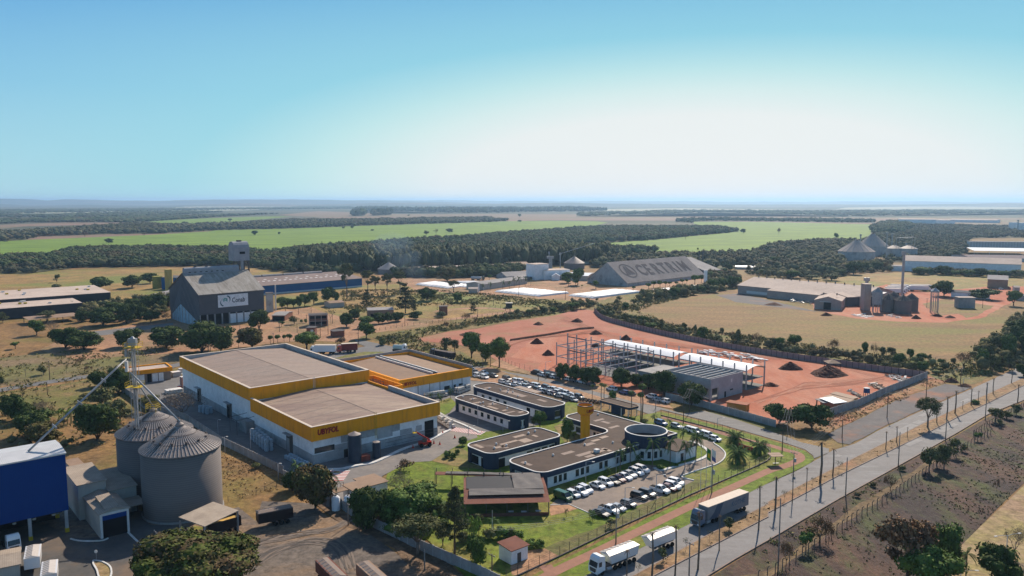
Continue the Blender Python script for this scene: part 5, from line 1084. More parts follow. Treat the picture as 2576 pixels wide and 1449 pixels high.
# tanks beside it
def tank(name, label, c, x, yb, yt, wpx, m, cone=0.9, group=None):
    p = G(c, x, yb); r = wpx*MPP(c,x,yb)/2; h = HT(c, x, yb, yt); e_ = empty(name, (p.x, p.y+r, 0), 0, label, 'tank', group)
    MB().lathe(0,0,[(r,0),(r,h),(0.01,h)],28).build('shell', m, e_, smooth=False); MB().lathe(0,0,[(r*1.04,h),(r*1.02,h+0.12),(0.05,h+cone)],28).build('lid', M_silor, e_)
    hp = MB(); hp.tube([(r+0.12,0,0),(r+0.12,0,h)],0.06,6); hp.tube([(-r-0.1,-0.2,0),(-r-0.1,-0.2,h*0.9)],0.05,6); hp.build('pipe', M_rib, e_); return e_
M_tank = mat('dark_blue_tank', (0.035,0.055,0.085), (0.028,0.045,0.07), rough=0.4, scale=0.8)
tank('storage_tank','tall dark blue tank with pale lid against the lettered warehouse wall','C3',1842,1290,1010,124,M_tank)
tank('storage_tank','short dark blue tank right of the tall one at the warehouse','C3',2066,1240,1080,72,M_tank,0.4)
p = G('C3',1968,1265); e2 = empty('container', p, YAW, 'rusty red box container between the two blue tanks', 'container'); MB().box(-1.3,1.3,0,2.0,0,1.7).build('body', plain('rusty_red', (0.25,0.07,0.05)), e2, bevel=0.04); MB().box(-1.2,-0.1,-0.05,0.02,0.1,1.6).build('door', plain('rust_door', (0.2,0.055,0.04)), e2)
# ---------------------------------------------------------------- the packing hall behind
e = empty('packing_hall', UVW(145.4, 233.0), YAW, 'ochre roofed hall with orange band and lettering behind the offices', 'warehouse')
MB().box(0,31,0,42,0,6.2).build('wall', M_white, e)
o_ = rrect(-0.5,31.5,-0.5,42.5,0,1,(0,0,0,0)); f = MB(); ring(f, o_, inset(o_,0.8), 4.5, 7.6); f.build('fascia', M_orange, e)
ring(MB(), o_, inset(o_,0.5), 0, 1)
r = MB(); r.add([(0.3,0.3,6.5),(15.5,0.3,7.55),(30.7,0.3,6.5),(0.3,41.7,6.5),(15.5,41.7,7.55),(30.7,41.7,6.5)], [(0,1,4,3),(1,2,5,4)]); ro = r.build('roof', M_roofr, e)
m_ = MB(); m_.box(14.3,14.8,1,41,7.5,8.1); m_.box(16.4,16.9,1,41,7.5,8.1); m_.build('ridge_trim', M_trim, ro); MB().box(14.8,16.4,1,41,7.4,7.8).build('ridge_vent', M_dark, ro)
pw = MB(); pw.box(31.5,31.9,-0.5,43,4.6,8.6); pw.box(-0.5,31.9,42.5,42.9,4.6,8.6); pw.build('panel_parapet', M_pwall, e)
tx0, tz0 = hitV('C3', 2330, 508, 232.4); text('UBYFOL', 1.65, M_red, e, (tx0-145.4, -0.56, tz0), (R(90),0,0), 0.05, 0.12, 0.04).scale = (1.0,1,1)
for x in (7.5,12.5,17.0,22.5,27): MB().box(x,x+0.15,-0.1,0,0,4.5).build('downpipe', M_rib, e)
for x,w_ in ((19,2.4),(23.2,1.0),(25.6,1.8)): MB().box(x,x+w_,-0.05,0.1,1.0 if w_ != 1.0 else 0.0,2.4).build('window' if w_ != 1.0 else 'door', M_glass, e)
# ---------------------------------------------------------------- blue-banded offices
def office(label, outline, h, holes=(), z=None, band=1.35, patches=(), seed=1, skylights=6, wins=()):
    e = empty('office_building', UVW(outline[0].x, outline[0].y), YAW, label, 'building', 'rounded offices with blue roof band')
    o0 = Vector(outline[0]); pts = [Vector(p)-o0 for p in outline]
    inn = inset(pts, 0.7)
    MB().prism(inn, 0, h-band+0.1).build('wall', M_white, e)
    f = MB(); ring(f, pts, inset(pts, 0.35), h-band, h); f.build('fascia', M_navy, e)
    run = []; n = len(pts)
    for i in range(n+1):
        a, b, c = pts[(i-1)%n], pts[i%n], pts[(i+1)%n]; t = abs(((b-a).angle_signed(c-b) if (b-a).length and (c-b).length else 0))
        arcv = i < n and 0.08 < t < 0.5
        if arcv: run.append(i%n)
        if run and (not arcv or (c-b).length > 1.5):
            if len(run) > 3 and (pts[run[1]]-pts[run[0]]).cross(pts[run[2]]-pts[run[1]]) > 0 if False else len(run) > 3:
                i1 = inset(pts,0.04); i2 = inset(pts,0.9); MB().prism([i1[k] for k in run]+[i2[k] for k in run[::-1]], 0, h-band).build('corner_pier', M_navy, e)
            run = []
    f = MB(); ring(f, inset(pts,-0.04), inset(pts,0.35), h+0.003, h+0.12); f.build('roof_edge', M_trim, e)
    rf = MB(); rf.add([(p.x,p.y,h-0.12) for p in inset(pts,0.3)], [tuple(range(len(pts)))]); ro = rf.build('roof', M_roofo, e)
    rg = random.Random(seed)
    for (x,y,w_,d_) in patches: MB().box(x-o0.x,x-o0.x+w_,y-o0.y,y-o0.y+d_,h-0.14,h-0.09).build('roof_sheet', plain('pale_roof_sheet', (0.33,0.245,0.19)) if rg.random() < 0.6 else plain('mid_roof_sheet', (0.25,0.185,0.15)), ro)
    for k in range(skylights):
        xs = [p.x for p in pts]; ys = [p.y for p in pts]
        x = rg.uniform(min(xs)+2,max(xs)-2); y = rg.uniform(min(ys)+2,max(ys)-2)
        j = len(pts)-1; ins = False
        for i in range(len(pts)):
            if ((pts[i].y > y) != (pts[j].y > y)) and x < (pts[j].x-pts[i].x)*(y-pts[i].y)/((pts[j].y-pts[i].y) or 1e-9)+pts[i].x: ins = not ins
            j = i
        if ins: b_ = MB(); b_.cyl(x,y,h-0.1,h+0.35,0.22,0.22,8); b_.cyl(x,y,h+0.35,h+0.5,0.34,0.1,8); b_.build('roof_vent', M_trim, ro)
    # windows: (side, from, to, count, z0, z1, width)
    for (side, a, b, n, z0, z1, w_) in wins:
        for i in range(n):
            t = a + (b-a)*(i+0.5)/n
            if side[0] == 'v': y = side[1]-o0.y; m_ = MB().box(t-o0.x-w_/2, t-o0.x+w_/2, y-0.08, y+0.1, z0, z1); fm = MB().box(t-o0.x-w_/2-0.12, t-o0.x+w_/2+0.12, y-0.14, y+0.1, z0-0.12, z0)
            else: x = side[1]-o0.x; m_ = MB().box(x-0.08, x+0.1, t-o0.y-w_/2, t-o0.y+w_/2, z0, z1); fm = MB().box(x-0.14, x+0.1, t-o0.y-w_/2-0.1, t-o0.y+w_/2+0.1, z0-0.12, z0)
            wo_ = m_.build('window', M_glass if z0 > 0.3 else M_dark, e); fm.build('sill', M_trim, wo_)
    return e, ro
v2 = lambda x, y: Vector((x, y))
eO1, _ = office('longest blue-banded office, farthest back with a raised pale roof strip', rrect(166.9,176.4,180,220.8,3.2), 4.5, patches=((170.5,196.5,2.6,11.5),(172,187,1.4,4),(168.5,214,3,1.2)), seed=2, wins=((('u',167.6),184,192,2,0.05,2.6,1.6),(('u',167.6),200,216,4,1.2,2.4,1.5),(('v',180.7),170,174,1,0.9,2.8,2.6)))
MB().box(170.4-166.9-3.2+3.2,173.2-166.9,196.5-180-3.2+3.2,208-180,4.7,4.85).build('raised_roof', plain('pale_roof_sheet', (0.33,0.245,0.19)), eO1)
eO2, _ = office('slim blue-banded office left of the orange water tower, nearest the packing hall', rrect(152.0,159.6,178.9,211.0,2.8), 4.5, patches=((153,200,3,1.2),(154,190,1.2,5),(155.5,205,2.5,1.2),(153,184,4,1.1),(156,195,2.6,2.2),(154.5,187,2,1),(157,182,2,1.2)), seed=3, wins=((('u',152.7),184,207,7,1.1,2.5,1.3),(('v',179.6),154,158,2,0.9,2.6,1.2)))
eO3, _ = office('short blue-banded office in the middle with patched roof', rrect(124.0,150.8,155.6,167.2,3.0), 4.5, patches=((126,162,1.3,3.6),(129,159,3.5,1.2),(132,160.5,6,1.1),(138,158,3.2,3),(139,163,4,1.4),(144,160,1,2),(131,157.5,1.2,3)), seed=4, wins=((('v',156.3),127,130,1,0.0,2.5,2.2),(('v',156.3),137,148,4,0.8,2.5,2.0),(('u',124.7),158,160,1,0.0,2.6,2.2),(('u',124.7),160.8,165.5,1,0.3,2.5,3.6)))
# yellow stair by that office
st = MB(); p0 = toUV(G('C5', 835, 1130))
outl = [v2(127.0,136.4)] + [v2(158.5,136.4), v2(176.0,136.4)] + rrect(164.0,176.6,136.4,170.4,3.0)[7:14+7] + []
def arc(cx, cy, r, a0, a1, n=7): return [v2(cx + r*math.cos(R(a0+(a1-a0)*k/n)), cy + r*math.sin(R(a0+(a1-a0)*k/n))) for k in range(n+1)]
outl = [v2(127.4,136.4), v2(176.6,136.4)] + arc(173.4,167.2,3.2,0,90) + arc(167.0,167.4,3.0,90,180) + arc(160.8,153.2,3.2,0,-90) + arc(127.4,146.8,3.2,90,180) + arc(127.5,139.6,3.2,180,268)
eO4, _ = office('big L-shaped blue-banded office facing the front car park', outl, 4.5, patches=((126.5,143,1.2,3.6),(139,143.5,4,1.5),(141,140,5.5,1.6),(146,139,5,1.4),(142,138,3,1.3),(149,145,3.4,1.6),(153,146.5,3,1.2),(157,147,2.8,1.4),(166,152,4,1.3),(169,156,1.3,3),(168,160,4,1.2),(150,138,1.3,3)), seed=5, skylights=14,
    wins=((('v',137.1),129.0,134,3,0.9,2.6,1.0),(('v',137.1),136.5,142,3,0.9,2.6,1.1),(('v',137.1),145,149,2,0.9,2.6,1.1),(('v',137.1),151.5,156,3,0.9,2.6,1.1),(('u',164.7),155,158,2,0.6,2.4,0.9),(('u',164.7),163,165,1,0.8,2.4,2.0)))
bx = MB(); bx.box(-0.6,0.6,-0.6,0.6,4.4,5.3); o_ = bx.build('roof_cooler', M_trim, eO4); o_.location = (147.0-127.4, 139.5-136.4, 0)
o_ = MB().box(-1.3,1.0,-1.0,1.0,4.42,4.55).build('cooler_base', M_roofr, eO4); o_.location = (147.0-127.4, 139.5-136.4, 0)
p = UVW(136.2,136.7,1.3)
# round tower of the office
e = empty('round_tower', UVW(165.6,138.6), YAW, 'round open-topped blue ring tower at the end of the L-shaped office', 'building')
t_ = MB(); t_.lathe(0,0,[(5.3,0),(5.3,3.9)],48); t_.build('wall', M_white, e)
t_ = MB(); t_.lathe(0,0,[(5.85,3.5),(5.85,7.0)],48); t_.build('outer_ring', M_navy, e); t_ = MB(); t_.lathe(0,0,[(5.55,7.0),(5.55,4.6)],48); t_.build('inner_ring', M_inner, e)
t_ = MB(); t_.lathe(0,0,[(5.9,7.0),(5.9,7.13),(5.5,7.13),(5.5,7.0)],48); t_.build('rim', M_trim, e)
t_ = MB(); t_.lathe(0,0,[(5.55,4.62),(0.01,4.62)],48); t_.build('deck', M_roofo, e)
for k in range(9):
    a = R(190+k*20); m_ = MB().box(-0.45,0.45,-0.08,0.08,0.8,2.6).build('window', M_glass, e); m_.location = (5.3*math.cos(a), 5.3*math.sin(a), 0); m_.rotation_euler.z = a+R(90)
# low wing beside the tower towards the lot
e = empty('entrance_wing', UVW(166,131.5), YAW, 'low flat roofed entrance wing between the round tower and palms', 'building')
MB().box(0,9,-3,4,0,3.4).build('wall', M_white, e); MB().box(-0.4,9.4,-3.4,4.4,3.4,3.6).build('roof', M_roofo, e); MB().box(2,3.2,-3.06,-2.9,0,2.4).build('door', M_glass, e)
# orange water tower
e = empty('water_tower', UVW(158.6,155.2), 0, 'orange water tower with lettered round head rising from the office courtyard', 'water tower')
t_ = MB(); t_.lathe(0,0,[(1.35,0),(1.35,9.3)],28); t_.build('shaft', M_orange, e, smooth=True)
t_ = MB(); t_.lathe(0,0,[(1.35,9.1),(2.3,9.9),(2.3,12.0),(2.1,12.0),(2.1,11.4),(0.01,11.4)],36); t_.build('head', M_orange, e)
t_ = MB(); t_.lathe(0,0,[(2.32,11.95),(2.32,12.12),(2.05,12.12),(2.05,11.95)],36); t_.build('rim', M_navy, e)
for i, ch in enumerate('UBYFOL'):
    a = R(-78 + i*17); text(ch, 1.15, M_red, e, (2.34*math.cos(a), 2.34*math.sin(a), 10.35), (R(90),0,a+R(90)), 0.05, 0.1, 0.03, align='CENTER')
# gatehouse
e = empty('gatehouse', UVW(189.6,165.6), YAW, 'small gatehouse with brown roof on columns between the fan palms', 'building')
pts = rrect(0,5.0,0,14,1.2); f = MB(); ring(f, pts, inset(pts,0.25), 2.9, 3.6); f.build('fascia', M_navy, e)
rf = MB(); rf.add([(p.x,p.y,3.5) for p in inset(pts,0.2)], [tuple(range(len(pts)))]); rf.build('roof', M_roofo, e)
f = MB(); ring(f, inset(pts,-0.03), inset(pts,0.25), 3.6, 3.7); f.build('roof_edge', M_roofr, e)
MB().box(1,4,5.5,9,0,3.2).build('booth', M_navy, e)
for x,y in ((0.4,1),(0.4,4),(4.6,1),(4.6,4),(0.4,13),(4.6,13)): MB().bar((x,y,0),(x,y,2.95),0.22).build('column', M_trim, e)
# pavilion and pergola
P0, ang, L, W = rectfit('D', (1166.5,1265), (1384,1260), (1176,1199), 3.6)
e = empty('pavilion', P0, ang, 'rust brown roofed open pavilion with grey shade cloths beside the car park', 'pavilion')
r = MB(); r.add([(0,0,3.3),(L,0,3.3),(L,W*0.45,4.1),(0,W*0.45,4.1),(L,W,3.5),(0,W,3.5)], [(0,1,2,3),(3,2,4,5)]); r.build('roof', M_brownr, e)
MB().add([(0.6,W*0.42,4.2),(L*0.6,W*0.42,4.2),(L*0.6,W-0.3,3.72),(0.6,W-0.3,3.72)], [(0,1,2,3)]).build('dark_sheet', plain('charcoal_sheet', (0.035,0.035,0.04)), e)
def cloth(mb, x0,x1,y0,y1,zf,n=14,m=6,amp=0.18):
    vs = [(x0+(x1-x0)*i/n, y0+(y1-y0)*j/m, zf(x0+(x1-x0)*i/n, y0+(y1-y0)*j/m)+amp*math.sin(i*0.9+j*1.4)*math.sin(math.pi*j/m)) for i in range(n+1) for j in range(m+1)]
    mb.add(vs, [(i*(m+1)+j,(i+1)*(m+1)+j,(i+1)*(m+1)+j+1,i*(m+1)+j+1) for i in range(n) for j in range(m)])
cb = MB(); cloth(cb, L*0.60, L-0.8, W*0.35, W-0.1, lambda x,y: 4.35); cb.build('shade_cloth', M_shade, e, smooth=True)
cb = MB(); cloth(cb, 1.2, L-0.9, W*0.18, W*0.40, lambda x,y: 4.0+(y/W)*0.8, amp=0.1); cb.build('shade_cloth', M_shade, e, smooth=True)
for i in range(5):
    for y in (0.3, W-0.3): MB().bar((0.3+(L-0.6)*i/4,y,0),(0.3+(L-0.6)*i/4,y,4.6 if y > 1 else 3.3),0.18).build('post', M_rib, e)
for (x,y) in ((L*0.55,1.6),(L*0.7,1.4),(L*0.87,1.6)):
    MB().box(x-0.6,x+0.6,y-0.4,y+0.4,0.7,0.76).build('table_top', M_trim, e)
MB().box(0.3,L-0.3,0.2,0.35,0,0.9).build('rail_wall', M_brownr, e)
P0, ang, L, W = rectfit('C5', (80,1182), (905,1203), 2.2, 3.2)
e = empty('pergola', P0, ang, 'long narrow brown pergola with rippled grey cloth behind the pavilion', 'pergola')
MB().box(0,L,0,W,3.15,3.28).build('roof', M_brownr, e)
cb = MB(); cloth(cb, L*0.13, L*0.95, 0.4, W-0.2, lambda x,y: 3.5, 30, 4, 0.14); cb.build('shade_cloth', M_shade, e, smooth=True)
for i in range(6):
    for y in (0.1, W-0.1): MB().bar((0.1+(L-0.2)*i/5,y,0),(0.1+(L-0.2)*i/5,y,4.2),0.14).build('post', M_rib, e)
# white hut near the fence
e = empty('utility_hut', UVW(93.8,111.2), YAW, 'small white hut with rust brown roof at the fence end', 'hut')
MB().box(0.2,4.4,0.2,4.0,0,3.0).build('wall', M_white, e); r = MB(); r.add([(-0.1,-0.1,2.95),(4.7,-0.1,2.95),(4.7,4.3,3.35),(-0.1,4.3,3.35),(-0.1,-0.1,3.1),(4.7,-0.1,3.1),(4.7,4.3,3.5),(-0.1,4.3,3.5)],[(0,3,2,1),(4,5,6,7),(0,1,5,4),(1,2,6,5),(2,3,7,6),(3,0,4,7)]); r.build('roof', M_brownr, e); MB().box(1.7,2.6,0.12,0.2,0,2.1).build('door', M_door, e)
# pump house with tanks
e = empty('pump_house', UVW(85.2,157.4), YAW, 'cream walled pump house with flat brown roof by the panel wall', 'building')
MB().prism([v2(0,0),v2(9.2,0),v2(9.2,6.4),v2(4,6.4),v2(4,4.6),v2(0,4.6)], 0, 3.9).build('wall', M_white, e)
MB().prism([v2(-0.3,-0.3),v2(9.5,-0.3),v2(9.5,6.7),v2(3.7,6.7),v2(3.7,4.9),v2(-0.3,4.9)], 3.9, 4.05).build('roof', M_roofr, e)
MB().box(-0.05,0.0,1.0,2.0,2.2,2.9).build('window', M_glass, e); MB().box(1.4,2.4,-0.05,0,2.4,2.9).build('window', M_glass, e); MB().box(0.8,1.3,-0.2,0,1.0,2.1).build('fire_box', M_redp2, e)
rr = MB()
for k in range(5): rr.bar((-3.6+k*0.8,3.6,4.0),(-3.6+k*0.8,3.6,5.0),0.07)
rr.bar((-3.6,3.6,5),(-0.4,3.6,5),0.07); rr.box(-3.8,-0.3,1.2,3.8,3.8,3.95); rr.bar((-3.6,1.3,3.8),(-3.6,1.3,0),0.15); rr.bar((-0.5,1.3,3.8),(-0.5,1.3,0),0.15); rr.build('platform', M_roofr, e)
for k,(lab) in enumerate(('left of two white upright tanks by the pump house','right of two white upright tanks by the pump house')):
    q = UVW(81.3+k*2.2,158.2-k*1.6); t_ = empty('water_tank', q, 0, lab, 'tank', 'white tanks by the pump house')
    MB().lathe(0,0,[(0.95,0),(0.95,3.0),(0.5,3.45),(0.01,3.5)],20).build('shell', M_white, t_, smooth=True); MB().cyl(0,0,3.45,3.65,0.25,0.25,8).build('hatch', M_door, t_)
# ---------------------------------------------------------------- grain terminal, bottom left
e = empty('grain_hall', UVW(2.0,184.0), YAW, 'tall blue loading hall on columns cut by the left picture edge', 'building')
BW, BD, BH = 30.5, 10.8, 17.3
MB().box(0,BW,0,BD,4.9,BH).build('wall', M_blue, e)
r = MB(); r.add([(-0.2,-0.2,BH+0.05),(BW+0.2,-0.2,BH+0.05),(BW+0.2,BD*0.6,BH+0.5),(-0.2,BD*0.6,BH+0.5),(BW+0.2,BD+0.2,BH+0.2),(-0.2,BD+0.2,BH+0.2)],[(0,1,2,3),(3,2,4,5)]); r.build('roof', M_silver, e)
MB().box(-0.1,BW+0.1,-0.25,-0.02,BH-0.2,BH+0.1).build('roof_edge', M_trim, e)
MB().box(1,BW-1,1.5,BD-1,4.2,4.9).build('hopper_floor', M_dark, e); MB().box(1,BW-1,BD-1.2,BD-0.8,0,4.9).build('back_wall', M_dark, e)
for x in (0.4,8.5,16,23.3,BW-0.5):
    for y in (0.3,BD-0.6): cl = MB().box(x-0.3,x+0.3,y-0.3,y+0.3,0,4.9).build('column', M_wgrey, e); MB().box(x-0.36,x+0.36,y-0.36,y+0.36,0,1.0).build('guard', M_yellow, cl)
for i in range(8):
    h_ = MB(); x = 3+i*3.6; h_.lathe(x,3.5,[(1.2,4.9),(0.35,3.7),(0.35,3.2)],8); h_.build('chute', M_trim, e)
MB().box(-3,9.5,0.6,BD-0.3,0,4.9).build('lower_wall', M_blue, e)
def silo(label, cx, cy, r, h, hr):
    e = empty('grain_silo', (cx, cy, 0), 0, label, 'silo', 'corrugated grain silos')
    MB().lathe(0,0,[(r,0.5),(r,h),(r-0.05,h)],56).build('wall', M_silo, e, smooth=True); MB().lathe(0,0,[(r+0.25,-0.2),(r+0.25,0.5),(r,0.5)],56).build('foundation', M_concr, e)
    ro = MB().lathe(0,0,[(r+0.25,h-0.15),(r+0.25,h),(0.7,h+hr)],64).build('roof', M_silor, e)
    rb = MB()
    for k in range(64):
        a = 2*math.pi*(k+0.5)/64; s = r*0.30 if k % 2 else 0.9
        rb.bar((math.cos(a)*(r+0.25),math.sin(a)*(r+0.25),h+0.05),(math.cos(a)*s,math.sin(a)*s,h+hr*(1-(s-0.7)/(r-0.45))+0.05),0.13,0.16)
    rb.build('roof_ribs', plain('backlit_rib', (0.42,0.37,0.34)), ro)  # ribs coloured paler than the cone to give backlit contrast
    for q, fz in ((0.42,0.58),(0.72,0.28)):
        g = MB(); n = 40; g.tube([(math.cos(2*math.pi*i/n)*r*q, math.sin(2*math.pi*i/n)*r*q, h+hr*fz+0.55) for i in range(n+1)],0.05,4)
        for i in range(0,n,2): g.bar((math.cos(2*math.pi*i/n)*r*q, math.sin(2*math.pi*i/n)*r*q, h+hr*fz-0.1),(math.cos(2*math.pi*i/n)*r*q, math.sin(2*math.pi*i/n)*r*q, h+hr*fz+0.55),0.05)
        g.build('guard_ring', M_rib, ro)
    for k in range(12):
        a = 2*math.pi*k/12+0.1; b_ = MB(); b_.bar((math.cos(a)*r*0.66,math.sin(a)*r*0.66,h+hr*0.34),(math.cos(a)*r*0.66,math.sin(a)*r*0.66,h+hr*0.34+0.7),0.42); b_.build('roof_vent', M_rib, ro)
    c_ = MB(); c_.cyl(0,0,h+hr-0.3,h+hr+0.5,0.9,0.9,16); c_.cyl(0,0,h+hr+0.5,h+hr+0.9,0.9,0.35,16); c_.build('cap', M_silor, ro)
    st = MB(); a0 = R(-115)
    for k in range(22):
        t = k/22; rr = r*(1-t)+1.2*t; st.bar((math.cos(a0)*rr-0.35,math.sin(a0)*rr,h+hr*t+0.12),(math.cos(a0)*rr+0.35,math.sin(a0)*rr,h+hr*t+0.12),0.28,0.06)
    st.build('roof_stair', M_rib, ro)
    ld = MB(); a1 = R(-60); lx, ly = math.cos(a1)*(r+0.12), math.sin(a1)*(r+0.12)
    return e
sp = G('C2',1845,935); NS = Vector((-74.8,173.6,0))
silo('nearest corrugated grain silo with dark ribbed cone roof', NS.x, NS.y, 8.45, 15.0, 4.6)
FS = G('C1', 1540, 735, 20.3)
silo('grain silo behind the nearest one, with yellow top platform', FS.x, FS.y+0.2, 8.45, 15.0, 4.6)
# elevator leg
TB = G('C2', 1405, 590); 
TBx = Vector((-80.2+0.0, 171.0, 0)); tb = G('C2',1440,1090)
q = ray('C2',1405,590); 
e = empty('elevator_tower', (G('C1',1400,600,20).x*0+0, 0, 0), 0, 'tall thin grain elevator tower with lattice legs between the two silos', 'elevator tower')
def atdepth(c, x, y, Y): r_ = ray(c, x, y); t = Y/r_.y; return Vector((r_.x*t, Y, CAM_H + r_.z*t))
EY = 180.5
pb = atdepth('C2',1415,600,EY); pt = atdepth('C1',1365,60,EY); e.location = (pb.x-0.3, EY, 0); TH_ = pt.z
lt = MB()
for dx in (0.1,0.55): lt.box(dx-0.11,dx+0.11,-0.16,0.16,0,TH_)
lt.build('leg_casing', M_steel, e)
lt = MB()
for dx, dy in ((-0.5,-0.6),(1.1,-0.6),(1.1,0.6),(-0.5,0.6)): lt.bar((dx,dy,0),(dx,dy,TH_-1),0.07)
k = 0; z = 0
while z < TH_-3:
    for (a, b) in (((-0.5,-0.6),(1.1,-0.6)),((1.1,-0.6),(1.1,0.6)),((-0.5,0.6),(-0.5,-0.6))): lt.bar((a[0],a[1],z),(b[0],b[1],z+2.2 if k % 2 else z),0.06); lt.bar((a[0],a[1],z+2.2),(b[0],b[1],z+2.2),0.06)
    z += 2.2; k += 1
lt.build('lattice', M_steel, e)
hd = MB(); hd.box(-0.6,1.2,-0.5,0.5,TH_-0.8,TH_+0.8); hd.cyl(0.3,0,TH_+0.8,TH_+1.3,0.6,0.2,8); hd.tube([(-0.6,0,TH_+0.3),(-1.3,0,TH_-0.3),(-1.4,0,TH_-3.5)],0.35,8); hd.build('head', M_steel, e)
pf = MB()
for zz in (TH_-1.2, TH_*0.72, TH_*0.36):
    pf.box(-1.4,2.0,-1.3,1.3,zz-0.08,zz)
    for (a,b) in (((-1.4,-1.3),(2,-1.3)),((2,-1.3),(2,1.3)),((2,1.3),(-1.4,1.3)),((-1.4,1.3),(-1.4,-1.3))):
        for hh in (0.55,1.1): pf.bar((*a,zz+hh),(*b,zz+hh),0.05)
        pf.bar((*a,zz),(*a,zz+1.1),0.06)
pf.build('platform', M_yellow, e)
dv = MB(); dv.box(-1.7,-1.1,-0.3,0.3,TH_-7,TH_-4.5); dv.build('diverter', M_trim, e)
def pipe(label, a, b, rad, hoops=3):
    d = empty('spout_pipe', a, 0, label, 'pipe', 'spout pipes from the elevator'); b = Vector(b)-Vector(a); MB().tube([(0,0,0), b], rad, 8).build('pipe', M_steel, d, smooth=True)
    n = Vector((-b.y,b.x,0)).normalized()
    for k in range(hoops): q = b*(k+1)/(hoops+1); MB().bar(q-n*0.9+Vector((0,0,0.25)), q+n*0.9-Vector((0,0,0.25)), 0.12, 0.5).build('bracket', M_steel, d)
tt = Vector((e.location.x, EY, 0))
pipe('long spout pipe slanting down left to the blue hall roof', tt+Vector((-1.4,0,TH_-4)), UVW(26.5,188.5,17.8), 0.22)
pipe('spout pipe from the elevator down to the nearest silo', tt+Vector((-0.6,-0.3,TH_-7)), (NS.x+0.1, NS.y, 20.6), 0.2, 0)
pipe('spout pipe from the elevator down to the far silo', tt+Vector((0.4,0.4,TH_-9)), (FS.x, FS.y, 20.9), 0.17, 0)
g = empty('roof_platform', (FS.x, FS.y, 20.6), 0, 'yellow railed platform on the tip of the far silo', 'platform'); m_ = MB()
for (a,b) in (((-1.2,-1.2),(1.2,-1.2)),((1.2,-1.2),(1.2,1.2)),((1.2,1.2),(-1.2,1.2)),((-1.2,1.2),(-1.2,-1.2))):
    for hh in (0.1,0.6,1.1): m_.bar((*a,hh),(*b,hh),0.07)
    m_.bar((*a,-0.9),(*a,1.2),0.08)
m_.build('railing', M_yellow, g)
# sheds beside the silos
def shedbox(label, c, A, B, Cc, he, hr, ridge, wm=None, rm=None, z=None, **k): return hall('shed', label, c, A, B, Cc, he, hr, wm or M_cream, rm or M_beige, ridge, z, group='corrugated sheds of the grain terminal', **k)
shedbox('brown roofed low shed right behind the blue hall', 'C2', (655,290), (740,375), (755,250), 5.0, 5.2, 'f', M_wgrey, M_roofr)
shedbox('cream corrugated shed nearest the blue hall, shaded by the tower', 'UV', (35.4,189.1), 5.6, 13.9, 8.0, 8.3, 's', z=0)
shedbox('long corrugated shed running up to the far silo', 'UV', (41.1,187.0), 5.6, 13.0, 6.0, 6.9, 's', z=0)
eS, L_, W_ = shedbox('drive-through shed with open dark doorway facing the yard', 'UV', (36.5,175.7), 5.7, 13.2, 5.3, 6.1, 'y', z=0)
MB().add([(1.2,0.6,6.0),(3.9,0.6,6.2),(3.9,8.5,6.7),(1.2,8.5,6.5),(1.2,0.6,5.4),(3.9,0.6,5.4),(3.9,8.5,5.4),(1.2,8.5,5.4)],[(0,1,2,3),(0,4,5,1),(1,5,6,2),(2,6,7,3),(3,7,4,0)]).build('raised_roof', M_beige, eS)
MB().box(0.5,L_-0.5,-0.12,0.1,0.0,4.3).build('doorway', M_dark, eS)
f = MB(); f.box(0.05,0.5,-0.2,-0.02,0,5.4); f.box(L_-0.5,L_-0.05,-0.2,-0.02,0,5.4); f.box(0.5,L_-0.5,-0.2,-0.02,4.9,5.4); f.build('door_frame', M_trim, eS); MB().box(0.5,L_-0.5,-0.17,-0.1,3.9,4.9).build('door_header', M_blue, eS)
hall('canopy','flat pale canopy between the drive-through shed and the nearest silo','UV',(42.6,181.5),4.2,5.2,3.4,3.5,M_rib,M_beige,'s',gap=3,cat='canopy')
eC, L_, W_ = hall('weighbridge_canopy','tilted tan canopy over the weighbridge beside the nearest silo','C2',(2060,958),(2402,795),(1832,880),4.6,5.3,M_steel,M_beige,'s',gap=6,cat='canopy',over=0)
br = MB(); br.box(1,L_+3,W_*0.3,W_*0.75,0,0.35); br.build('weighbridge_deck', M_concr, eC); rl = MB()
for s_ in (0.28,0.77):
    rl.bar((-5,W_*s_,1.0),(L_+2,W_*s_,1.0),0.06); rl.bar((-5,W_*s_,0.5),(L_+2,W_*s_,0.5),0.06)
    for k in range(10): rl.bar((-5+(L_+7)*k/9,W_*s_,0),(-5+(L_+7)*k/9,W_*s_,1.0),0.06)
rl.build('railing', M_yellow, eC)
hall('gate_lodge','brick lodge with pale tiled roof in the lower left corner','C2',(-150,1400),(195,1330),(-190,1240),3.2,3.9,M_cream,M_beige,'x',z=3.2,cat='hut')
# ---------------------------------------------------------------- the grey store with the white board
zE = 18.0
P0, ang, L, W = rectfit('F2', (285,656), (935,603), 44.0, zE)
e = empty('grain_store', P0, ang, 'big dark grey grain store with white lettered board and headhouse tower', 'warehouse')
ZR = 28.4; Y2 = W/2
w_ = MB()
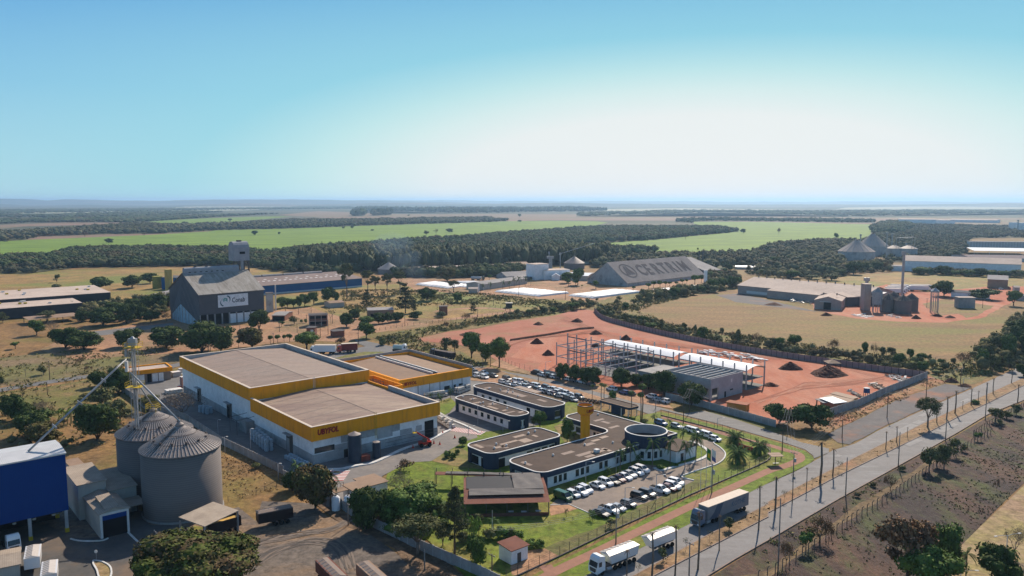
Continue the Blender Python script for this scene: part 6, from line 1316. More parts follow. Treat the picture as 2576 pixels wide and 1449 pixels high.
# end walls folded outwards like a keel; long walls from 5 m up, columns below
for X, s_ in ((0,-1),(L,1)):
    k = X + s_*2.2
    w_.add([(X,0,zE),(X,0,4.6),(X+s_*0.4,3.0,2.6),(k,Y2,11.0),(X+s_*0.4,W-3,2.6),(X,W,4.6),(X,W,zE),(X,Y2,ZR)], [(0,1,2,3,7),(3,4,5,6,7)])
w_.add([(0,0,6.2),(L,0,6.2),(L,0,zE),(0,0,zE),(0,W,6.2),(L,W,6.2),(L,W,zE),(0,W,zE)], [(0,1,2,3),(4,5,6,7)]); w_.build('wall', M_greyst, e)
g = MB()
for X, s_ in ((0,-1),(L,1)): g.add([(X+s_*0.4,3.0,0),(X+s_*0.4,W-3,0),(X+s_*0.4,W-3,2.6),(X+s_*2.0,Y2,10.8),(X+s_*0.4,3.0,2.6),(X+s_*2.0,Y2,0)], [(0,5,3,4),(5,1,2,3)])
g.build('glazed_end', mat('pale_blue_panels', (0.42,0.55,0.62), (0.30,0.40,0.46), scale=0.6), e)
fl = MB()
for k in range(5): t = (k+0.5)/5; fl.bar((-0.5-1.6*t,3+(Y2-3)*t,0),(-0.5-1.6*t,3+(Y2-3)*t,2.6+8.2*t),0.35); fl.bar((-0.5-1.6*t,W-3-(Y2-3)*t,0),(-0.5-1.6*t,W-3-(Y2-3)*t,2.6+8.2*t),0.35)
fl.build('end_mullion', M_wgrey, e)
r = MB(); r.add([(-0.6,-0.7,zE-0.5),(L+0.6,-0.7,zE-0.5),(L+0.6,Y2,ZR),(-0.6,Y2,ZR),(L+0.6,W+0.7,zE-0.5),(-0.6,W+0.7,zE-0.5)]+[(-0.6,-0.7,zE-0.2),(L+0.6,-0.7,zE-0.2),(L+0.6,Y2,ZR+0.3),(-0.6,Y2,ZR+0.3),(L+0.6,W+0.7,zE-0.2),(-0.6,W+0.7,zE-0.2)], [(0,3,2,1),(3,5,4,2),(6,7,8,9),(9,8,10,11),(0,1,7,6),(1,2,8,7),(0,6,9,3)]); r.build('roof', M_stroof, e)
n = 9
for i in range(n+1):
    x = L*i/n; MB().box(x-0.35 if i else 0, x+0.35 if i < n else L, -0.2, 0.6, 0, 6.2).build('column', M_concr, e)
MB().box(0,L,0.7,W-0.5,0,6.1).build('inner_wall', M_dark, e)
for i in (4,5,6,7): MB().box(L*i/n+0.4, L*(i+1)/n-0.4, 0.0, 0.3, 0, 5.4).build('door', M_white, e)
bx0 = 0.275*L; bx1 = 0.74*L; MB().box(bx0,bx1,-0.35,-0.03,9.6,16.6).build('sign_board', M_white, e)
M_teal = plain('dark_teal_letter', (0.03,0.10,0.12))
t_ = text('Conab', 4.0, plain('charcoal_letter', (0.03,0.05,0.07)), e, (bx0+(bx1-bx0)*0.45, -0.42, 11.9), (R(90),0,0), 0.05, 0, 0.03); t_.scale = ((bx1-bx0)*0.40/9.6,1,1)
lg = MB()
def arcb(cx, cz, r0, r1, a0, a1, off=0.0, n=14):
    o_ = [(cx+r0*math.cos(R(a0+(a1-a0)*k/n)), -0.42, cz+r0*math.sin(R(a0+(a1-a0)*k/n))) for k in range(n+1)]; i_ = [(cx+off+r1*math.cos(R(a0+(a1-a0)*k/n)), -0.42, cz+off+r1*math.sin(R(a0+(a1-a0)*k/n))) for k in range(n+1)]
    lg.add(o_+i_, [(k,k+1,n+2+k,n+1+k) for k in range(n)])
lx = bx0+(bx1-bx0)*0.235; arcb(lx+0.4,13.6,2.2,2.2,-60,80,0.45); arcb(lx-0.4,12.7,2.2,2.2,115,255,-0.45); lg.build('emblem', M_teal, e)
lg = MB(); arcb(lx,13.4,1.5,1.1,20,150); arcb(lx,13.0,1.4,1.0,10,165); arcb(lx,12.4,1.3,0.9,10,165); lg.build('emblem_stripes', plain('emblem_green', (0.10,0.33,0.30)), e)
# ridge gallery with barrel roof
gl = MB(); pr = [(-1.7,0),(-1.7,2.6),(-1.3,3.5),(-0.5,4.0),(0.5,4.0),(1.3,3.5),(1.7,2.6),(1.7,0)]
gl.add([(0.5,Y2+y,ZR+z-0.8) for y,z in pr]+[(L*0.86,Y2+y,ZR+z-0.8) for y,z in pr], [(k,k+1,9+k,8+k) for k in range(7)]+[tuple(range(8)),tuple(range(15,7,-1))]); go = gl.build('ridge_gallery', mat('pale_grey_sheet', (0.34,0.35,0.37), (0.27,0.28,0.30), scale=0.3, wave=('X',0.5,0.2), obj=True), e)
for k in range(7): MB().box(L*0.07+k*L*0.085, L*0.07+k*L*0.085+1.3, Y2-1.78, Y2-1.6, ZR+0.2, ZR+0.6).build('vent_slot', M_dark, go)
for k in range(3): MB().box(L*0.17+k*L*0.18, L*0.17+k*L*0.18+1.3, Y2-0.5, Y2+0.5, ZR+3.1, ZR+3.9).build('roof_box', M_rib, go)
# headhouse tower
tx = L*0.93; hb = MB(); pr = [(-4.0,0),(-4.0,8),(-3.6,9.6),(-2.4,11),(-0.9,11.6),(0.9,11.6),(2.4,11),(3.6,9.6),(4.0,8),(4.0,0)]
hb.add([(tx-5.0,Y2+3+y,ZR+5.5+z) for y,z in pr]+[(tx+4.6,Y2+3+y,ZR+5.5+z) for y,z in pr], [(k,k+1,11+k,10+k) for k in range(9)]+[tuple(range(10)),tuple(range(19,9,-1))]); ho_ = hb.build('headhouse', MATS['pale_grey_sheet'], e)
ho_.data.transform(Matrix.Translation((0,0,0)))
MB().box(tx-1.6,tx+1.8,Y2-1.1,Y2-0.9,ZR+9.6,ZR+11.0).build('window', M_dark, ho_); MB().box(tx-1.2,tx+1.2,Y2+2,Y2+4,ZR+17,ZR+17.8).build('roof_box', M_rib, ho_)
for x in (tx-2.2,tx+1.2,tx+4.2):
    for y in (Y2-0.3,Y2+6.5): MB().box(x-0.35,x+0.35,y-0.35,y+0.35,14,ZR+5.5).build('tower_leg', M_rib, e)
MB().box(tx-0.8,tx+1.0,Y2-0.5,Y2+0.5,14,ZR+5.5).build('lift_shaft', MATS['pale_grey_sheet'], e)
for k in range(6): MB().bar((tx+1.2,Y2-0.3,ZR-14+k*3.2),(tx+4.2,Y2-0.3,ZR-12.4+k*3.2),0.25).build('brace', M_rib, e)
# ---------------------------------------------------------------- other buildings, middle distance
def HE(c, x, yb, yt): return HT(c, x, yb, yt)
M_oroof = mat('pale_tan_roof', (0.52,0.42,0.35), (0.42,0.335,0.28), scale=0.06, detail=9); M_groof = mat('grey_roof', (0.30,0.28,0.27), (0.23,0.215,0.21), scale=0.08, detail=9)
h = HE('F2', 1925, 578, 492)
eB, L, W = hall('blue_warehouse','long blue warehouse with three barrel vents, right of the grey store','F2',(880,572),(1925,492),(1700,425),h,h+3.6,M_blue2,mat('mauve_roof', (0.24,0.18,0.16), (0.19,0.145,0.13), scale=0.08, detail=9),'x',over=0.8,sky=20,cat='warehouse')
for k in range(4):
    b_ = MB(); x0 = L*(0.0+k*0.2)+1; pr = [(math.cos(R(a))*1.7, math.sin(R(a))*1.7) for a in range(0,181,30)]
    b_.add([(x0,W/2+y,h+3.4+z) for y,z in pr]+[(x0+L*0.185,W/2+y,h+3.4+z) for y,z in pr], [(q,q+1,8+q,7+q) for q in range(6)]+[tuple(range(7)),tuple(range(13,6,-1))]); b_.build('barrel_vent', M_groof, eB)
MB().box(0,L,-0.2,0,0,1.2).build('plinth', M_trim, eB)
# dark sheds at the left
M_chr = mat('charcoal_wall', (0.045,0.045,0.05), (0.035,0.035,0.04), scale=0.3)
def flatshed(label, c, A, B, Cc, h, wm, rm, n=10, slope=1.0, **k):
    e_, L_, W_ = hall('factory_shed', label, c, A, B, Cc, h, h+slope, wm, rm, 's', cat='building', **k); rg = random.Random(len(label))
    for i in range(n):
        x = rg.uniform(0.1,0.95)*L_; y = rg.uniform(0.15,0.9)*W_; z_ = h + slope*y/W_ + 0.1; MB().box(x-0.8,x+0.8,y-0.6,y+0.6,z_,z_+0.9).build('roof_unit', M_trim if i % 3 else M_yellow, e_)
    return e_, L_, W_
flatshed('dark walled factory shed with pale flat roof, the farther of the left pair','F1',(-500,1120),(1112,1010),(940,952),9.0,M_chr,M_oroof,12)
flatshed('dark walled factory shed with pale flat roof, the nearer of the left pair','F1',(-500,1215),(822,1115),(640,1048),6.5,M_chr,M_oroof,14)
hall('canopy','long thin canopy roof behind palms at the left sheds','F1',(290,1290),(800,1245),(590,1232),3.0,3.2,M_chr,M_roofr,'s',gap=8,cat='canopy')
def cyl(name, label, c, x, yb, yt, wpx, m, roof=0.0, cat='silo', group=None, ribs=0, rm=None, leg=0, n=28):
    p = G(c, x, yb); r_ = wpx*MPP(c,x,yb)/2; h_ = HT(c, x, yb, yt); e_ = empty(name, (p.x, p.y+r_, 0), 0, label, cat, group)
    MB().lathe(0,0,[(r_,leg),(r_,h_)]+([(0.01,h_)] if not roof else []),n).build('wall', m, e_, smooth=False)
    if roof:
        ro = MB().lathe(0,0,[(r_*1.03,h_-0.1),(r_*1.03,h_),(r_*0.08,h_+roof)],n).build('roof', rm or M_silor, e_); MB().cyl(0,0,h_+roof-0.2,h_+roof+0.6,r_*0.09,r_*0.09,8).build('cap', M_rib if ribs else M_silor, ro)
        if ribs:
            rb = MB(); [rb.bar((math.cos(a)*r_*1.03,math.sin(a)*r_*1.03,h_+0.1),(math.cos(a)*r_*0.1,math.sin(a)*r_*0.1,h_+roof+0.1),0.25) for a in [2*math.pi*k/ribs for k in range(ribs)]]; rb.build('roof_ribs', m, ro)
    if leg:
        for k in range(6): a = 2*math.pi*k/6+0.3; MB().bar((math.cos(a)*r_*0.9,math.sin(a)*r_*0.9,0),(math.cos(a)*r_*0.9,math.sin(a)*r_*0.9,leg),0.35).build('leg', M_steel, e_)
    return e_
M_ysilo = mat('yellow_silo', (0.48,0.34,0.11), (0.40,0.29,0.10), scale=0.2); M_ytank = mat('yellow_green_tank', (0.33,0.29,0.07), (0.22,0.20,0.05), scale=0.3)
cyl('storage_silo','tall slim yellow silo left of the grey store','F1',1689,1022,780,76,M_ysilo)
cyl('storage_silo','short fat yellow green tank left of the slim yellow silo','F1',1567,975,852,98,M_ytank)
hall('blue_shed','blue shed showing between yellow silo and grey store','F1',(1628,980),(1790,985),12,9.5,10,M_blue2,M_greyst,'s',z=0)
hall('low_shed','small dark roofed shed at the foot of the yellow silos','F1',(1530,1030),(1655,1032),(1510,978),3.0,3.6,M_greyst,M_groof,'s',z=3.0)
def small(name, label, c, A, B, Cc, h, hr=None, ridge='f', wm=None, rm=None, **k): return hall(name, label, c, A, B, Cc, h, hr or h+0.2, wm or M_brickw, rm or M_greyst, ridge, z=h, **k)
e_, L, W = small('brick_shelter','open brick shelter with dark roof right of the grey store','F2',(1020,868),(1148,868),(992,828),3.2,3.9,'x',M_brickw,M_groof); MB().box(0.5,L-0.5,-0.1,0.1,0,2.6).build('doorway', M_dark, e_)
e_, L, W = small('guard_house','two-storey brick hut with open galleries in the red yard','F2',(1392,865),(1575,858),7,6.4,6.8,'x',M_brickw,M_rib)
for z_ in (0.3,3.5): MB().box(0.6,L-0.6,-0.08,0.1,z_+0.8,z_+2.3).build('window', M_dark, e_); MB().box(-0.3,L+0.3,-0.6,0.0,z_+2.6,z_+2.8).build('beam', M_oroof, e_)
for k in range(4): MB().bar((L*k/3,-0.5,0),(L*k/3,-0.5,6.4),0.35).build('column', M_oroof, e_)
e_, L, W = small('brick_tower','narrow brick gate tower with dark cap in the red yard','F2',(1366,992),(1448,992),5,5.2,5.5,'f',M_brickw,M_rib); MB().box(L*0.5,L*0.85,-0.08,0.1,3,4.3).build('window', M_trim, e_)
small('gate_lodge','flat brick lodge beside the yard gate above the white trailer','F2',(1632,1030),(1748,1022),6,3.0,3.2,'f',M_brickw,M_rib)
e_, L, W = small('farm_house','flat-roofed pale brick house among the dark trees','F2',(1985,818),(2245,810),(1980,790),4.8,5.0,'f',mat('pale_brick', (0.30,0.20,0.14), (0.24,0.16,0.11), scale=1.0),M_groof); MB().box(L*0.1,L*0.35,-0.1,0.1,0,2.6).build('doorway', M_dark, e_)
small('field_shed','low cream shed with mauve roof behind the leafy row','F2',(1603,745),(1748,735),(1590,722),3.2,4.0,'x',M_cream,M_roofr)
e_, L, W = small('brick_tower','slim brick tower hut behind the dark shrub in the pasture','F3',(990,778),(1068,776),4.5,5.5,5.7,'f',M_brickw,M_rib)
e_, L, W = small('field_hut','dark open hut with cream roof at the pasture fence','F3',(1655,745),(1720,745),4.5,3.2,3.4,'f',M_chr,M_cream)
small('brick_hut','little brick hut by the curved fence below the parapet trees','F2',(690,1020),(740,1018),4,3.0,3.4,'x',M_brickw,M_groof)
# grain dryer beside the grey store
cyl('dryer_tower','thin pale elevator tower in front of the blue warehouse','F2',1058,818,560,14,M_trim,cat='elevator tower',n=8)
e_ = hall('grain_dryer','tapered grey grain dryer block beside the grey store','F2',(965,835),(1035,832),6,12,12.3,M_wgrey,M_rib,'f',z=0,cat='machine')
# small yellow topped store behind the warehouse
e_, L, W = hall('chemical_store','small store with orange top band behind the warehouse','C1',(1310,490),(1720,440),9,4.6,4.7,mat('brown_grey_wall', (0.24,0.20,0.17), (0.19,0.16,0.14), scale=0.4),M_oroof,'f',z=0)
f = MB(); o_ = rrect(-0.6,L+0.6,-0.6,W+0.6,0,1,(0,0,0,0)); ring(f, o_, inset(o_,0.5), 3.6, 5.2); f.build('fascia', M_orange, e_)
for a,b,m_ in ((0.05,0.35,M_white),(0.42,0.52,M_dark),(0.54,0.68,M_white),(0.70,0.82,M_white)): MB().box(L*a,L*b,-0.08,0.1,0,3.3).build('door', m_, e_)
def crate(label, c, x, y, w_, d_, h_, m, name='container', cat='container', rz=YAW, group=None):
    p = G(c,x,y); o = MB().box(-w_/2,w_/2,0,d_,0,h_); e_ = empty(name, p, rz, label, cat, group); o.build('body', m, e_, bevel=0.05); MB().box(-w_/2-0.02,w_/2+0.02,-0.05,d_+0.05,h_,h_+0.12).build('lid', M_trim, e_); return e_
crate('grey steel container behind the big warehouse, left of the pipes','C1',1780,415,3.2,2.6,2.0,M_wgrey)
crate('white plastic tank stack by the grey steel container','C1',1830,380,1.8,1.5,2.0,M_ibc)
crate('small yellow box beside the grey steel container','C1',1842,405,0.9,0.9,0.8,M_yellow)
crate('pink brick block at the far left corner of the big warehouse','C1',1850,520,1.4,2.2,4.0,plain('pink_block', (0.33,0.17,0.14)))
crate('dark red box on the pavement by the pink block','C1',1815,520,1.5,1.0,0.7,M_redp2)
crate('white tarp covered pallets by the rounded kerb behind the warehouse','C1',1762,580,5.5,3.2,1.3,M_ibc,'pallet_load','pallet')
# ---------------------------------------------------------------- warehouse district
def auto(name, label, c, A, B, D_, yb, dh, wm, rm, ridge='x', **k):
    h_ = max(2.5, HT(c, A[0], yb, A[1])); return hall(name, label, c, A, B, D_, h_, h_+dh, wm, rm, ridge, **k)
auto('white_tower_building','tall white factory block in the district by the cone silo','F3',(1948,355),(2086,348),14,512,0.5,M_white,M_oroof,'f')
auto('white_factory_wing','white factory wing with flat tan roof beside the tall white block','F3',(2045,415),(2300,405),14,510,0.6,M_white,M_oroof,'f')
auto('white_shed','white gabled shed in front of the white factory wing','F3',(2120,470),(2200,470),16,515,2.0,M_white,M_metalw,'y')
auto('white_shed','bright roofed shed behind the district trees','F3',(2210,462),(2480,470),(2380,435),510,1.0,M_cream,M_metalw,'x')
auto('awning_hall','grey pyramid roofed open hall left of the white block','F3',(1660,475),(1905,462),(1620,455),498,3.2,M_wgrey,M_groof,'x')
auto('low_hall','low flat grey roof in front of the white block','F3',(1860,485),(2000,472),(1830,462),505,0.3,M_greyst,M_groof,'f')
auto('cream_hall','long cream hall behind the palm row','F3',(1425,555),(1870,495),(1350,530),612,1.5,M_cream,M_groof,'x')
auto('long_roof','very long pale low roof in front of the eucalyptus stand','F3',(640,398),(1650,362),14,447,1.0,M_cream,M_oroof,'x')
auto('long_roof','brown gabled roof behind the white block','F3',(1700,362),(1900,358),(1750,335),408,2.0,M_cream,M_roofr,'x')
auto('tan_roof_hall','tan roof sticking out right of the cone silo','F3',(2400,330),(2490,330),12,350,1.0,M_cream,M_roofr,'x')
small('farm_gate_house','tan house at the right end of the left white bags','F3',(1280,600),(1370,600),6,3.5,4.5,'x',M_oroof,M_oroof)
cyl('water_tank','slim white post tank at the end of the cream hall','F3',1381,632,550,16,M_white,cat='tank',n=10)
cyl('grain_silo','cone roofed grey silo at the right of the white factory','F3',2352,405,345,210,M_silo,6.5,group='far cone silos')
cyl('cone_store','wide grey cone roofed store above the smoke','F3',460,455,405,220,M_silor,6.0,rm=M_groof)
def leg(label, c, x, yb, yt, wpx=9, m=None, group='distant elevator legs', arm=None):
    p = G(c,x,yb); h_ = HT(c,x,yb,yt); w_ = wpx*MPP(c,x,yb)/2; e_ = empty('bucket_elevator', p, 0, label, 'elevator tower', group); MB().box(-w_,w_,-w_,w_,0,h_).build('shaft', m or M_steel, e_); MB().box(-w_*2.2,w_*1.8,-w_*1.5,w_*1.5,h_-2.4,h_).build('head', m or M_steel, e_)
    if arm: MB().bar((0,0,h_-1),(arm[0],arm[1],arm[2]),0.5).build('spout', M_steel, e_)
    return e_
leg('pale elevator leg left of the cone roofed store','F3',393,412,305,10,M_trim,arm=(-9,0,6)); leg('pale elevator leg between cone store and long roof','F3',605,395,310,9,M_trim,arm=(10,0,6))
leg('elevator leg with long arm beside the cone silo','F3',2203,400,235,10,arm=(34,4,26)); leg('wide grey elevator block behind the white block','F3',2105,400,270,34,M_wgrey); leg('thin elevator leg behind the wide elevator block','F3',2090,380,225,7)
leg('pair of tall dryers before the eucalyptus stand','F3',1720,345,262,26,M_wgrey)
leg('twin dark stack left of the small grey hall, taller one','F4',1703,400,215,10,M_rib); leg('twin dark stack left of the small grey hall, thinner one','F4',1667,400,215,7,M_rib); leg('short dark stack at the ridge end of the lettered hall','F4',1548,330,240,12,M_rib)
# the lettered hall
h = 3.2
eC, L, W = hall('lettered_hall','huge grey roofed hall with painted lettering and round emblem','F4',(945,540),(1722,455),(555,500),h,h+15.6,M_wgrey,mat('lettered_roof', (0.33,0.29,0.265), (0.27,0.24,0.22), scale=0.08, detail=9, rough=0.95, spec=0.0),'x',over=0.5,cat='warehouse')
M_let = plain('faded_dark_paint', (0.165,0.145,0.138), 0.95, spec=0.0)
sl = math.atan2(15.6, W/2); sx = math.hypot(15.6, W/2)
def onroof(u_, s_): return (u_*L, s_*W/2, h + 15.6*s_ + 0.35)
for i, chx in enumerate('CERTRIM'):
    t_ = text(chx, sx*0.56, M_let, eC, onroof((0.245,0.345,0.445,0.54,0.64,0.745,0.80)[i], 0.27), (sl,0,0), 0.02, 0, 0.5, 'lettering'); t_.scale = (0.92,1.25,1)
lg = MB(); cx, cs = 0.135*L, sx*0.52
def rp(x, s_): f_ = s_/sx; return (x, f_*W/2, h+15.6*f_+0.4)
n = 40; ro_, ri = sx*0.33, sx*0.285
lg.add([rp(cx+ro_*math.cos(2*math.pi*k/n), cs+ro_*math.sin(2*math.pi*k/n)) for k in range(n)]+[rp(cx+ri*math.cos(2*math.pi*k/n), cs+ri*math.sin(2*math.pi*k/n)) for k in range(n)], [(k,(k+1)%n,n+(k+1)%n,n+k) for k in range(n)])
a = sx*0.1
for dx in (-1.15*a, 1.15*a): lg.add([rp(cx+dx-a,cs-1.8*a),rp(cx+dx+a,cs-1.8*a),rp(cx+dx*0.35+a*0.2,cs+2.2*a),rp(cx+dx*0.35-a*0.2,cs+2.2*a)], [(0,1,2,3)])
lg.build('emblem', M_let, eC)
hall('grey_hall','small grey gabled hall at the right end of the lettered hall','F4',(1730,420),(1888,408),(1690,330),4,14,M_greyst,M_groof,'x',z=4)
auto('far_block','little pale box building above the small grey hall','F4',(1750,278),(1825,272),10,315,0.5,M_greyst,M_oroof,'f')
cyl('water_tower','slim white water tower right of the lettered hall','F4',1735,562,412,36,M_white,cat='water tower',n=14)
# grain bags
def bags(c, A, B, Cc, n, label, group, hh=1.6):
    P0 = G(c,*A); P1 = G(c,*B); P2 = G(c,*Cc); ex = (P1-P0); ey = (P2-P0); obs = []
    ln = ey.length; stp = ex.length/n; ang = math.atan2(ey.y, ey.x); proto = None; wv = max(2.4, stp*0.96)
    for i in range(n):
        p = P0 + ex*((i+0.5)/n)
        if proto is None:
            m_ = MB(); k = 9; pr = [(math.cos(R(180*j/k))*wv/2, math.sin(R(180*j/k))**0.8*hh) for j in range(k+1)]; segs = [(0,0.15),(2.0,0.9),(4,1.0),(ln*0.3,0.93),(ln*0.6,1.0),(ln-3,1.0),(ln-1,0.8),(ln,0.15)]
            m_.add([(x, y, z*s) for x, s in segs for y, z in pr], [(a*(k+1)+b,a*(k+1)+b+1,(a+1)*(k+1)+b+1,(a+1)*(k+1)+b) for a in range(len(segs)-1) for b in range(k)]); proto = m_.build('grain_bag', M_bag, smooth=True); o = proto
        else: o = proto.copy(); COL.objects.link(o)
        o.location = p + Vector((0,0,0.1)); o.rotation_euler.z = ang; o.scale = (random.uniform(0.96,1.02),1,random.uniform(0.85,1.1)); obs.append(o)
    label_row(obs, label, 'grain bag', group)
bags('F3',(1535,632),(1990,680),(1850,600),11,'long white grain bag, {} in the middle bag field','grain bags of the middle field')
bags('F4',(350,672),(600,700),(850,612),9,'long white grain bag, {} in the field behind the panel wall end','grain bags of the right field')
bags('F3',(745,560),(1070,598),(960,535),9,'long pale grain bag, {} in the bag field nearest the smoke','grain bags of the left field')
bags('F3',(1150,575),(1270,590),(1200,558),4,'short grain bag, {} of the four by the tan house','short grain bags')
bags('F3',(1110,530),(1350,560),(1350,528),6,'pinkish grain bag, {} in the row beyond the left bag field','pinkish grain bags',1.2)
bags('F4',(1180,618),(1320,628),(1680,570),3,'grain bag, {} of three along the road before the lettered hall','grain bags by the road')
# right hand factory
eF, L, W = hall('factory_hall','long tan roofed factory hall with ridge vents in the right field','D',(1856.6,717.4),(2170,746),46,6.5,11.2,mat('pink_beige_wall', (0.42,0.34,0.30), (0.34,0.27,0.24), scale=0.2, wave=('X',0.35,0.2), obj=True),M_oroof,'x',over=0.8,vents=14,cat='warehouse')
MB().box(L*0.08,L*0.32,-0.3,0.1,1.0,3.0).build('white_band', M_trim, eF); MB().box(L*0.4,L*0.62,-0.3,0.1,1.0,3.0).build('white_band', M_trim, eF)
MB().add([(L*0.30,-7,5.6),(L*0.72,-7,5.6),(L*0.72,0.5,6.9),(L*0.30,0.5,6.9)],[(0,1,2,3)]).build('lean_to_roof', M_oroof, eF); MB().box(L*0.30,L*0.72,-6.6,-0.1,0,5.5).build('lean_to_wall', MATS['pink_beige_wall'], eF)
PB = MATS['pink_beige_wall']
e_, L, W = hall('factory_wing','gabled tan wing with big dark door at the front of the right factory','F5',(468,1085),(740,1100),24,6.0,8.5,PB,M_oroof,'y',z=6.0,vents=2); MB().box(L*0.35,L*0.62,-0.12,0.1,0,5).build('door', M_dark, e_); MB().box(L*0.2,L*0.62,-1.2,-0.1,5,5.2).build('awning', M_trim, e_)
hall('factory_wing','open front wing right of the gabled tan wing','F5',(800,1060),(1160,1050),14,6,7.5,M_greyst,M_oroof,'s',z=6)
hall('factory_wing','upper wing with long white edge at the end of the right factory','F5',(765,1000),(1160,1025),10,8,8.4,PB,M_trim,'f',z=8)
hall('elevator_block','tall narrow beige block among the right factory silos','F5',(965,1195),(1030,1195),6,17,17.3,PB,M_oroof,'f',z=0,cat='building')
cyl('steel_silo','shiny steel hopper silo beside the tall narrow beige block','F5',1115,1215,1010,94,M_steel,2.2,rm=M_steel,leg=5.0,ribs=12)
for i,(x,yb,yt,wd,lb) in enumerate(((1238,1215,1085,150,'front left'),(1290,1160,1060,130,'rear left'),(1470,1205,1080,130,'rear right'),(1392,1232,1100,160,'front right'))):
    cyl('grain_silo',lb+' one of four dark low silos at the right factory','F5',x,yb,yt,wd,M_silo,3.0,group='dark low silos of the right factory',ribs=16,rm=M_rib)
leg('very tall pale elevator tower over the low silos of the right factory','F5',1345,1075,600,18,mat('pale_tower', (0.38,0.36,0.35),(0.3,0.29,0.28)),'factory elevators'); leg('short double elevator leg on the right factory roof','F5',988,1050,862,24,M_steel,'factory elevators')
cyl('steel_silo','small steel hopper on a tall dark frame right of the low silos','F5',1690,1220,1000,80,M_steel,2.0,rm=M_steel,leg=13.0)
hall('small_house','white walled square store house beside the dirt loop','F5',(1915,1170),(2082,1172),6,7,7.2,M_concr,M_oroof,'f',z=0); hall('long_house','long low white house under the flat trees','F5',(1840,1058),(2200,1085),9,4,5,M_white,M_greyst,'x',z=0)
hall('brown_hall','grey brown gabled hall at the right edge of the field','F5',(2205,965),(2410,975),26,7,9.5,M_roofr,M_groof,'x',z=0)
small('small_hut','small cream hut beside the grey brown hall','F5',(2478,960),(2535,962),6,4,5,'x',M_cream,M_oroof); small('row_house','dark roofed house cut by the right edge beyond the dirt yard','F5',(2480,1040),(2700,1060),8,3.5,4.5,'x',M_cream,M_greyst)
# far right
auto('white_warehouse','very long white lettered warehouse at the right','F5',(1368,690),(2550,730),30,795,4.5,M_white,M_oroof,'x',over=0.6,cat='warehouse')
lw = [o for o in COL.objects if o.name == 'white_warehouse'][0]; t_ = text('Confort', 6.5, M_let, lw, (0.43*236, -0.4, 7.5), (R(90),0,0), 0.02); text('Agro', 5.0, M_let, lw, (0.83*236, -0.4, 6.5), (R(90),0,0), 0.02)
auto('low_annex','low white annex at the left end of the long white warehouse','F5',(1245,745),(1370,748),16,795,0.5,M_white,M_groof,'f')
auto('mauve_hall','mauve roofed hall behind the long white warehouse','F5',(2050,665),(2700,672),(2100,632),700,2,M_wgrey,mat('dark_mauve_roof',(0.16,0.12,0.13),(0.13,0.10,0.105),scale=0.1),'x')
auto('open_hall','white framed open hall with pale roof at the right edge','F5',(2075,590),(2700,600),(2130,560),640,2,M_trim,M_metalw,'x',gap=14)
auto('panel_hall','long white panelled hall with a dark doorway, far right','F5',(2032,498),(2700,505),14,555,0.5,mat('white_panels', (0.55,0.55,0.54),(0.36,0.36,0.36),wave=('X',0.08,0.4),obj=True),M_groof,'f')
cyl('grain_silo','huge cone roofed silo in front of the far right silo group','F5',961,712,605,352,M_wgrey,12.5,rm=M_oroof,ribs=20,group='huge far silos'); cyl('grain_silo','huge cone roofed silo standing behind the front one','F5',1115,650,550,300,M_wgrey,15.5,rm=M_oroof,ribs=20,group='huge far silos')
cyl('grain_silo','pale smaller silo, left of the pair behind the pine line','F5',1300,680,570,150,M_wgrey,4,group='pale far silos'); cyl('grain_silo','pale smaller silo, right of the pair behind the pine line','F5',1450,670,572,170,M_wgrey,4,group='pale far silos')
for i,(x,yb,yt) in enumerate(((925,600,425),(1025,640,430),(1187,690,405),(1240,660,420),(1385,640,510),(1145,640,500))): o = leg('x','F5',x,yb,yt,8,None,'legs of the huge silos'); tag(o,('thin','slim','tallest dark','slender','short braced','low')[i]+' elevator leg standing among the huge cone roofed silos')
hall('canopy','conveyor bridge over the pale smaller silos','F5',(1310,680),(1470,672),4,26,27,M_steel,M_wgrey,'f',z=0,gap=20,cat='conveyor')
for i,(A,B,d,yb,lb,rm) in enumerate((((215,710),(375,700),(340,688),735,'white roofed workshop left of the huge silos',M_metalw),((390,720),(530,712),(560,680),745,'pale hipped roof workshop by the dark palm',M_oroof),((545,690),(700,685),(650,668),715,'grey open roof right of the hipped roof',M_groof),((150,760),(400,745),10,775,'long red edged white shed in the thicket',M_metalw))): auto('workshop',lb,'F5',A,B,d,yb,1.5,M_cream,rm,'x',group='workshops near the huge silos')
for i,(A,B,d,yb,lb) in enumerate((((1322,275),(1690,278),40,330,'far white warehouse, left one on the skyline plain'),((1690,282),(1825,285),30,320,'short far warehouse joining the two long ones'),((1828,278),(2300,285),50,305,'far mauve warehouse, right one on the skyline plain'))): auto('far_warehouse',lb,'F5',A,B,d,yb,2,M_white,M_oroof,'x',group='far warehouses')
cyl('storage_tank','far white tank row at the right edge, big drum','F5',2490,390,305,80,M_white,cat='tank'); cyl('storage_tank','far white tank at the very right edge','F5',2570,400,310,70,M_white,cat='tank'); leg('far stack between the white tanks','F5',2510,410,280,8,M_steel)
auto('far_roof','long white roof with red stripe beyond the lettered hall','F4',(2035,378),(2400,385),10,400,1,M_cream,M_metalw,'x'); auto('far_roof','low white roof at the far right of the thicket','F4',(2500,378),(2580,380),10,395,1,M_cream,M_metalw,'x')
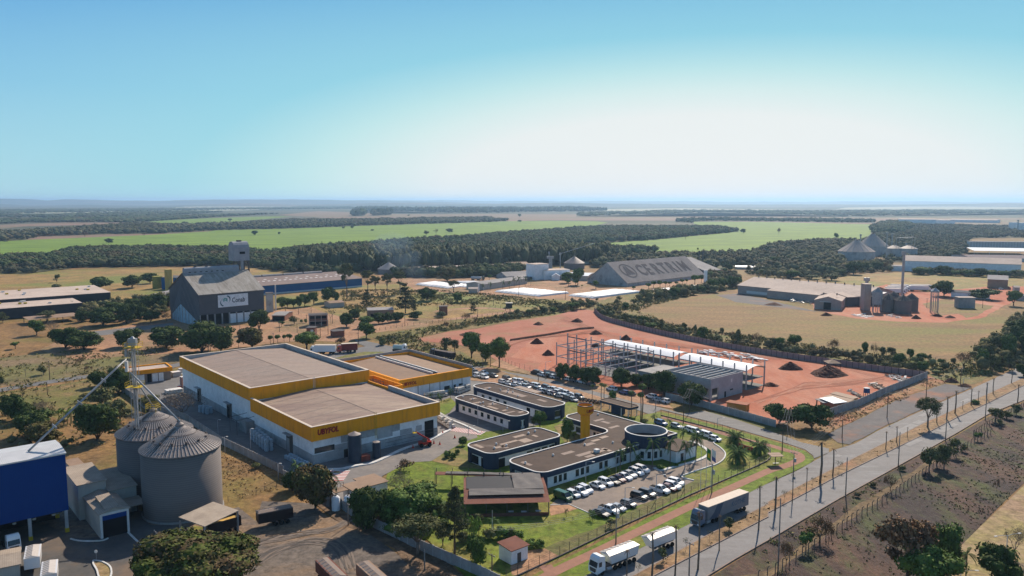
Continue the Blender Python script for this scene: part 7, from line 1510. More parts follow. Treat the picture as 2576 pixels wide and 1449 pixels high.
# ---------------------------------------------------------------- panel walls and fences
def path_len(pts): return sum((pts[i+1]-pts[i]).length for i in range(len(pts)-1))
def along(pts, d):
    for i in range(len(pts)-1):
        L_ = (pts[i+1]-pts[i]).length
        if d <= L_: return pts[i] + (pts[i+1]-pts[i])*(d/L_), (pts[i+1]-pts[i]).normalized()
        d -= L_
    return pts[-1], (pts[-1]-pts[-2]).normalized()
def panelwall(label, pts, h, m, mp, step=2.6, thick=0.12, group=None):
    e = empty('boundary_wall', pts[0], 0, label, 'wall', group); o_ = pts[0]
    mb = MB(); k = strip_poly(pts, thick); n = len(pts)
    for i in range(n-1): mb.prism([k[i]-o_, k[i+1]-o_, k[2*n-2-i]-o_, k[2*n-1-i]-o_], 0, h)
    for z in (h*0.25, h*0.5, h*0.75):
        for i in range(n-1): mb.bar(pts[i]-o_+Vector((0,0,z)), pts[i+1]-o_+Vector((0,0,z)), thick+0.05, 0.04)
    mb.build('panels', m, e); T_ = path_len(pts); N = min(99, int(T_/step)); pr = None
    for i in range(N+1):
        p, d = along(pts, T_*i/N)
        if pr is None: pr = MB().box(-0.11,0.11,-0.14,0.14,0,h+0.08).build('post', mp, e); c_ = pr
        else: c_ = pr.copy(); COL.objects.link(c_)
        c_.location = p - o_; c_.rotation_euler.z = math.atan2(d.y, d.x)
    return e
def fence(label, pts, h, step, m, wires=(0.3,0.6,0.9), bent=False, r=0.06, mesh=None, group=None):
    e = empty('wire_fence', pts[0], 0, label, 'fence', group); o_ = pts[0]; T_ = path_len(pts); N = min(99, int(T_/step)); pr = None; w_ = MB()
    for z in wires:
        for i in range(len(pts)-1): w_.bar(pts[i]-o_+Vector((0,0,z*h)), pts[i+1]-o_+Vector((0,0,z*h)), 0.025)
    w_.build('wire', M_rib, e)
    for i in range(N+1):
        p, d = along(pts, T_*i/N)
        if pr is None:
            q = MB(); q.tube([(0,0,-0.1),(0,0,h)] + ([(0.1,-0.35,h+0.35)] if bent else []), r, 5); pr = q.build('post', m, e); c_ = pr
        else: c_ = pr.copy(); COL.objects.link(c_)
        c_.location = p - o_; c_.rotation_euler.z = math.atan2(d.y, d.x) + random.uniform(-0.1,0.1)
    return e
panelwall('pale concrete panel wall along the yard left of the big warehouse', PL('C1',1225,560,1360,650,1450,730) + PL('C3',150,850,510,1090,1140,1395) + PL('C4',275,470,560,600,750,700,955,840,1200,975,1700,1215,2250,1460,2450,1560), 2.3, M_pwall, M_wgrey, 2.6, group='panel walls')
panelwall('long mauve panel wall curving behind the red building site', smooth_line(PL('F4',615,828,700,908,960,985,1300,1066,1600,1128,2000,1208,2576,1300) + PL('F6',560,492,1100,572,1595,640),4), 2.6, M_pwallm, M_rib, group='panel walls')
panelwall('grey block wall of the red site facing the gravel strip', PL('F6',1598,642,1180,805,900,935,620,1028), 2.8, M_pwall, M_wgrey, group='panel walls')
panelwall('grey wall of the red site along the street, under the twin trees', PL('C7',1790,975,1400,865,1060,772,820,720,690,690), 2.4, M_pwall, M_wgrey, group='panel walls')
panelwall('short grey wall behind cars at the site gate', PL('C5',1180,165,1300,195), 1.8, M_pwall, M_wgrey, group='panel walls')
M_fpost = plain('fence_post', (0.05,0.05,0.05)); M_cpost = mat('old_concrete_post', (0.15,0.12,0.10), (0.09,0.075,0.065), scale=2)
CF = PL('C6',-60,1510,100,1440,400,1300,670,1170,1050,985,1430,815,1800,640,2190,470,2500,335) + PL('C7',1600,1370,1700,1325,1742,1285,1735,1220,1700,1180,1300,1030,1000,950,640,860)
fence('dark wire fence around the front lawn of the offices', CF, 2.3, 2.9, M_fpost, (0.2,0.4,0.6,0.8,0.97), r=0.05)
band('fence_curb', CF, 0.25, 0.1, 0.45, M_rib)['kind'] = 'structure'
fence('bent concrete post fence between road and burnt field', PL('C8',-100,1500,25,1449,255,1310,480,1160,740,985,860,895,1260,655,1500,485,1620,400,1840,255,2100,110,2250,30) + PL('F6',2050,1240,2250,1110,2576,930,2750,830), 1.9, 2.6, M_cpost, bent=True, r=0.09)
fence('wooden post fence across the dry left field', PL('C1',60,485,300,440,500,400,1000,340,1450,265,1810,235), 1.3, 4.5, M_wood)
fence('wire fence beside the left field road', PL('C1',230,612,480,570,700,520,960,478), 1.5, 4.0, M_cpost)
fence('curving fence of the dry pasture', smooth_line(PL('F3',330,1030,700,970,1130,925,1450,880,1660,852,1700,825,1620,795,1350,780,950,775),3), 1.8, 4.0, M_cpost, r=0.1)
fence('post fence at the edge of the brown field, far end', smooth_line(PL('F4',1060,840,1090,870,1170,905,1480,990,1700,1045,2100,1090,2576,1130),3), 1.7, 4.0, M_wood, r=0.09)
fence('post fence at the edge of the brown field, road end', PL('F6',0,262,400,325,700,365,1150,400,1400,430,1800,480,2070,530), 1.6, 4.0, M_wood, r=0.09)
fence('low fence on the dry bank beside the panel wall, bottom left', PL('C4',-280,700,0,640,60,600,210,560), 1.3, 3.0, M_cpost)
fence('broken wire fence at the red site entrance', PL('C5',730,30,900,100,1040,130), 2.0, 3.0, M_cpost)
fence('fence along the dry bank right of the parked tanker', PL('F3',640,1090,900,1180,1200,1260), 1.5, 4.0, M_wood)
# ---------------------------------------------------------------- poles and lamps
POLEN = []
def pole(c, x, yb, yt, kind='wood', arm=True, rz=None):
    p = G(c,x,yb); h = max(2.5, HT(c,x,yb,yt)); e = empty('utility_pole', p, 0); 
    MB().tube([(0,0,0),(0,0,h)], 0.15, 8, r1=0.10).build('shaft', M_wood if kind == 'wood' else M_conp, e, smooth=True)
    a = rz if rz is not None else YAW + R(90)
    if arm:
        d = Vector((math.cos(a), math.sin(a), 0)); c_ = MB(); c_.bar(-d*0.95+Vector((0,0,h-0.25)), d*0.95+Vector((0,0,h-0.25)), 0.11).build('crossarm', M_rib, e)
        i_ = MB(); [i_.cyl(d.x*s, d.y*s, h-0.2, h+0.05, 0.06, 0.04, 6) for s in (-0.85,0,0.85)]; i_.build('insulators', M_trim, e)
    if kind == 'trans': MB().cyl(0.35,0,h-2.6,h-1.6,0.3,0.3,10).build('transformer', M_wgrey, e)
    e['_h'] = h; POLEN.append(e); return e
def poles(c, lst, fmt, group, kind='wood', arm=True): obs = [pole(c,*k,kind=kind,arm=arm) for k in lst]; label_row(obs, fmt, 'pole', group); return obs
def lamp(c, x, yb, yt, two=False, a=None, L_=1.6, fl=M_trim if False else None):
    p = G(c,x,yb); h = HT(c,x,yb,yt); e = empty('street_lamp', p, a if a is not None else YAW-R(50)); m_ = plain('lamp_pole_grey', (0.42,0.43,0.45))
    MB().tube([(0,0,0),(0,0,h)], 0.09, 8, r1=0.06).build('pole', m_, e, smooth=True)
    for s in ((1,-1) if two else (1,)): MB().tube([(0,0,h-0.1),(s*L_*0.5,0,h+0.15),(s*L_,0,h+0.1)], 0.045, 5).build('arm', m_, e); MB().box(s*L_-0.1 if s > 0 else -L_-0.55, s*L_+0.55 if s > 0 else -L_+0.1, -0.13, 0.13, h+0.05, h+0.17).build('lamp_head', M_trim, e)
    return e
def lamps(c, lst, fmt, group, **k): obs = [lamp(c,*q,**k) for q in lst]; label_row(obs, fmt, 'street lamp', group)
r1 = poles('C8',[(100,1405,665),(780,640,255),(1310,355,0)],'concrete road pole, {} of the near three on the burnt side','road poles, near','conc',False)
r2 = poles('F6',[(1785,1275,1000),(2185,1065,690)],'concrete road pole, {} of the far two by the road fence','road poles, far','conc',False)
poles('F6',[(745,1240,985),(1197,1045,790),(1590,850,640),(1935,715,530)],'wooden pole, {} of four along the gravel strip','poles along the gravel strip')
poles('C6',[(1045,1135,740),(2010,620,320)],'wooden pole, {} of two at the front fence','poles at the front fence','trans')
tag(pole('C6',1780,1500,1110,'conc'),'concrete pole cut by the bottom edge between the carriageways','pole')
cp_ = poles('C7',[(865,940,670),(925,830,585),(1915,1020,790),(1860,1215,930)],'power pole, {} of four along the corner street','poles along the corner street')
tag(pole('C8',255,415,205,'trans'),'tall power pole with transformer at the lawn corner tip','pole')
poles('C1',[(502,445,250),(478,592,462)],'pole in the left field, {} of two by the field road','poles by the left field road')
poles('C4',[(928,945,725),(225,480,320),(1697,1400,1190)],'concrete post, {} of three beside the leaning panel wall','posts beside the panel wall','conc',False)
tag(pole('C4',2375,1449,1230),'wooden pole carrying wires at the bottom edge by the white hut','pole'); tag(pole('C2',1578,1250,1000,'conc'),'wooden yard pole between the near silo and the huge mango','pole')
poles('F2',[(1035,1150,1045),(1507,1090,945),(1585,1060,915),(1370,940,860),(1273,1040,945),(1157,870,780),(1288,860,770),(1415,840,785),(1825,835,755),(1630,950,850),(700,1080,950),(400,1240,1115),(1890,1165,970),(2250,1230,1080),(2340,1180,1030),(1095,1035,935)],'thin pole, {} of those around the red yard','poles around the red yard')
poles('F3',[(965,815,720),(1033,765,720),(1022,920,830),(1372,880,810),(1533,770,695),(1652,820,775),(640,975,870),(937,1300,1150),(1425,1390,1260),(1500,1390,1240),(1785,685,590),(2255,710,600),(108,835,755)],'thin pole, {} of those around the dry pasture','poles around the pasture')
poles('F5',[(1597,1165,1070),(2158,1170,1090)],'thin pole, {} of two beside the small steel hopper','poles by the steel hopper')
poles('C5',[(1123,250,185),(2305,520,430),(1835,190,130)],'street pole, {} of three behind the parked cars','poles behind the parked cars')
lamps('C5',[(1197,225,45)],'tall lamp at the site gate, {}','lamps of the street')
lamps('C5',[(768,755,640),(420,790,690),(1110,960,860),(515,680,490),(890,500,425)],'courtyard lamp, {} of five between the offices','courtyard lamps')
lamps('C6',[(742,520,300),(1047,420,190),(1135,790,560),(1450,690,430),(1735,580,310)],'car park lamp, {} of five around the front lot','car park lamps')
lamps('C3',[(478,1005,845),(548,1190,1015),(808,1200,935),(1083,1449,1285)],'yard lamp post, {} of four left of the big warehouse','yard lamps',L_=0.5)
tag(lamp('C7',1208,980,880),'lamp on the street verge beyond the date palms','street lamp','lamps of the street'); tag(lamp('C7',588,840,700,L_=2.4),'lamp with long arm on the street by the fan palms','street lamp','lamps of the street')
tag(lamp('C8',2390,1330,1040,True,0.25,2.6),'twin armed street lamp on the sand at the right edge','street lamp','twin armed lamps'); tag(lamp('C8',1930,1600,1400,True,0.0,2.6),'twin armed street lamp over the bottom edge trees','street lamp','twin armed lamps')
lamps('F6',[(1965,720,640)],'lamp beside the soil bank near the far bend, {}','lamps of the far bend'); tag([o for o in COL.objects if o.name.startswith('street_lamp')][-1],'single lamp on the soil bank near the far road bend')
def wires(label, pts, sag=0.8, n=3, r=0.02):
    o_ = pts[0]; mb = MB()
    for k in range(n):
        for i in range(len(pts)-1):
            a, b = pts[i]-o_, pts[i+1]-o_; d = Vector((-(b-a).y, (b-a).x, 0)).normalized()*(k-(n-1)/2)*0.8
            mb.tube([a.lerp(b,t/6)+d-Vector((0,0,sag*4*(t/6)*(1-t/6))) for t in range(7)], r, 3)
    return tag(mb.build('power_line', plain('grey_wire', (0.30,0.30,0.32)), None, o_), label, 'power line')
tp = lambda o: Vector((o.location.x, o.location.y, o['_h']-0.05))
PD = {o['label']: o for o in POLEN if 'label' in o}
wires('wires crossing the front lawn between the fence poles', [G('C4',2375,1449)+Vector((0,0,9.2))] + [tp(o) for o in COL.objects if o.get('group') == 'poles at the front fence'], 1.0, 3)
wires('wires running from the corner street poles over the junction', [tp(o) for o in sorted([o for o in COL.objects if o.get('group') == 'poles along the corner street'], key=lambda q: q.location.x)] + [tp([o for o in COL.objects if o.get('label','').startswith('tall power pole')][0])], 1.0, 3)
wires('wires above the gravel strip poles', [tp([o for o in COL.objects if o.get('label','').startswith('tall power pole')][0])] + [tp(o) for o in sorted([o for o in COL.objects if o.get('group') == 'poles along the gravel strip'], key=lambda q: q.location.x)], 1.2, 3)
# ---------------------------------------------------------------- vehicles
M_tyre = M_black; M_hl = plain('headlight', (0.75,0.78,0.80), 0.15, spec=0.6); M_rimm = plain('wheel_rim', (0.30,0.30,0.31), 0.4, 0.5)
def paint(name, c): return mat('car_paint_'+name, c, tuple(x*0.97 for x in c), rough=0.28, spec=0.5, coat=0.6, scale=0.3)
PAINT = dict(white=paint('white',(0.74,0.75,0.76)), silver=paint('silver',(0.38,0.40,0.42)), black=paint('black',(0.015,0.016,0.02)), grey=paint('grey',(0.10,0.105,0.12)), wine=paint('wine',(0.12,0.02,0.025)), red=paint('red',(0.45,0.03,0.03)), blue=paint('blue',(0.03,0.10,0.28)), green=paint('green',(0.01,0.10,0.05)))
CARP = {}
def car_proto(kind):
    L_, W_, H_ = dict(hatch=(3.95,1.70,1.48), sedan=(4.45,1.75,1.44), suv=(4.45,1.82,1.66), pickup=(5.2,1.86,1.78), van=(4.9,1.95,1.95))[kind]
    e = empty('parked_car', (0,-300,0)); hw = W_/2; sh = H_*0.60; mb = MB()
    X = [(-L_/2,0.80,sh*0.62),(-L_/2+0.12,0.95,sh*0.98),(-L_*0.2,1.0,sh),(L_*0.16,1.0,sh),(L_*0.42,0.94,sh*0.86),(L_/2-0.05,0.86,sh*0.70),(L_/2,0.80,sh*0.5)]
    vs = []
    for x, w_, z in X: vs += [(x,-hw*w_*0.93,0.22),(x,-hw*w_,0.42),(x,-hw*w_*0.97,z),(x,hw*w_*0.97,z),(x,hw*w_,0.42),(x,hw*w_*0.93,0.22)]
    n = len(X); mb.add(vs, [(i*6+j,(i+1)*6+j,(i+1)*6+(j+1)%6,i*6+(j+1)%6) for i in range(n-1) for j in range(6)] + [tuple(range(6)), tuple(range(6*n-1,6*n-7,-1))])
    x0, x1, x2, x3 = dict(hatch=(-1.9,-1.55,0.35,1.0), sedan=(-1.65,-0.95,0.35,1.05), suv=(-2.1,-1.8,0.5,1.15), pickup=(-0.75,-0.6,0.75,1.35), van=(-2.4,-2.3,1.1,1.75))[kind]
    rf = MB(); rf.add([(x1,-hw*0.76,H_-0.06),(x2,-hw*0.76,H_-0.06),(x2,hw*0.76,H_-0.06),(x1,hw*0.76,H_-0.06),(x1+0.1,-hw*0.68,H_),(x2-0.1,-hw*0.68,H_),(x2-0.1,hw*0.68,H_),(x1+0.1,hw*0.68,H_)], [(4,5,6,7),(0,1,5,4),(1,2,6,5),(2,3,7,6),(3,0,4,7)])
    for s in (-1,1):
        for (a,b) in ((x0,x1),((x1+x2)/2-0.1,(x1+x2)/2-0.1),(x3,x2)): rf.bar((a,s*hw*0.93,sh-0.02),(b,s*hw*0.77,H_-0.06),0.09)
    mb.add(rf.v, rf.f)
    if kind == 'van': mb.box(x1,0.2,-hw*0.88,hw*0.88,sh-0.05,H_-0.1)
    body = mb.build('body', PAINT['white'], e)
    if kind == 'pickup': MB().box(-L_/2+0.15,x0-0.08,-hw*0.8,hw*0.8,sh+0.005,sh+0.03).build('cargo_bed', M_dark, e)
    g = MB(); g.add([(x0,-hw*0.90,sh-0.05),(x3,-hw*0.90,sh-0.05),(x3,hw*0.90,sh-0.05),(x0,hw*0.90,sh-0.05),(x1,-hw*0.74,H_-0.07),(x2,-hw*0.74,H_-0.07),(x2,hw*0.74,H_-0.07),(x1,hw*0.74,H_-0.07)], [(0,1,5,4),(1,2,6,5),(2,3,7,6),(3,0,4,7),(4,5,6,7)]); g.build('windows', M_glass, e)
    for sx in (-L_*0.31, L_*0.32):
        for s in (-1,1):
            wm = MB(); wm.lathe(0,0,[(0.01,-0.1),(0.31,-0.1),(0.33,0),(0.31,0.1),(0.01,0.1)],14); o = wm.build('wheel', M_tyre, e); o.rotation_euler = (R(90),0,0); o.location = (sx, s*(hw-0.09), 0.33)
    for s in (-1,1): MB().box(L_/2-0.16,L_/2-0.03,s*hw*0.62-0.17,s*hw*0.62+0.17,sh*0.56,sh*0.73).build('headlight', M_hl, e)
    return e
def car(kind, col, loc, ang, label=None, group=None, z=0.2):
    if kind not in CARP: CARP[kind] = car_proto(kind); CARP[kind].name = {'pickup':'pickup_truck','van':'parked_van'}.get(kind,'parked_car')
    o = place(CARP[kind], (loc.x, loc.y, z), ang, random.uniform(0.97,1.03))
    for ch in o.children:
        if ch.name.startswith('body'): ch.material_slots[0].link = 'OBJECT'; ch.material_slots[0].material = PAINT[col]
    if label: tag(o, label, 'car', group)
    return o
AN = math.atan2(-CV.y, -CV.x)
for n,(kind,col,x,y,lab) in enumerate((('van','green',515,655,'green van with white roof and bonnet at the left end of the office row'),('hatch','white',613,625,'white and green small car beside the green van'),('pickup','white',675,600,'white pickup third from the left in the office row'),('suv','white',737,578,'white car left of the gap under the lamp in the office row'),('sedan','white',858,537,'white sedan right of the gap under the lamp in the office row'),('suv','white',942,507,'white suv between the white sedan and the black car'),('sedan','black',1012,495,'black car in the office row between white suv and wine car'),('sedan','wine',1068,471,'wine red car in the office row'),('sedan','white',1130,450,'white car just right of the wine red car'),('sedan','silver',1180,425,'silver blue car in the office row near the palms'),('suv','white',1250,403,'white car second from the right in the office row'),('suv','white',1305,377,'white car at the right end of the office row'))):
    car(kind, col, G('C6',x,y,0.7), AN+random.uniform(-0.05,0.05), lab, 'cars of the office row')
for kind,col,x,y,lab,fl in (('sedan','black',890,818,'black car with glinting bonnet at the left end of the fence row',0),('pickup','white',975,782,'white pickup beside the black car with glinting bonnet',1),('sedan','silver',1060,760,'silver blue car behind the white pickup in the fence row',0),('hatch','grey',1172,722,'dark grey hatchback standing alone in the fence row',0),('suv','black',1280,648,'black suv in the fence row, left of its black neighbour',0),('suv','black',1362,622,'black suv in the fence row, right of its black neighbour',0),('pickup','white',1487,582,'white pickup with open bed in the fence row',1),('sedan','wine',1570,560,'dark wine car between two white cars of the fence row',0),('suv','white',1613,543,'white suv second from the right in the fence row',0),('suv','white',1650,508,'white car with roof rails at the right end of the fence row',0)):
    car(kind, col, G('C6',x,y,0.7), AN + (R(8) if not fl else R(8)), lab, 'cars of the fence row')
def cars(c, lst, fmt, group, ang=AN, z=0.2, cycle=('suv','hatch','sedan','suv','sedan')):
    obs = []
    for i, q in enumerate(lst):
        col = q[2] if len(q) > 2 else 'white'; kd = q[3] if len(q) > 3 else cycle[i % len(cycle)]; obs.append(car(kd, col, G(c,q[0],q[1],0.7), ang+random.uniform(-0.06,0.06), z=z))
    obs.sort(key=lambda o: SX(o.location)); byc = {}
    names = {v.name: k for k, v in PAINT.items()}
    for o in obs: b = [ch for ch in o.children if ch.name.startswith('body')][0]; byc.setdefault(names[b.material_slots[0].material.name], []).append(o)
    for cl, os_ in byc.items(): label_row(os_, fmt.replace('COLOUR', cl), 'car', group)
cars('C7',[(640,930,'blue'),(795,960,'silver'),(925,990),(985,1015),(1070,1030),(1115,1055),(1185,1087)],'COLOUR car, {} of that colour behind the round tower','cars behind the round tower')
cars('C5',[(455,130),(490,145,'grey'),(462,178),(510,183),(577,155),(580,198),(675,185,'grey')],'COLOUR car, {} of its colour in the packing hall lot','cars by the packing hall')
cars('C5',[(808,215,'grey'),(765,247),(822,263),(905,240),(893,275),(950,247),(957,292),(1008,262,'grey'),(1000,297,'silver'),(1075,277),(1115,290),(1118,322,'grey'),(1160,337),(1205,303,'grey'),(1237,315,'silver'),(1285,327),(1200,347,'grey'),(1278,367,'wine'),(1355,345),(1340,387,'silver'),(1405,362),(1390,392),(1455,377),(1425,412,'grey'),(1482,392),(1532,398,'grey'),(1475,425,'silver'),(1240,358),(1320,355)],'COLOUR car, {} of that colour in the long back lot','cars of the back lot')
cars('C5',[(1095,150,'black'),(1130,157,'black'),(1160,172),(1205,180,'black'),(1260,190),(1305,198,'grey'),(1410,215),(1470,228,'grey'),(1560,245),(1650,268,'grey'),(1860,318),(1985,352,'blue'),(2050,362,'grey'),(2262,395),(2330,428,'silver'),(2388,440)],'COLOUR car, {} of that colour parked under the street trees','cars under the street trees',AN+R(180),0.17)
cars('F5',[(2225,1090,'black'),(2348,975)],'COLOUR car, {} of that colour in the right factory yard','cars in the right factory yard',0.1,0.1)
# motorcycles
mc = empty('motorcycle', (0,-300,0))
for x in (-0.65,0.65): o = MB().lathe(0,0,[(0.18,-0.05),(0.31,-0.05),(0.31,0.05),(0.18,0.05)],12).build('wheel', M_tyre, mc); o.rotation_euler = (R(90),0,0); o.location = (x,0,0.31)
MB().add([(-0.5,-0.12,0.45),(0.45,-0.14,0.45),(0.45,0.14,0.45),(-0.5,0.12,0.45),(-0.75,-0.1,0.8),(0.3,-0.15,0.95),(0.3,0.15,0.95),(-0.75,0.1,0.8)], [(0,3,2,1),(4,5,6,7),(0,1,5,4),(1,2,6,5),(2,3,7,6),(3,0,4,7)]).build('body', PAINT['black'], mc)
hb = MB(); hb.bar((0.65,0,0.35),(0.4,0,1.05),0.07); hb.bar((0.42,-0.35,1.08),(0.42,0.35,1.08),0.05); hb.build('handlebar', M_steel, mc)
ms = [place(mc, G('C5',1500+i*17+(i%2)*6,412+i*3+(i%2)*14,0.4)*1.0, AN+random.uniform(-0.3,0.3)) for i in range(15)]
for o in ms: o.location.z = 0.2
label_row(ms, 'motorcycle, {} of the cluster between back lot and fan palms', 'motorcycle', 'parked motorcycles')
# trucks: local +x is forward, origin at the front bumper
def wheel_pair(e, x, W_, r=0.5):
    for s in (-1,1): wm = MB(); wm.lathe(0,0,[(0.01,-0.16),(r*0.55,-0.16),(r*0.6,-0.12),(r*0.95,-0.15),(r,0),(r*0.95,0.15),(0.01,0.15)],16); o = wm.build('wheel', M_tyre, e); o.rotation_euler = (R(90),0,0); o.location = (x, s*(W_/2-0.2), r)
def truck(label, loc, ang, cab, trailers, group=None, cabc=None, z=0.13, nm='truck'):
    e = empty(nm, (loc.x, loc.y, z), ang, label, 'truck', group); cm = cabc or PAINT['white']
    x = 0.0
    if cab:
        c_ = MB(); c_.add([(0,-1.2,0.5),(0,1.2,0.5),(0.0,1.2,1.7),(0,-1.2,1.7),(-0.45,-1.15,3.3),(-0.45,1.15,3.3),(-2.1,-1.2,0.9),(-2.1,1.2,0.9),(-2.1,1.15,3.5),(-2.1,-1.15,3.5),(-0.9,-1.05,3.75),(-0.9,1.05,3.75)], [(0,1,2,3),(3,2,5,4),(4,5,11,10),(10,11,8,9),(0,3,4,10,9,6),(1,7,8,11,5,2),(6,9,8,7),(0,6,7,1)]); co = c_.build('cab', cm, e)
        MB().add([(0.02,-1.05,1.75),(0.02,1.05,1.75),(-0.36,1.02,2.95),(-0.36,-1.02,2.95)], [(0,1,2,3)]).build('windscreen', M_glass, co)
        for s in (-1,1): MB().box(-1.2,-0.45,s*1.16-0.03 if s < 0 else 1.16,s*1.16+0.03 if s > 0 else -1.16,1.8,2.7).build('side_window', M_glass, co)
        for s in (-1,1): MB().box(0.0,0.06,s*0.9-0.2,s*0.9+0.2,0.7,1.0).build('headlight', M_hl, co)
        MB().box(0.0,0.05,-0.8,0.8,0.75,1.5).build('grille', M_rib, co)
        ch = MB(); ch.box(-7.0,-0.4,-0.5,0.5,0.7,1.0); ch.build('chassis', M_rib, e); MB().cyl(0,0,-0.6,0.6,0.33,0.33,12).build('fuel_tank', M_steel, e)
        ft = e.children[-1]; ft.rotation_euler = (0,R(90),0); ft.location = (-3.2,1.0,0.75)
        for xx in (-1.4,-4.9,-6.2): wheel_pair(e, xx, 2.5)
        x = -2.6
    for (kind, L_, gap, m, axles) in trailers:
        x -= gap; a, b = x, x-L_
        if kind == 'box':
            MB().box(b,a,-1.3,1.3,1.15,4.1).build('trailer_body', m, e); MB().box(b-0.02,a+0.02,-1.33,1.33,4.1,4.2).build('trailer_roof', plain('cream_tarpaulin', (0.62,0.52,0.42)), e)
        elif kind in ('dump','grain'):
            t = MB(); t.add([(a,-1.3,3.3),(a,1.3,3.3),(b,1.3,3.3),(b,-1.3,3.3),(a-1.0,-0.9,1.3),(a-1.0,0.9,1.3),(b+0.1,0.9,1.3),(b+0.1,-0.9,1.3)], [(0,1,5,4),(1,2,6,5),(2,3,7,6),(3,0,4,7),(4,5,6,7)]) if kind == 'dump' else t.box(b,a,-1.3,1.3,1.2,3.4)
            t.build('trailer_body', m, e)
            cv = MB(); cv.add([(a+0.1,-1.36,3.32),(a+0.1,1.36,3.32),(b-0.05,1.36,3.32),(b-0.05,-1.36,3.32),(a-0.3,0,3.65),(b+0.3,0,3.65)], [(0,1,4),(1,2,5,4),(2,3,5),(3,0,4,5)]); cv.build('tarpaulin', plain('brown_tarpaulin', (0.22,0.17,0.14), 0.6) if m in (M_brownr, M_roofr, M_dkt) else plain('pale_tarpaulin', (0.55,0.50,0.45), 0.35), e)
            for k in range(7): xx = a+(b-a)*(k+0.6)/7.5; MB().bar((xx,-1.34,3.36),(xx,0,3.68),0.06).build('hoop', M_steel, e)
        elif kind == 'tank': tk = MB(); tk.lathe(0,0,[(0.01,-L_/2),(0.9,-L_/2+0.15),(1.15,-L_/2+0.5),(1.15,L_/2-0.5),(0.9,L_/2-0.15),(0.01,L_/2)],16); o = tk.build('tank', m, e, smooth=True); o.rotation_euler = (0,R(90),0); o.location = ((a+b)/2,0,2.1)
        elif kind == 'open':
            t = MB(); t.box(b,a,-1.3,-1.22,1.2,3.2); t.box(b,a,1.22,1.3,1.2,3.2); t.box(b,b+0.08,-1.22,1.22,1.2,3.2); t.box(a-0.08,a,-1.22,1.22,1.2,3.2); t.box(b,a,-1.22,1.22,1.1,1.2); t.build('trailer_body', m, e)
            cloth(gm := MB(), b+0.1, a-0.1, -1.2, 1.2, lambda x_,y_: 2.75, 8, 4, 0.15); gm.build('grain_load', plain('yellow_grain', (0.62,0.40,0.12)), e)
        MB().box(b+0.1,a-1.5,-0.5,0.5,0.85,1.12).build('chassis', M_rib, e)
        for k in range(axles): wheel_pair(e, b+1.2+k*1.3, 2.5)
        x = b
    return e
NU = math.atan2(-CU.y, -CU.x); M_dkt = plain('dark_brown_trailer', (0.03,0.022,0.022), 0.5)
M_curt = mat('grey_curtain', (0.25,0.245,0.255), (0.21,0.205,0.215), scale=0.5); PB2 = paint('bluegrey',(0.13,0.18,0.25))
st_ = truck('articulated lorry with tan roofed curtain trailer parked on the road', UVW(135.6,99.6), NU+R(-2), True, [('box',14.6,0.2,M_curt,3)], cabc=PB2)
text('KOTHE', 1.5, plain('faded_blue_letter', (0.12,0.16,0.22)), st_, (-11.6,1.33,2.2), (R(90),0,R(180)), 0.01, 0.1, 0.04).location = (-11.0, 1.32, 2.3)
MB().add([(-3.2,1.315,1.2),(-6.6,1.315,1.2),(-8.2,1.315,4.05),(-6.0,1.315,4.05),(-5.0,1.315,2.6)], [(0,1,2,3,4)]).build('curtain_print', plain('slate_print', (0.09,0.11,0.15)), st_)
truck('white lorry pulling two white tipper trailers under tarpaulins', UVW(103.0,98.4), NU+R(-2), True, [('dump',8.2,0.5,PAINT['white'],3),('dump',8.0,3.2,PAINT['white'],3)])
g1 = G('C2',2095,1085); truck('dark open trailer half full of yellow grain under the tan canopy edge', G('C2',2070,1075), R(-137), False, [('open',7.2,0,M_dkt,2)], 'dark grain trailers', nm='grain_trailer')
truck('dark covered grain trailer standing right of the open one', G('C4',0,975)+Vector((0.2,0.4,0)), R(-150), False, [('grain',7.4,0,M_dkt,3)], 'dark grain trailers', nm='grain_trailer')
truck('white lorry cab pulling in under the blue hall columns', G('C2',150,1230), R(-48), True, [], nm='truck_cab')
truck('cream covered grain trailer beside the brick lodge', G('C2',330,1420)+Vector((0.6,-1.0,0)), R(-62), False, [('grain',6.2,0,PAINT['white'],2)], 'cream grain trailers', nm='grain_trailer')
truck('cream covered trailer cut by the bottom edge, right of the lodge', G('C2',500,1620), R(-62), False, [('grain',6.2,0,PAINT['white'],2)], 'cream grain trailers', nm='grain_trailer')
truck('tarp covered brown trailer at the bottom edge of the yard, left of the pair', G('C4',860,1650), R(-55), False, [('grain',9,0,M_brownr,3)], 'tarp trailers at the bottom edge', nm='grain_trailer')
truck('tarp covered orange trailer at the bottom edge of the yard, right of the pair', G('C4',1290,1690), R(-55), False, [('grain',9,0,M_roofr,3)], 'tarp trailers at the bottom edge', nm='grain_trailer')
truck('white box lorry behind the big warehouse, left of the red one', G('F2',1405,1255), R(180), True, [('box',9.6,-0.4,PAINT['white'],2)])
truck('red box lorry on the turning loop behind the warehouse', G('F2',1672,1245), R(-162), True, [('box',7.2,-0.4,mat('dull_red_box',(0.22,0.04,0.04),(0.18,0.035,0.035)),1)], cabc=PAINT['red'])
truck('small pale green tanker lorry on the street by the dry bank', G('F2',2378,1235), R(-10), True, [('tank',5.0,-0.8,plain('pale_green_tank',(0.50,0.60,0.55)),0)])
truck('long dark lorry parked behind the packing hall', G('F3',905,1280), R(140), True, [('grain',11.5,0,M_dkt,3)], cabc=PAINT['black'])
truck('white tanker lorry parked beyond the left grain bags', G('F3',1442,515), R(-8), True, [('tank',9.5,0.2,PAINT['silver'],2)], cabc=PAINT['black'])
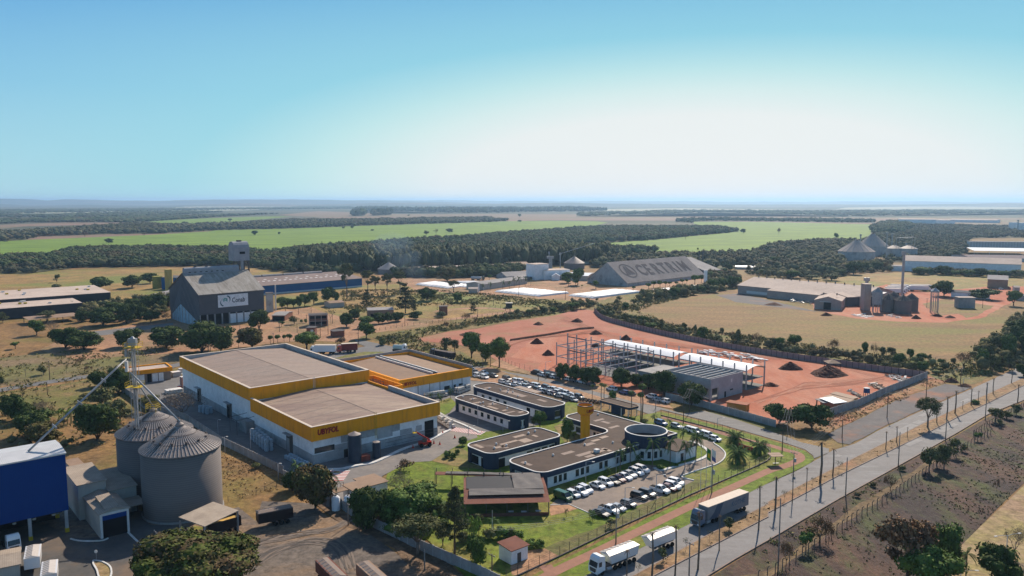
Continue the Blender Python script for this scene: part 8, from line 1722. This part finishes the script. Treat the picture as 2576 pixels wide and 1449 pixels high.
fw_ = [truck(None, G('F5',1380+i*22,1030-i*15), R(-12), True, [('box',13,0.2,PAINT['white'],2)], nm='truck') for i in range(4)] + [truck(None, G('F5',1650+i*12,1000-i*14), R(-6), True, [('box',14,0.2,PAINT['white'],2)], nm='truck') for i in range(2)]
label_row(fw_, 'white trailer lorry, {} of six beside the umbrella tree', 'truck', 'white lorries by the umbrella tree')
# telehandler
p = G('C4',1700,150); e = empty('telehandler', (p.x,p.y,0.2), R(20), 'red telehandler with raised boom at the corner of the warehouse', 'construction vehicle')
MB().box(-1.8,1.8,-0.9,0.9,0.6,1.5).build('body', M_redp2, e, bevel=0.08); MB().box(-0.9,0.4,-0.85,0.0,1.5,2.4).build('cab', M_glass, e)
bo = MB(); bo.bar((1.5,0.3,1.6),(-2.6,0.3,4.4),0.4); bo.build('boom', M_redp2, e); bk = MB(); bk.box(-3.5,-2.4,-0.6,1.0,4.2,4.3); [bk.bar((x,y,4.3),(x,y,5.2),0.06) for x in (-3.45,-2.45) for y in (-0.55,0.95)]; bk.build('basket', M_yellow, e)
for xx in (-1.2,1.2): wheel_pair(e, xx, 2.2, 0.6)
# traffic cones, IBC stacks, sacks
cn = MB(); cn.box(-0.25,0.25,-0.25,0.25,0,0.05); cn.cyl(0,0,0.05,0.75,0.2,0.04,10); co = cn.build('traffic_cone', plain('cone_red', (0.55,0.06,0.03)))
cs_ = [co] + [co.copy() for _ in range(4)]; [COL.objects.link(o) for o in cs_[1:]]
for o, (x,y) in zip(cs_, ((1850,125),(2000,60),(1880,15),(1790,115),(1580,160))): o.location = G('C4',x,y,0.2); o.scale = (1.3,1.3,1.3)
label_row(cs_, 'red traffic cone, {} of five on the paved street', 'traffic cone', 'traffic cones')
ib = empty('bulk_tank', (0,-300,0)); MB().box(-0.5,0.5,-0.5,0.5,0.15,1.1).build('bottle', M_ibc, ib, bevel=0.06); MB().box(-0.55,0.55,-0.55,0.55,0,0.14).build('pallet', M_wood, ib)
def stack(c, A, B, n, rows, lev, fmt, group, s=1.0, ang=YAW):
    P0, P1 = G(c,*A), G(c,*B); obs = []
    d = (P1-P0); nr = Vector((-d.y,d.x,0)).normalized()
    for i in range(n):
        for r_ in range(rows):
            for l_ in range(lev):
                if random.random() < 0.1 and l_ == lev-1: continue
                o = place(ib, P0 + d*(i/max(1,n-1)) + nr*r_*1.2*s + Vector((0,0,0.18+l_*1.13*s)), ang+random.uniform(-0.04,0.04), s); obs.append(o)
    label_row(obs, fmt, 'bulk tank', group)
stack('C5',(60,612),(230,720),10,2,2,'white bulk tank, {} in the stacks by the warehouse corner','bulk tanks by the warehouse corner')
stack('C5',(325,372),(425,335),6,2,2,'white bulk tank, {} in the stacks by the longest office','bulk tanks by the longest office')
stack('C5',(-10,420),(195,395),9,1,2,'white bulk tank, {} in the row under the packing hall front','bulk tanks under the packing hall')
sk = MB().box(-0.6,0.6,-0.5,0.5,0,1.15).build('sack_pallet', M_pallet, bevel=0.16); sk.location = (0,-300,0)
def sacks(A, B, n, rows, lev, fmt, group):
    P0, P1 = G('C3',*A), G('C3',*B); d = P1-P0; nr = Vector((-d.y,d.x,0)).normalized(); obs = []
    for i in range(n):
        for r_ in range(rows):
            for l_ in range(lev): o = place(sk, P0+d*(i/max(1,n-1))+nr*r_*1.3+Vector((0,0,0.13+l_*1.18)), math.atan2(d.y,d.x)+random.uniform(-0.08,0.08), random.uniform(0.92,1.05)); obs.append(o)
    label_row(obs, fmt, 'pallet', group)
sacks((825,1050),(965,1165),6,2,3,'pale sack pallet, {} in the high stack along the white wall','sack pallets in the high stack')
sacks((1165,1240),(1330,1320),7,2,1,'blue white sack pallet, {} in the low group near the warehouse corner','sack pallets near the corner')
sacks((300,770),(370,790),3,2,2,'pale sack pallet, {} behind the bare tree','sack pallets behind the bare tree')
# ---------------------------------------------------------------- building site
def column_frame(e, xs, ys, h, beams, m, w_=0.4):
    for x in xs:
        for y in ys: MB().box(x-w_/2,x+w_/2,y-w_/2,y+w_/2,0,h+(0.8 if (int(x*7+y)) % 3 else 0)).build('column', m, e)
    for z in beams:
        for y in ys: MB().box(xs[0],xs[-1],y-w_*0.4,y+w_*0.4,z,z+w_*1.1).build('beam', m, e)
        for x in (xs[0], xs[-1]): MB().box(x-w_*0.4,x+w_*0.4,ys[0],ys[-1],z+0.01,z+w_*1.1+0.01).build('beam', m, e)
M_pre = mat('precast_concrete', (0.40,0.39,0.39), (0.32,0.31,0.31), scale=0.4); M_slab = mat('new_slab', (0.20,0.20,0.19), (0.16,0.155,0.15), scale=0.2)
e = empty('unfinished_building', UVW(229.5,206.5), YAW, 'unfinished grey column and beam frame left of the concrete shell', 'building'); column_frame(e, (0,10.5,21), (0,7,14,21,28,35.5), 9.2, (3.8,8.4), M_pre, 0.32); MB().box(0.5,20.5,0.5,24,0.1,0.25).build('floor_slab', M_slab, e)
e = empty('unfinished_building', UVW(236,231), YAW, 'tall end bays of the column frame with upper beams', 'building'); column_frame(e, (0,), (0,5.5,11), 12.5, (11.5,5.6), M_pre, 0.38)
for i,(v0,L_) in enumerate(((197.3,40),(163.5,31.5))):
    e = empty('roofed_frame', UVW(251.8,v0), YAW, ('longer white roofed frame on the left of the red site','shorter white roofed frame behind the concrete shell')[i], 'building')
    ys = [0.3+(L_-0.6)*k/6 for k in range(7)]
    for x in (0.3,12.3):
        for y in ys: MB().box(x-0.2,x+0.2,y-0.2,y+0.2,0,9.6).build('column', M_pre, e)
    rf = MB(); n = 8; pr = [(0.1+12.3*k/n, 7.4+1.2*math.sin(math.pi*k/n)) for k in range(n+1)]
    rf.add([(x,y,z) for y in (0,L_) for x,z in pr], [(k,k+1,n+2+k,n+1+k) for k in range(n)]); rf.build('roof', M_metalw, e)
    for x in (0.3,12.3): MB().box(x-0.15,x+0.15,0,L_,6.9,7.35).build('beam', M_pre, e)
    MB().box(0,12.6,0,L_,0.1,0.3).build('floor_slab', M_slab, e); MB().box(0.2,11.8,0.5,L_-0.5,3.4,3.7).build('mezzanine', M_slab, e)
e = empty('concrete_shell', UVW(228.2,162.3), YAW, 'roofless grey precast concrete hall with roof beams at the red site corner', 'building')
o_ = rrect(0,19.4,0,20.2,0,1,(0,0,0,0)); w_ = MB(); ring(w_, o_, inset(o_,0.3), 4.4, 8.0); w_.build('upper_wall', M_pre, e); w_ = MB(); w_.box(5.2,19.38,0.02,0.3,0,4.38); w_.box(19.1,19.38,0.3,20,0,4.38); w_.box(0.3,19.1,19.9,20.18,0,4.38); w_.box(0.02,0.3,14,20,0,4.38); w_.build('wall', M_pwallm if False else M_pre, e)
for k in range(7): MB().box(0.3,19.1,2.3+k*2.5,2.65+k*2.5,7.2,7.7).build('beam', plain('light_beam', (0.45,0.44,0.43)), e)
for x,y in ((0.3,0.3),(0.3,7),(0.3,13.7),(5,0.3)): MB().box(x-0.3,x+0.35,y-0.3,y+0.35,0,4.4).build('column', M_pre, e)
MB().box(0.4,19,0.4,19.8,0.1,0.8).build('floor_slab', M_slab, e); MB().box(0.4,19,5.5,19.8,3.9,4.2).build('upper_floor', M_slab, e)
s_ = MB(); [s_.box(1.5+k*0.28,4.0,2.2,3.4,0.8+k*0.3,1.1+k*0.3) for k in range(9)]; s_.build('stair', M_pwall, e)
MB().box(8.2,9.2,-0.04,0.1,0.2,2.3).build('doorway', M_dark, e); MB().box(12.0,12.8,-0.04,0.1,5.2,6.4).build('window', M_trim, e); MB().box(11.6,13.4,-0.04,0.1,2.2,2.7).build('window', M_dark, e)
e = empty('concrete_shell', UVW(228.5,183.2), YAW, 'low flat concrete slab roof left of the roofless hall', 'building'); MB().box(0,16,0,13,5.2,5.6).build('roof', M_concr, e); MB().box(0.3,15.7,0.3,12.7,0,5.2).build('wall', M_pre, e)
# site yard items
def shed2(name, label, c, A, B, D_, h, m, rm, **k): return hall(name, label, c, A, B, D_, h, h+0.3, m, rm, 's', z=h, **k)
hall('site_cabin','ochre site cabin behind the street wall','C7',(1300,790),(1495,822),3.0,2.4,2.5,plain('ochre_cabin',(0.42,0.22,0.05)),M_redp,'f',z=0,cat='cabin')
shed2('site_shed','small pale roofed lean-to at the lower end of the site sheds','F6',(555,890),(632,885),4,2.6,M_wood,M_groof,gap=3,cat='shed'); shed2('site_shed','white roofed open shed in the row of site sheds','F6',(660,895),(785,880),6,3.0,M_redp,M_metalw,cat='shed')
shed2('site_shed','long ochre roofed cabin right of the white roofed shed','F6',(790,885),(860,860),8,2.6,plain('ochre_cabin',(0.42,0.22,0.05)),M_roofr,cat='shed'); shed2('site_shed','far ochre roofed cabin of the site sheds','F6',(850,850),(905,835),8,2.6,plain('ochre_cabin',(0.42,0.22,0.05)),M_roofr,cat='shed')
e = empty('blue_tank', G('F6',990,840), 0, 'blue water tank on a wooden stand by the site sheds', 'tank'); MB().cyl(0,0,2.0,3.7,1.1,1.0,20).build('tank', plain('tank_blue',(0.03,0.07,0.18)), e); MB().cyl(0,0,3.7,3.9,1.1,0.5,20).build('lid', M_trim, e); [MB().bar((a,b,0),(a,b,2),0.15).build('leg', M_wood, e) for a in (-0.7,0.7) for b in (-0.7,0.7)]
e = empty('gazebo', G('F6',645,535), 0, 'hip roofed brown gazebo at the mauve wall', 'gazebo'); r = MB(); r.add([(-2.8,-2.8,2.4),(2.8,-2.8,2.4),(2.8,2.8,2.4),(-2.8,2.8,2.4),(0,0,3.7)],[(0,1,4),(1,2,4),(2,3,4),(3,0,4)]); r.build('roof', M_roofr, e); [MB().bar((a,b,0),(a,b,2.4),0.15).build('post', M_wood, e) for a in (-2.4,2.4) for b in (-2.4,2.4)]
e = empty('bus_shelter', G('C7',1790,1345), 0.1, 'tan roofed shelter on the footpath of the lawn corner', 'shelter'); MB().box(-1.7,1.7,-1.6,0.0,2.6,2.7).build('roof_panel', M_roofr, e); MB().box(-1.7,1.7,0.05,1.6,2.62,2.72).build('roof_panel', M_roofr, e); MB().bar((0,0,0.1),(0,0,2.6),0.18).build('post', M_wood, e); MB().box(-0.8,0.8,-0.5,-0.1,0.4,0.5).build('bench', M_trim, e)
e = empty('sign_wall', G('C7',1500,1200), YAW+R(-95), 'low red lettered sign structure between the date palms', 'sign'); [MB().box(-3+k*1.1,-2.2+k*1.1,-0.15,0.15,0.1,1.3).build('sign_block', M_redp2 if False else plain('sign_red',(0.30,0.05,0.03)), e) for k in range(6)]
# flags
for i,(x,yb,yt,cols,lab) in enumerate(((1895,612,190,None,'bare white flagpole left of the two flags'),(1950,590,150,((0.02,0.18,0.05),(0.60,0.45,0.02)),'flagpole with green and yellow flag'),(2000,575,160,((0.65,0.65,0.66),(0.10,0.12,0.30)),'flagpole with white blue and red flag'))):
    p = G('C6',x,yb); h = HT('C6',x,yb,yt); e = empty('flagpole', p, 0, lab, 'flagpole', 'flagpoles at the entrance'); MB().tube([(0,0,0),(0,0,h)],0.06,6,r1=0.04).build('pole', M_trim, e)
    if cols:
        f = MB(); n, m_ = 6, 8
        vs = [(0.05+0.16*a+0.03*math.sin(b*0.9), 0.12*math.sin(a*1.3+b*0.5), h-0.2-b*0.36-a*0.12) for a in range(n+1) for b in range(m_+1)]
        f.add(vs, [(a*(m_+1)+b,(a+1)*(m_+1)+b,(a+1)*(m_+1)+b+1,a*(m_+1)+b+1) for a in range(n) for b in range(m_)]); f.m = [1 if (i == 1 and 2 < q % m_ < 6 and 1 <= q//m_ <= 4) or (i == 2 and q % m_ > 4) else 0 for q in range(len(f.f))]
        f.build('flag', [plain('flag_a%d' % i, cols[0]), plain('flag_b%d' % i, cols[1])], e, smooth=True)
tag(empty('flagpole', G('C4',2378,1075), 0), 'small white flagpole standing before the pavilion', 'flagpole'); MB().tube([(0,0,0),(0,0,6.2)],0.05,6).build('pole', M_trim, [o for o in COL.objects if o.get('label','').startswith('small white flagpole')][0])
# road sign in the yard
e = empty('road_sign', G('C2',972,1300), 0, 'small round sign on the pavement island of the grain yard', 'sign'); MB().bar((0,0,0),(0,0,1.9),0.06).build('post', M_steel, e); o = MB().cyl(0,0,-0.03,0.03,0.32,0.32,16).build('sign_face', M_trim, e); o.rotation_euler = (R(90),0,0); o.location = (0,-0.06,2.0)
# ---------------------------------------------------------------- soil heaps and debris
M_heap = mat('dark_soil', (0.12,0.05,0.033), (0.08,0.035,0.025), scale=0.8, bump=0.8, bscale=2.0, detail=8)
def heap(c, x, yb, yt, wpx, label, m=None, name='soil_heap', cat='soil heap', group='soil heaps', seed=0):
    p = G(c,x,yb); W_ = wpx*MPP(c,x,yb)/2; h = HT(c,x,yb,yt)*0.85; rg = np.random.default_rng(seed or int(x)); n, k = 26, 9; vs = [(0,0,h)]; mb = MB()
    for j in range(1,k+1):
        for i in range(n):
            a = 2*math.pi*i/n; r_ = W_*j/k*(1+0.12*math.sin(a*3+x)+rg.uniform(-0.06,0.06)); vs.append((r_*math.cos(a), r_*0.8*math.sin(a), max(-0.1, h*(1-(j/k)**1.15)+rg.uniform(-0.05,0.05)*h if j < k else -0.1)))
    fs = [(0,1+i,1+(i+1)%n) for i in range(n)] + [(1+(j-1)*n+i,1+j*n+i,1+j*n+(i+1)%n,1+(j-1)*n+(i+1)%n) for j in range(1,k) for i in range(n)]
    mb.add(vs, fs); o = mb.build(name, m or M_heap, None, (p.x, p.y+W_*0.7, 0.1), smooth=False); return tag(o, label, cat, group) if label else o
hp_ = [heap('F3',*q,None) for q in ((1985,968,932,110),(2380,940,895,130),(1970,1158,1095,140),(2083,1275,1210,130),(1300,1080,1035,230))] + [heap('F4',*q,None) for q in ((630,1065,1015,140),(640,1193,1140,120),(940,1120,1060,130))]
label_row(hp_, 'soil heap, {} of those on the left half of the red site', 'soil heap', 'soil heaps of the red site')
heap('F6',255,565,478,245,'rounded dark soil heap in the middle of the red ground'); heap('F6',655,638,520,370,'biggest dark soil heap in front of the gazebo'); heap('F6',40,730,690,170,'low dark soil heap behind the white roofed frame'); heap('C7',1770,570,530,130,'small dark soil spill beside the frame end')
for q,lb in (((1505,1280,1235,100),'dark heap in front of the low silos'),((1850,1272,1243,110),'dark heap inside the dirt loop'),((80,1145,1115,180),'dark heap at the left factory wall'),((600,1250,1212,120),'dark heap before the tan factory wing'),((1720,1255,1230,120),'dark heap under the steel hopper')): heap('F5',*q,lb,group='soil heaps of the right field')
heap('F6',1870,690,640,150,'earth mound on the verge near the far road bend'); heap('F6',2010,735,700,140,'earth mound nearest the far carriageway')
berm = MB(); bp_ = PL('F3',1700,1125,2100,1065,2400,1010,2540,1000)
for i in range(3): berm.add([bp_[i]+Vector((-0.5,-1.5,0)), bp_[i+1]+Vector((-0.5,-1.5,0)), bp_[i+1]+Vector((0,0,1.1)), bp_[i]+Vector((0,0,1.1)), bp_[i]+Vector((0.5,1.5,0)), bp_[i+1]+Vector((0.5,1.5,0))], [(0,1,2,3),(3,2,5,4)])
tag(berm.build('soil_bank', M_heap), kind='structure')
def debris(c, pts, n, label, mats, smax=1.4, h=0.5, seed=3):
    rg = random.Random(seed); P = PL(c,*pts); mb = MB(); x0, x1 = min(p.x for p in P), max(p.x for p in P); y0, y1 = min(p.y for p in P), max(p.y for p in P)
    for i in range(n):
        x, y = rg.uniform(x0,x1), rg.uniform(y0,y1); s = rg.uniform(0.3,smax); a = rg.uniform(0,3.1); d = Vector((math.cos(a)*s, math.sin(a)*s, rg.uniform(-0.1,0.3))); z = rg.uniform(0.1,h)
        mb.bar(Vector((x,y,z))-d, Vector((x,y,z))+d, rg.uniform(0.2,0.9), rg.uniform(0.05,0.3), rg.randrange(len(mats)))
    return tag(mb.build('debris', mats), label, None, None, 'stuff')
debris('F6',(1160,610,1500,690),90,'scattered pale and brown debris by the corner of the site wall',[M_pwall,M_wood,M_heap,M_trim]); debris('F6',(1000,700,1230,770),80,'timber and sheet debris above the blue tank',[M_wood,M_roofr,M_trim,M_heap])
debris('F6',(820,770,960,850),50,'timber stacked at the site sheds',[M_wood,M_trim,M_groof])
st = MB(); rg = random.Random(4); P0 = G('C7',1060,225); P1 = G('C7',1670,305)
for i in range(60):
    t = rg.random(); p = P0.lerp(P1,t)+CU*rg.uniform(-3,5); d = CV*(-1)*rg.uniform(1.5,4); z = rg.uniform(0.2,1.2); st.bar(p-d/2+Vector((0,0,z)), p+d/2+Vector((0,0,z)), 0.9, 0.25, rg.randrange(2))
tag(st.build('beam_stack', [M_metalw, M_pre]), 'stacks of white precast beams behind the white roofed frames', None, None, 'stuff')
debris('F5',(150,1080,460,1130),60,'steel racks before the factory wall',[M_steel,M_pwall],2,1.6); debris('F5',(820,1235,1040,1262),20,'white boards on the red ground before the factory',[M_trim],6,0.3); debris('F5',(1180,1245,1350,1275),25,'pale rubble before the low silos',[M_pwall,M_trim],1.6,0.8)
# ---------------------------------------------------------------- undergrowth: tufts on the wild ground
def tufts(label, c, outline, n, m, s, hgt, seed):
    rng = np.random.default_rng(seed); P = PL(c,*outline); xs = [p.x for p in P]; ys = [p.y for p in P]; X = rng.uniform(min(xs),max(xs),n*3); Y = rng.uniform(min(ys),max(ys),n*3); ins = np.zeros(len(X),bool); j = len(P)-1
    for i in range(len(P)): cc = ((P[i].y > Y) != (P[j].y > Y)) & (X < (P[j].x-P[i].x)*(Y-P[i].y)/((P[j].y-P[i].y) or 1e-9)+P[i].x); ins ^= cc; j = i
    cl = np.sin(X*0.13+seed)*np.cos(Y*0.11)+rng.normal(size=len(X))*0.6; ins &= cl > 0.1; X, Y = X[ins][:n], Y[ins][:n]; k = 6; idx = np.repeat(np.arange(len(X)),k); N = len(idx)
    Pn = np.stack([X[idx]+rng.normal(size=N)*s*0.7, Y[idx]+rng.normal(size=N)*s*0.7, rng.uniform(0.05,hgt,N)],1)
    o = quads_mesh('undergrowth', Pn, rng.normal(size=(N,3)), rng.uniform(0.4,1.2,N)*s, m, rng, None, 0.5); return tag(o, label, None, None, 'stuff')
L_straw = leafmat('straw_tufts', (0.30,0.20,0.10), (0.18,0.12,0.06), 0.4); L_weed = leafmat('weed_tufts', (0.14,0.13,0.04), (0.10,0.08,0.035), 0.5)
tufts('dry tufts over the left fields','C1',(0,200,1800,100,1290,300,900,500,1300,560,1300,800,1150,1100,700,1150,0,1000),1800,L_weed,0.5,0.7,1)
tufts('straw tufts on the bank between silos and warehouse wall','C3',(-50,1100,510,1100,1130,1400,1080,1560,700,1640,520,1500),700,L_straw,0.25,0.25,2)
tufts('weeds on the dry strip above the red site','F3',(330,1100,1000,960,1600,870,2340,780,2350,830,1750,910,1100,1020,760,1100,900,1160,1450,1380,1350,1400,640,1220),4200,L_weed,0.7,0.9,3)
tufts('weeds outside the mauve wall','F4',(620,790,1400,620,2000,560,1500,690,1100,800,1250,920,1600,1010,2576,1130,2576,1280,1600,1100,960,960,700,880),4200,L_weed,0.9,1.2,4)
tufts('weeds beside the brown field','F6',(0,260,1000,400,1900,500,2200,330,2576,60,2576,560,2300,590,1780,690,1600,600,560,445,0,360),4200,L_weed,0.8,1.1,5)
tufts('charred and green tufts on the burnt field','C8',(0,1480,740,1000,1900,260,2576,-40,2576,520,1900,1170,1500,1560),4200,leafmat('burnt_tufts',(0.07,0.05,0.035),(0.07,0.09,0.03),0.5),0.22,0.25,6)
tufts('dry grass on the road verge','C8',(-100,1400,0,1110,760,700,1440,300,1900,40,1930,120,1400,440,760,860,300,1200,0,1440),1800,L_weed,0.45,0.5,7)
tufts('grass tufts in the median','C8',(-600,1150,0,725,1600,-80,1600,5,0,810,-500,1090),900,L_straw,0.35,0.4,8)
tufts('weeds on the central pasture','F3',(0,620,760,600,1500,650,2200,720,2100,820,1600,760,900,760,300,850,0,800),2600,L_weed,0.8,0.6,9)
tufts('weedy bank beside the gravel strip','F6',(480,1150,800,930,1600,620,1800,680,900,1050,600,1210),1500,L_straw,0.45,0.5,10)
# smoke over the yard
sm = MB()
p = G('F3',790,560); cv, cf = ICO2; rg = np.random.default_rng(5)
for (dx,dz,sx,sz) in ((0,4,7,6),(-3,12,10,7),(-10,22,16,9),(-18,34,20,10)): v = cv*np.array([sx,sx*0.7,sz])*rg.uniform(0.85,1.15,(len(cv),1))+np.array([dx*1.3,0,dz]); sm.add([tuple(a) for a in v], [tuple(int(b) for b in f) for f in cf])
smm = bpy.data.materials.new('smoke'); smm.use_nodes = True; n_ = smm.node_tree; n_.nodes.clear(); so_ = n_.nodes.new('ShaderNodeOutputMaterial'); sp_ = n_.nodes.new('ShaderNodeVolumePrincipled'); sp_.inputs['Color'].default_value = (0.55,0.75,1,1); sp_.inputs['Density'].default_value = 0.006; n_.links.new(sp_.outputs[0], so_.inputs['Volume'])
tag(sm.build('smoke', smm, None, p), 'thin blue smoke rising behind the pasture trees', None, None, 'stuff')
for o in list(COL.objects):
    if '_h' in o: del o['_h']
    if 'label' in o and len(o['label'].split()) > 16: o['label'] = ' '.join(o['label'].replace(' those ',' ').replace(' of four ',' ').replace(' of three ',' ').replace(' of five ',' ').replace(' of six ',' ').replace(' of the row ',' in the row ').split())
# ---------------------------------------------------------------- the air: pale haze round the whole scene
hz = MB(); hz.box(-30000, 30000, -600, 32000, -1.5, 140)
hm = bpy.data.materials.new('haze_air'); hm.use_nodes = True; hn = hm.node_tree; hn.nodes.clear()
ho = hn.nodes.new('ShaderNodeOutputMaterial'); hp = hn.nodes.new('ShaderNodeVolumePrincipled')
hp.inputs['Color'].default_value = (0.46, 0.71, 1.0, 1); hp.inputs['Density'].default_value = 7.5e-5; hp.inputs['Anisotropy'].default_value = 0.4
hn.links.new(hp.outputs[0], ho.inputs['Volume'])
tag(hz.build('haze', hm), 'thin pale blue haze over the plain', None, None, 'stuff')
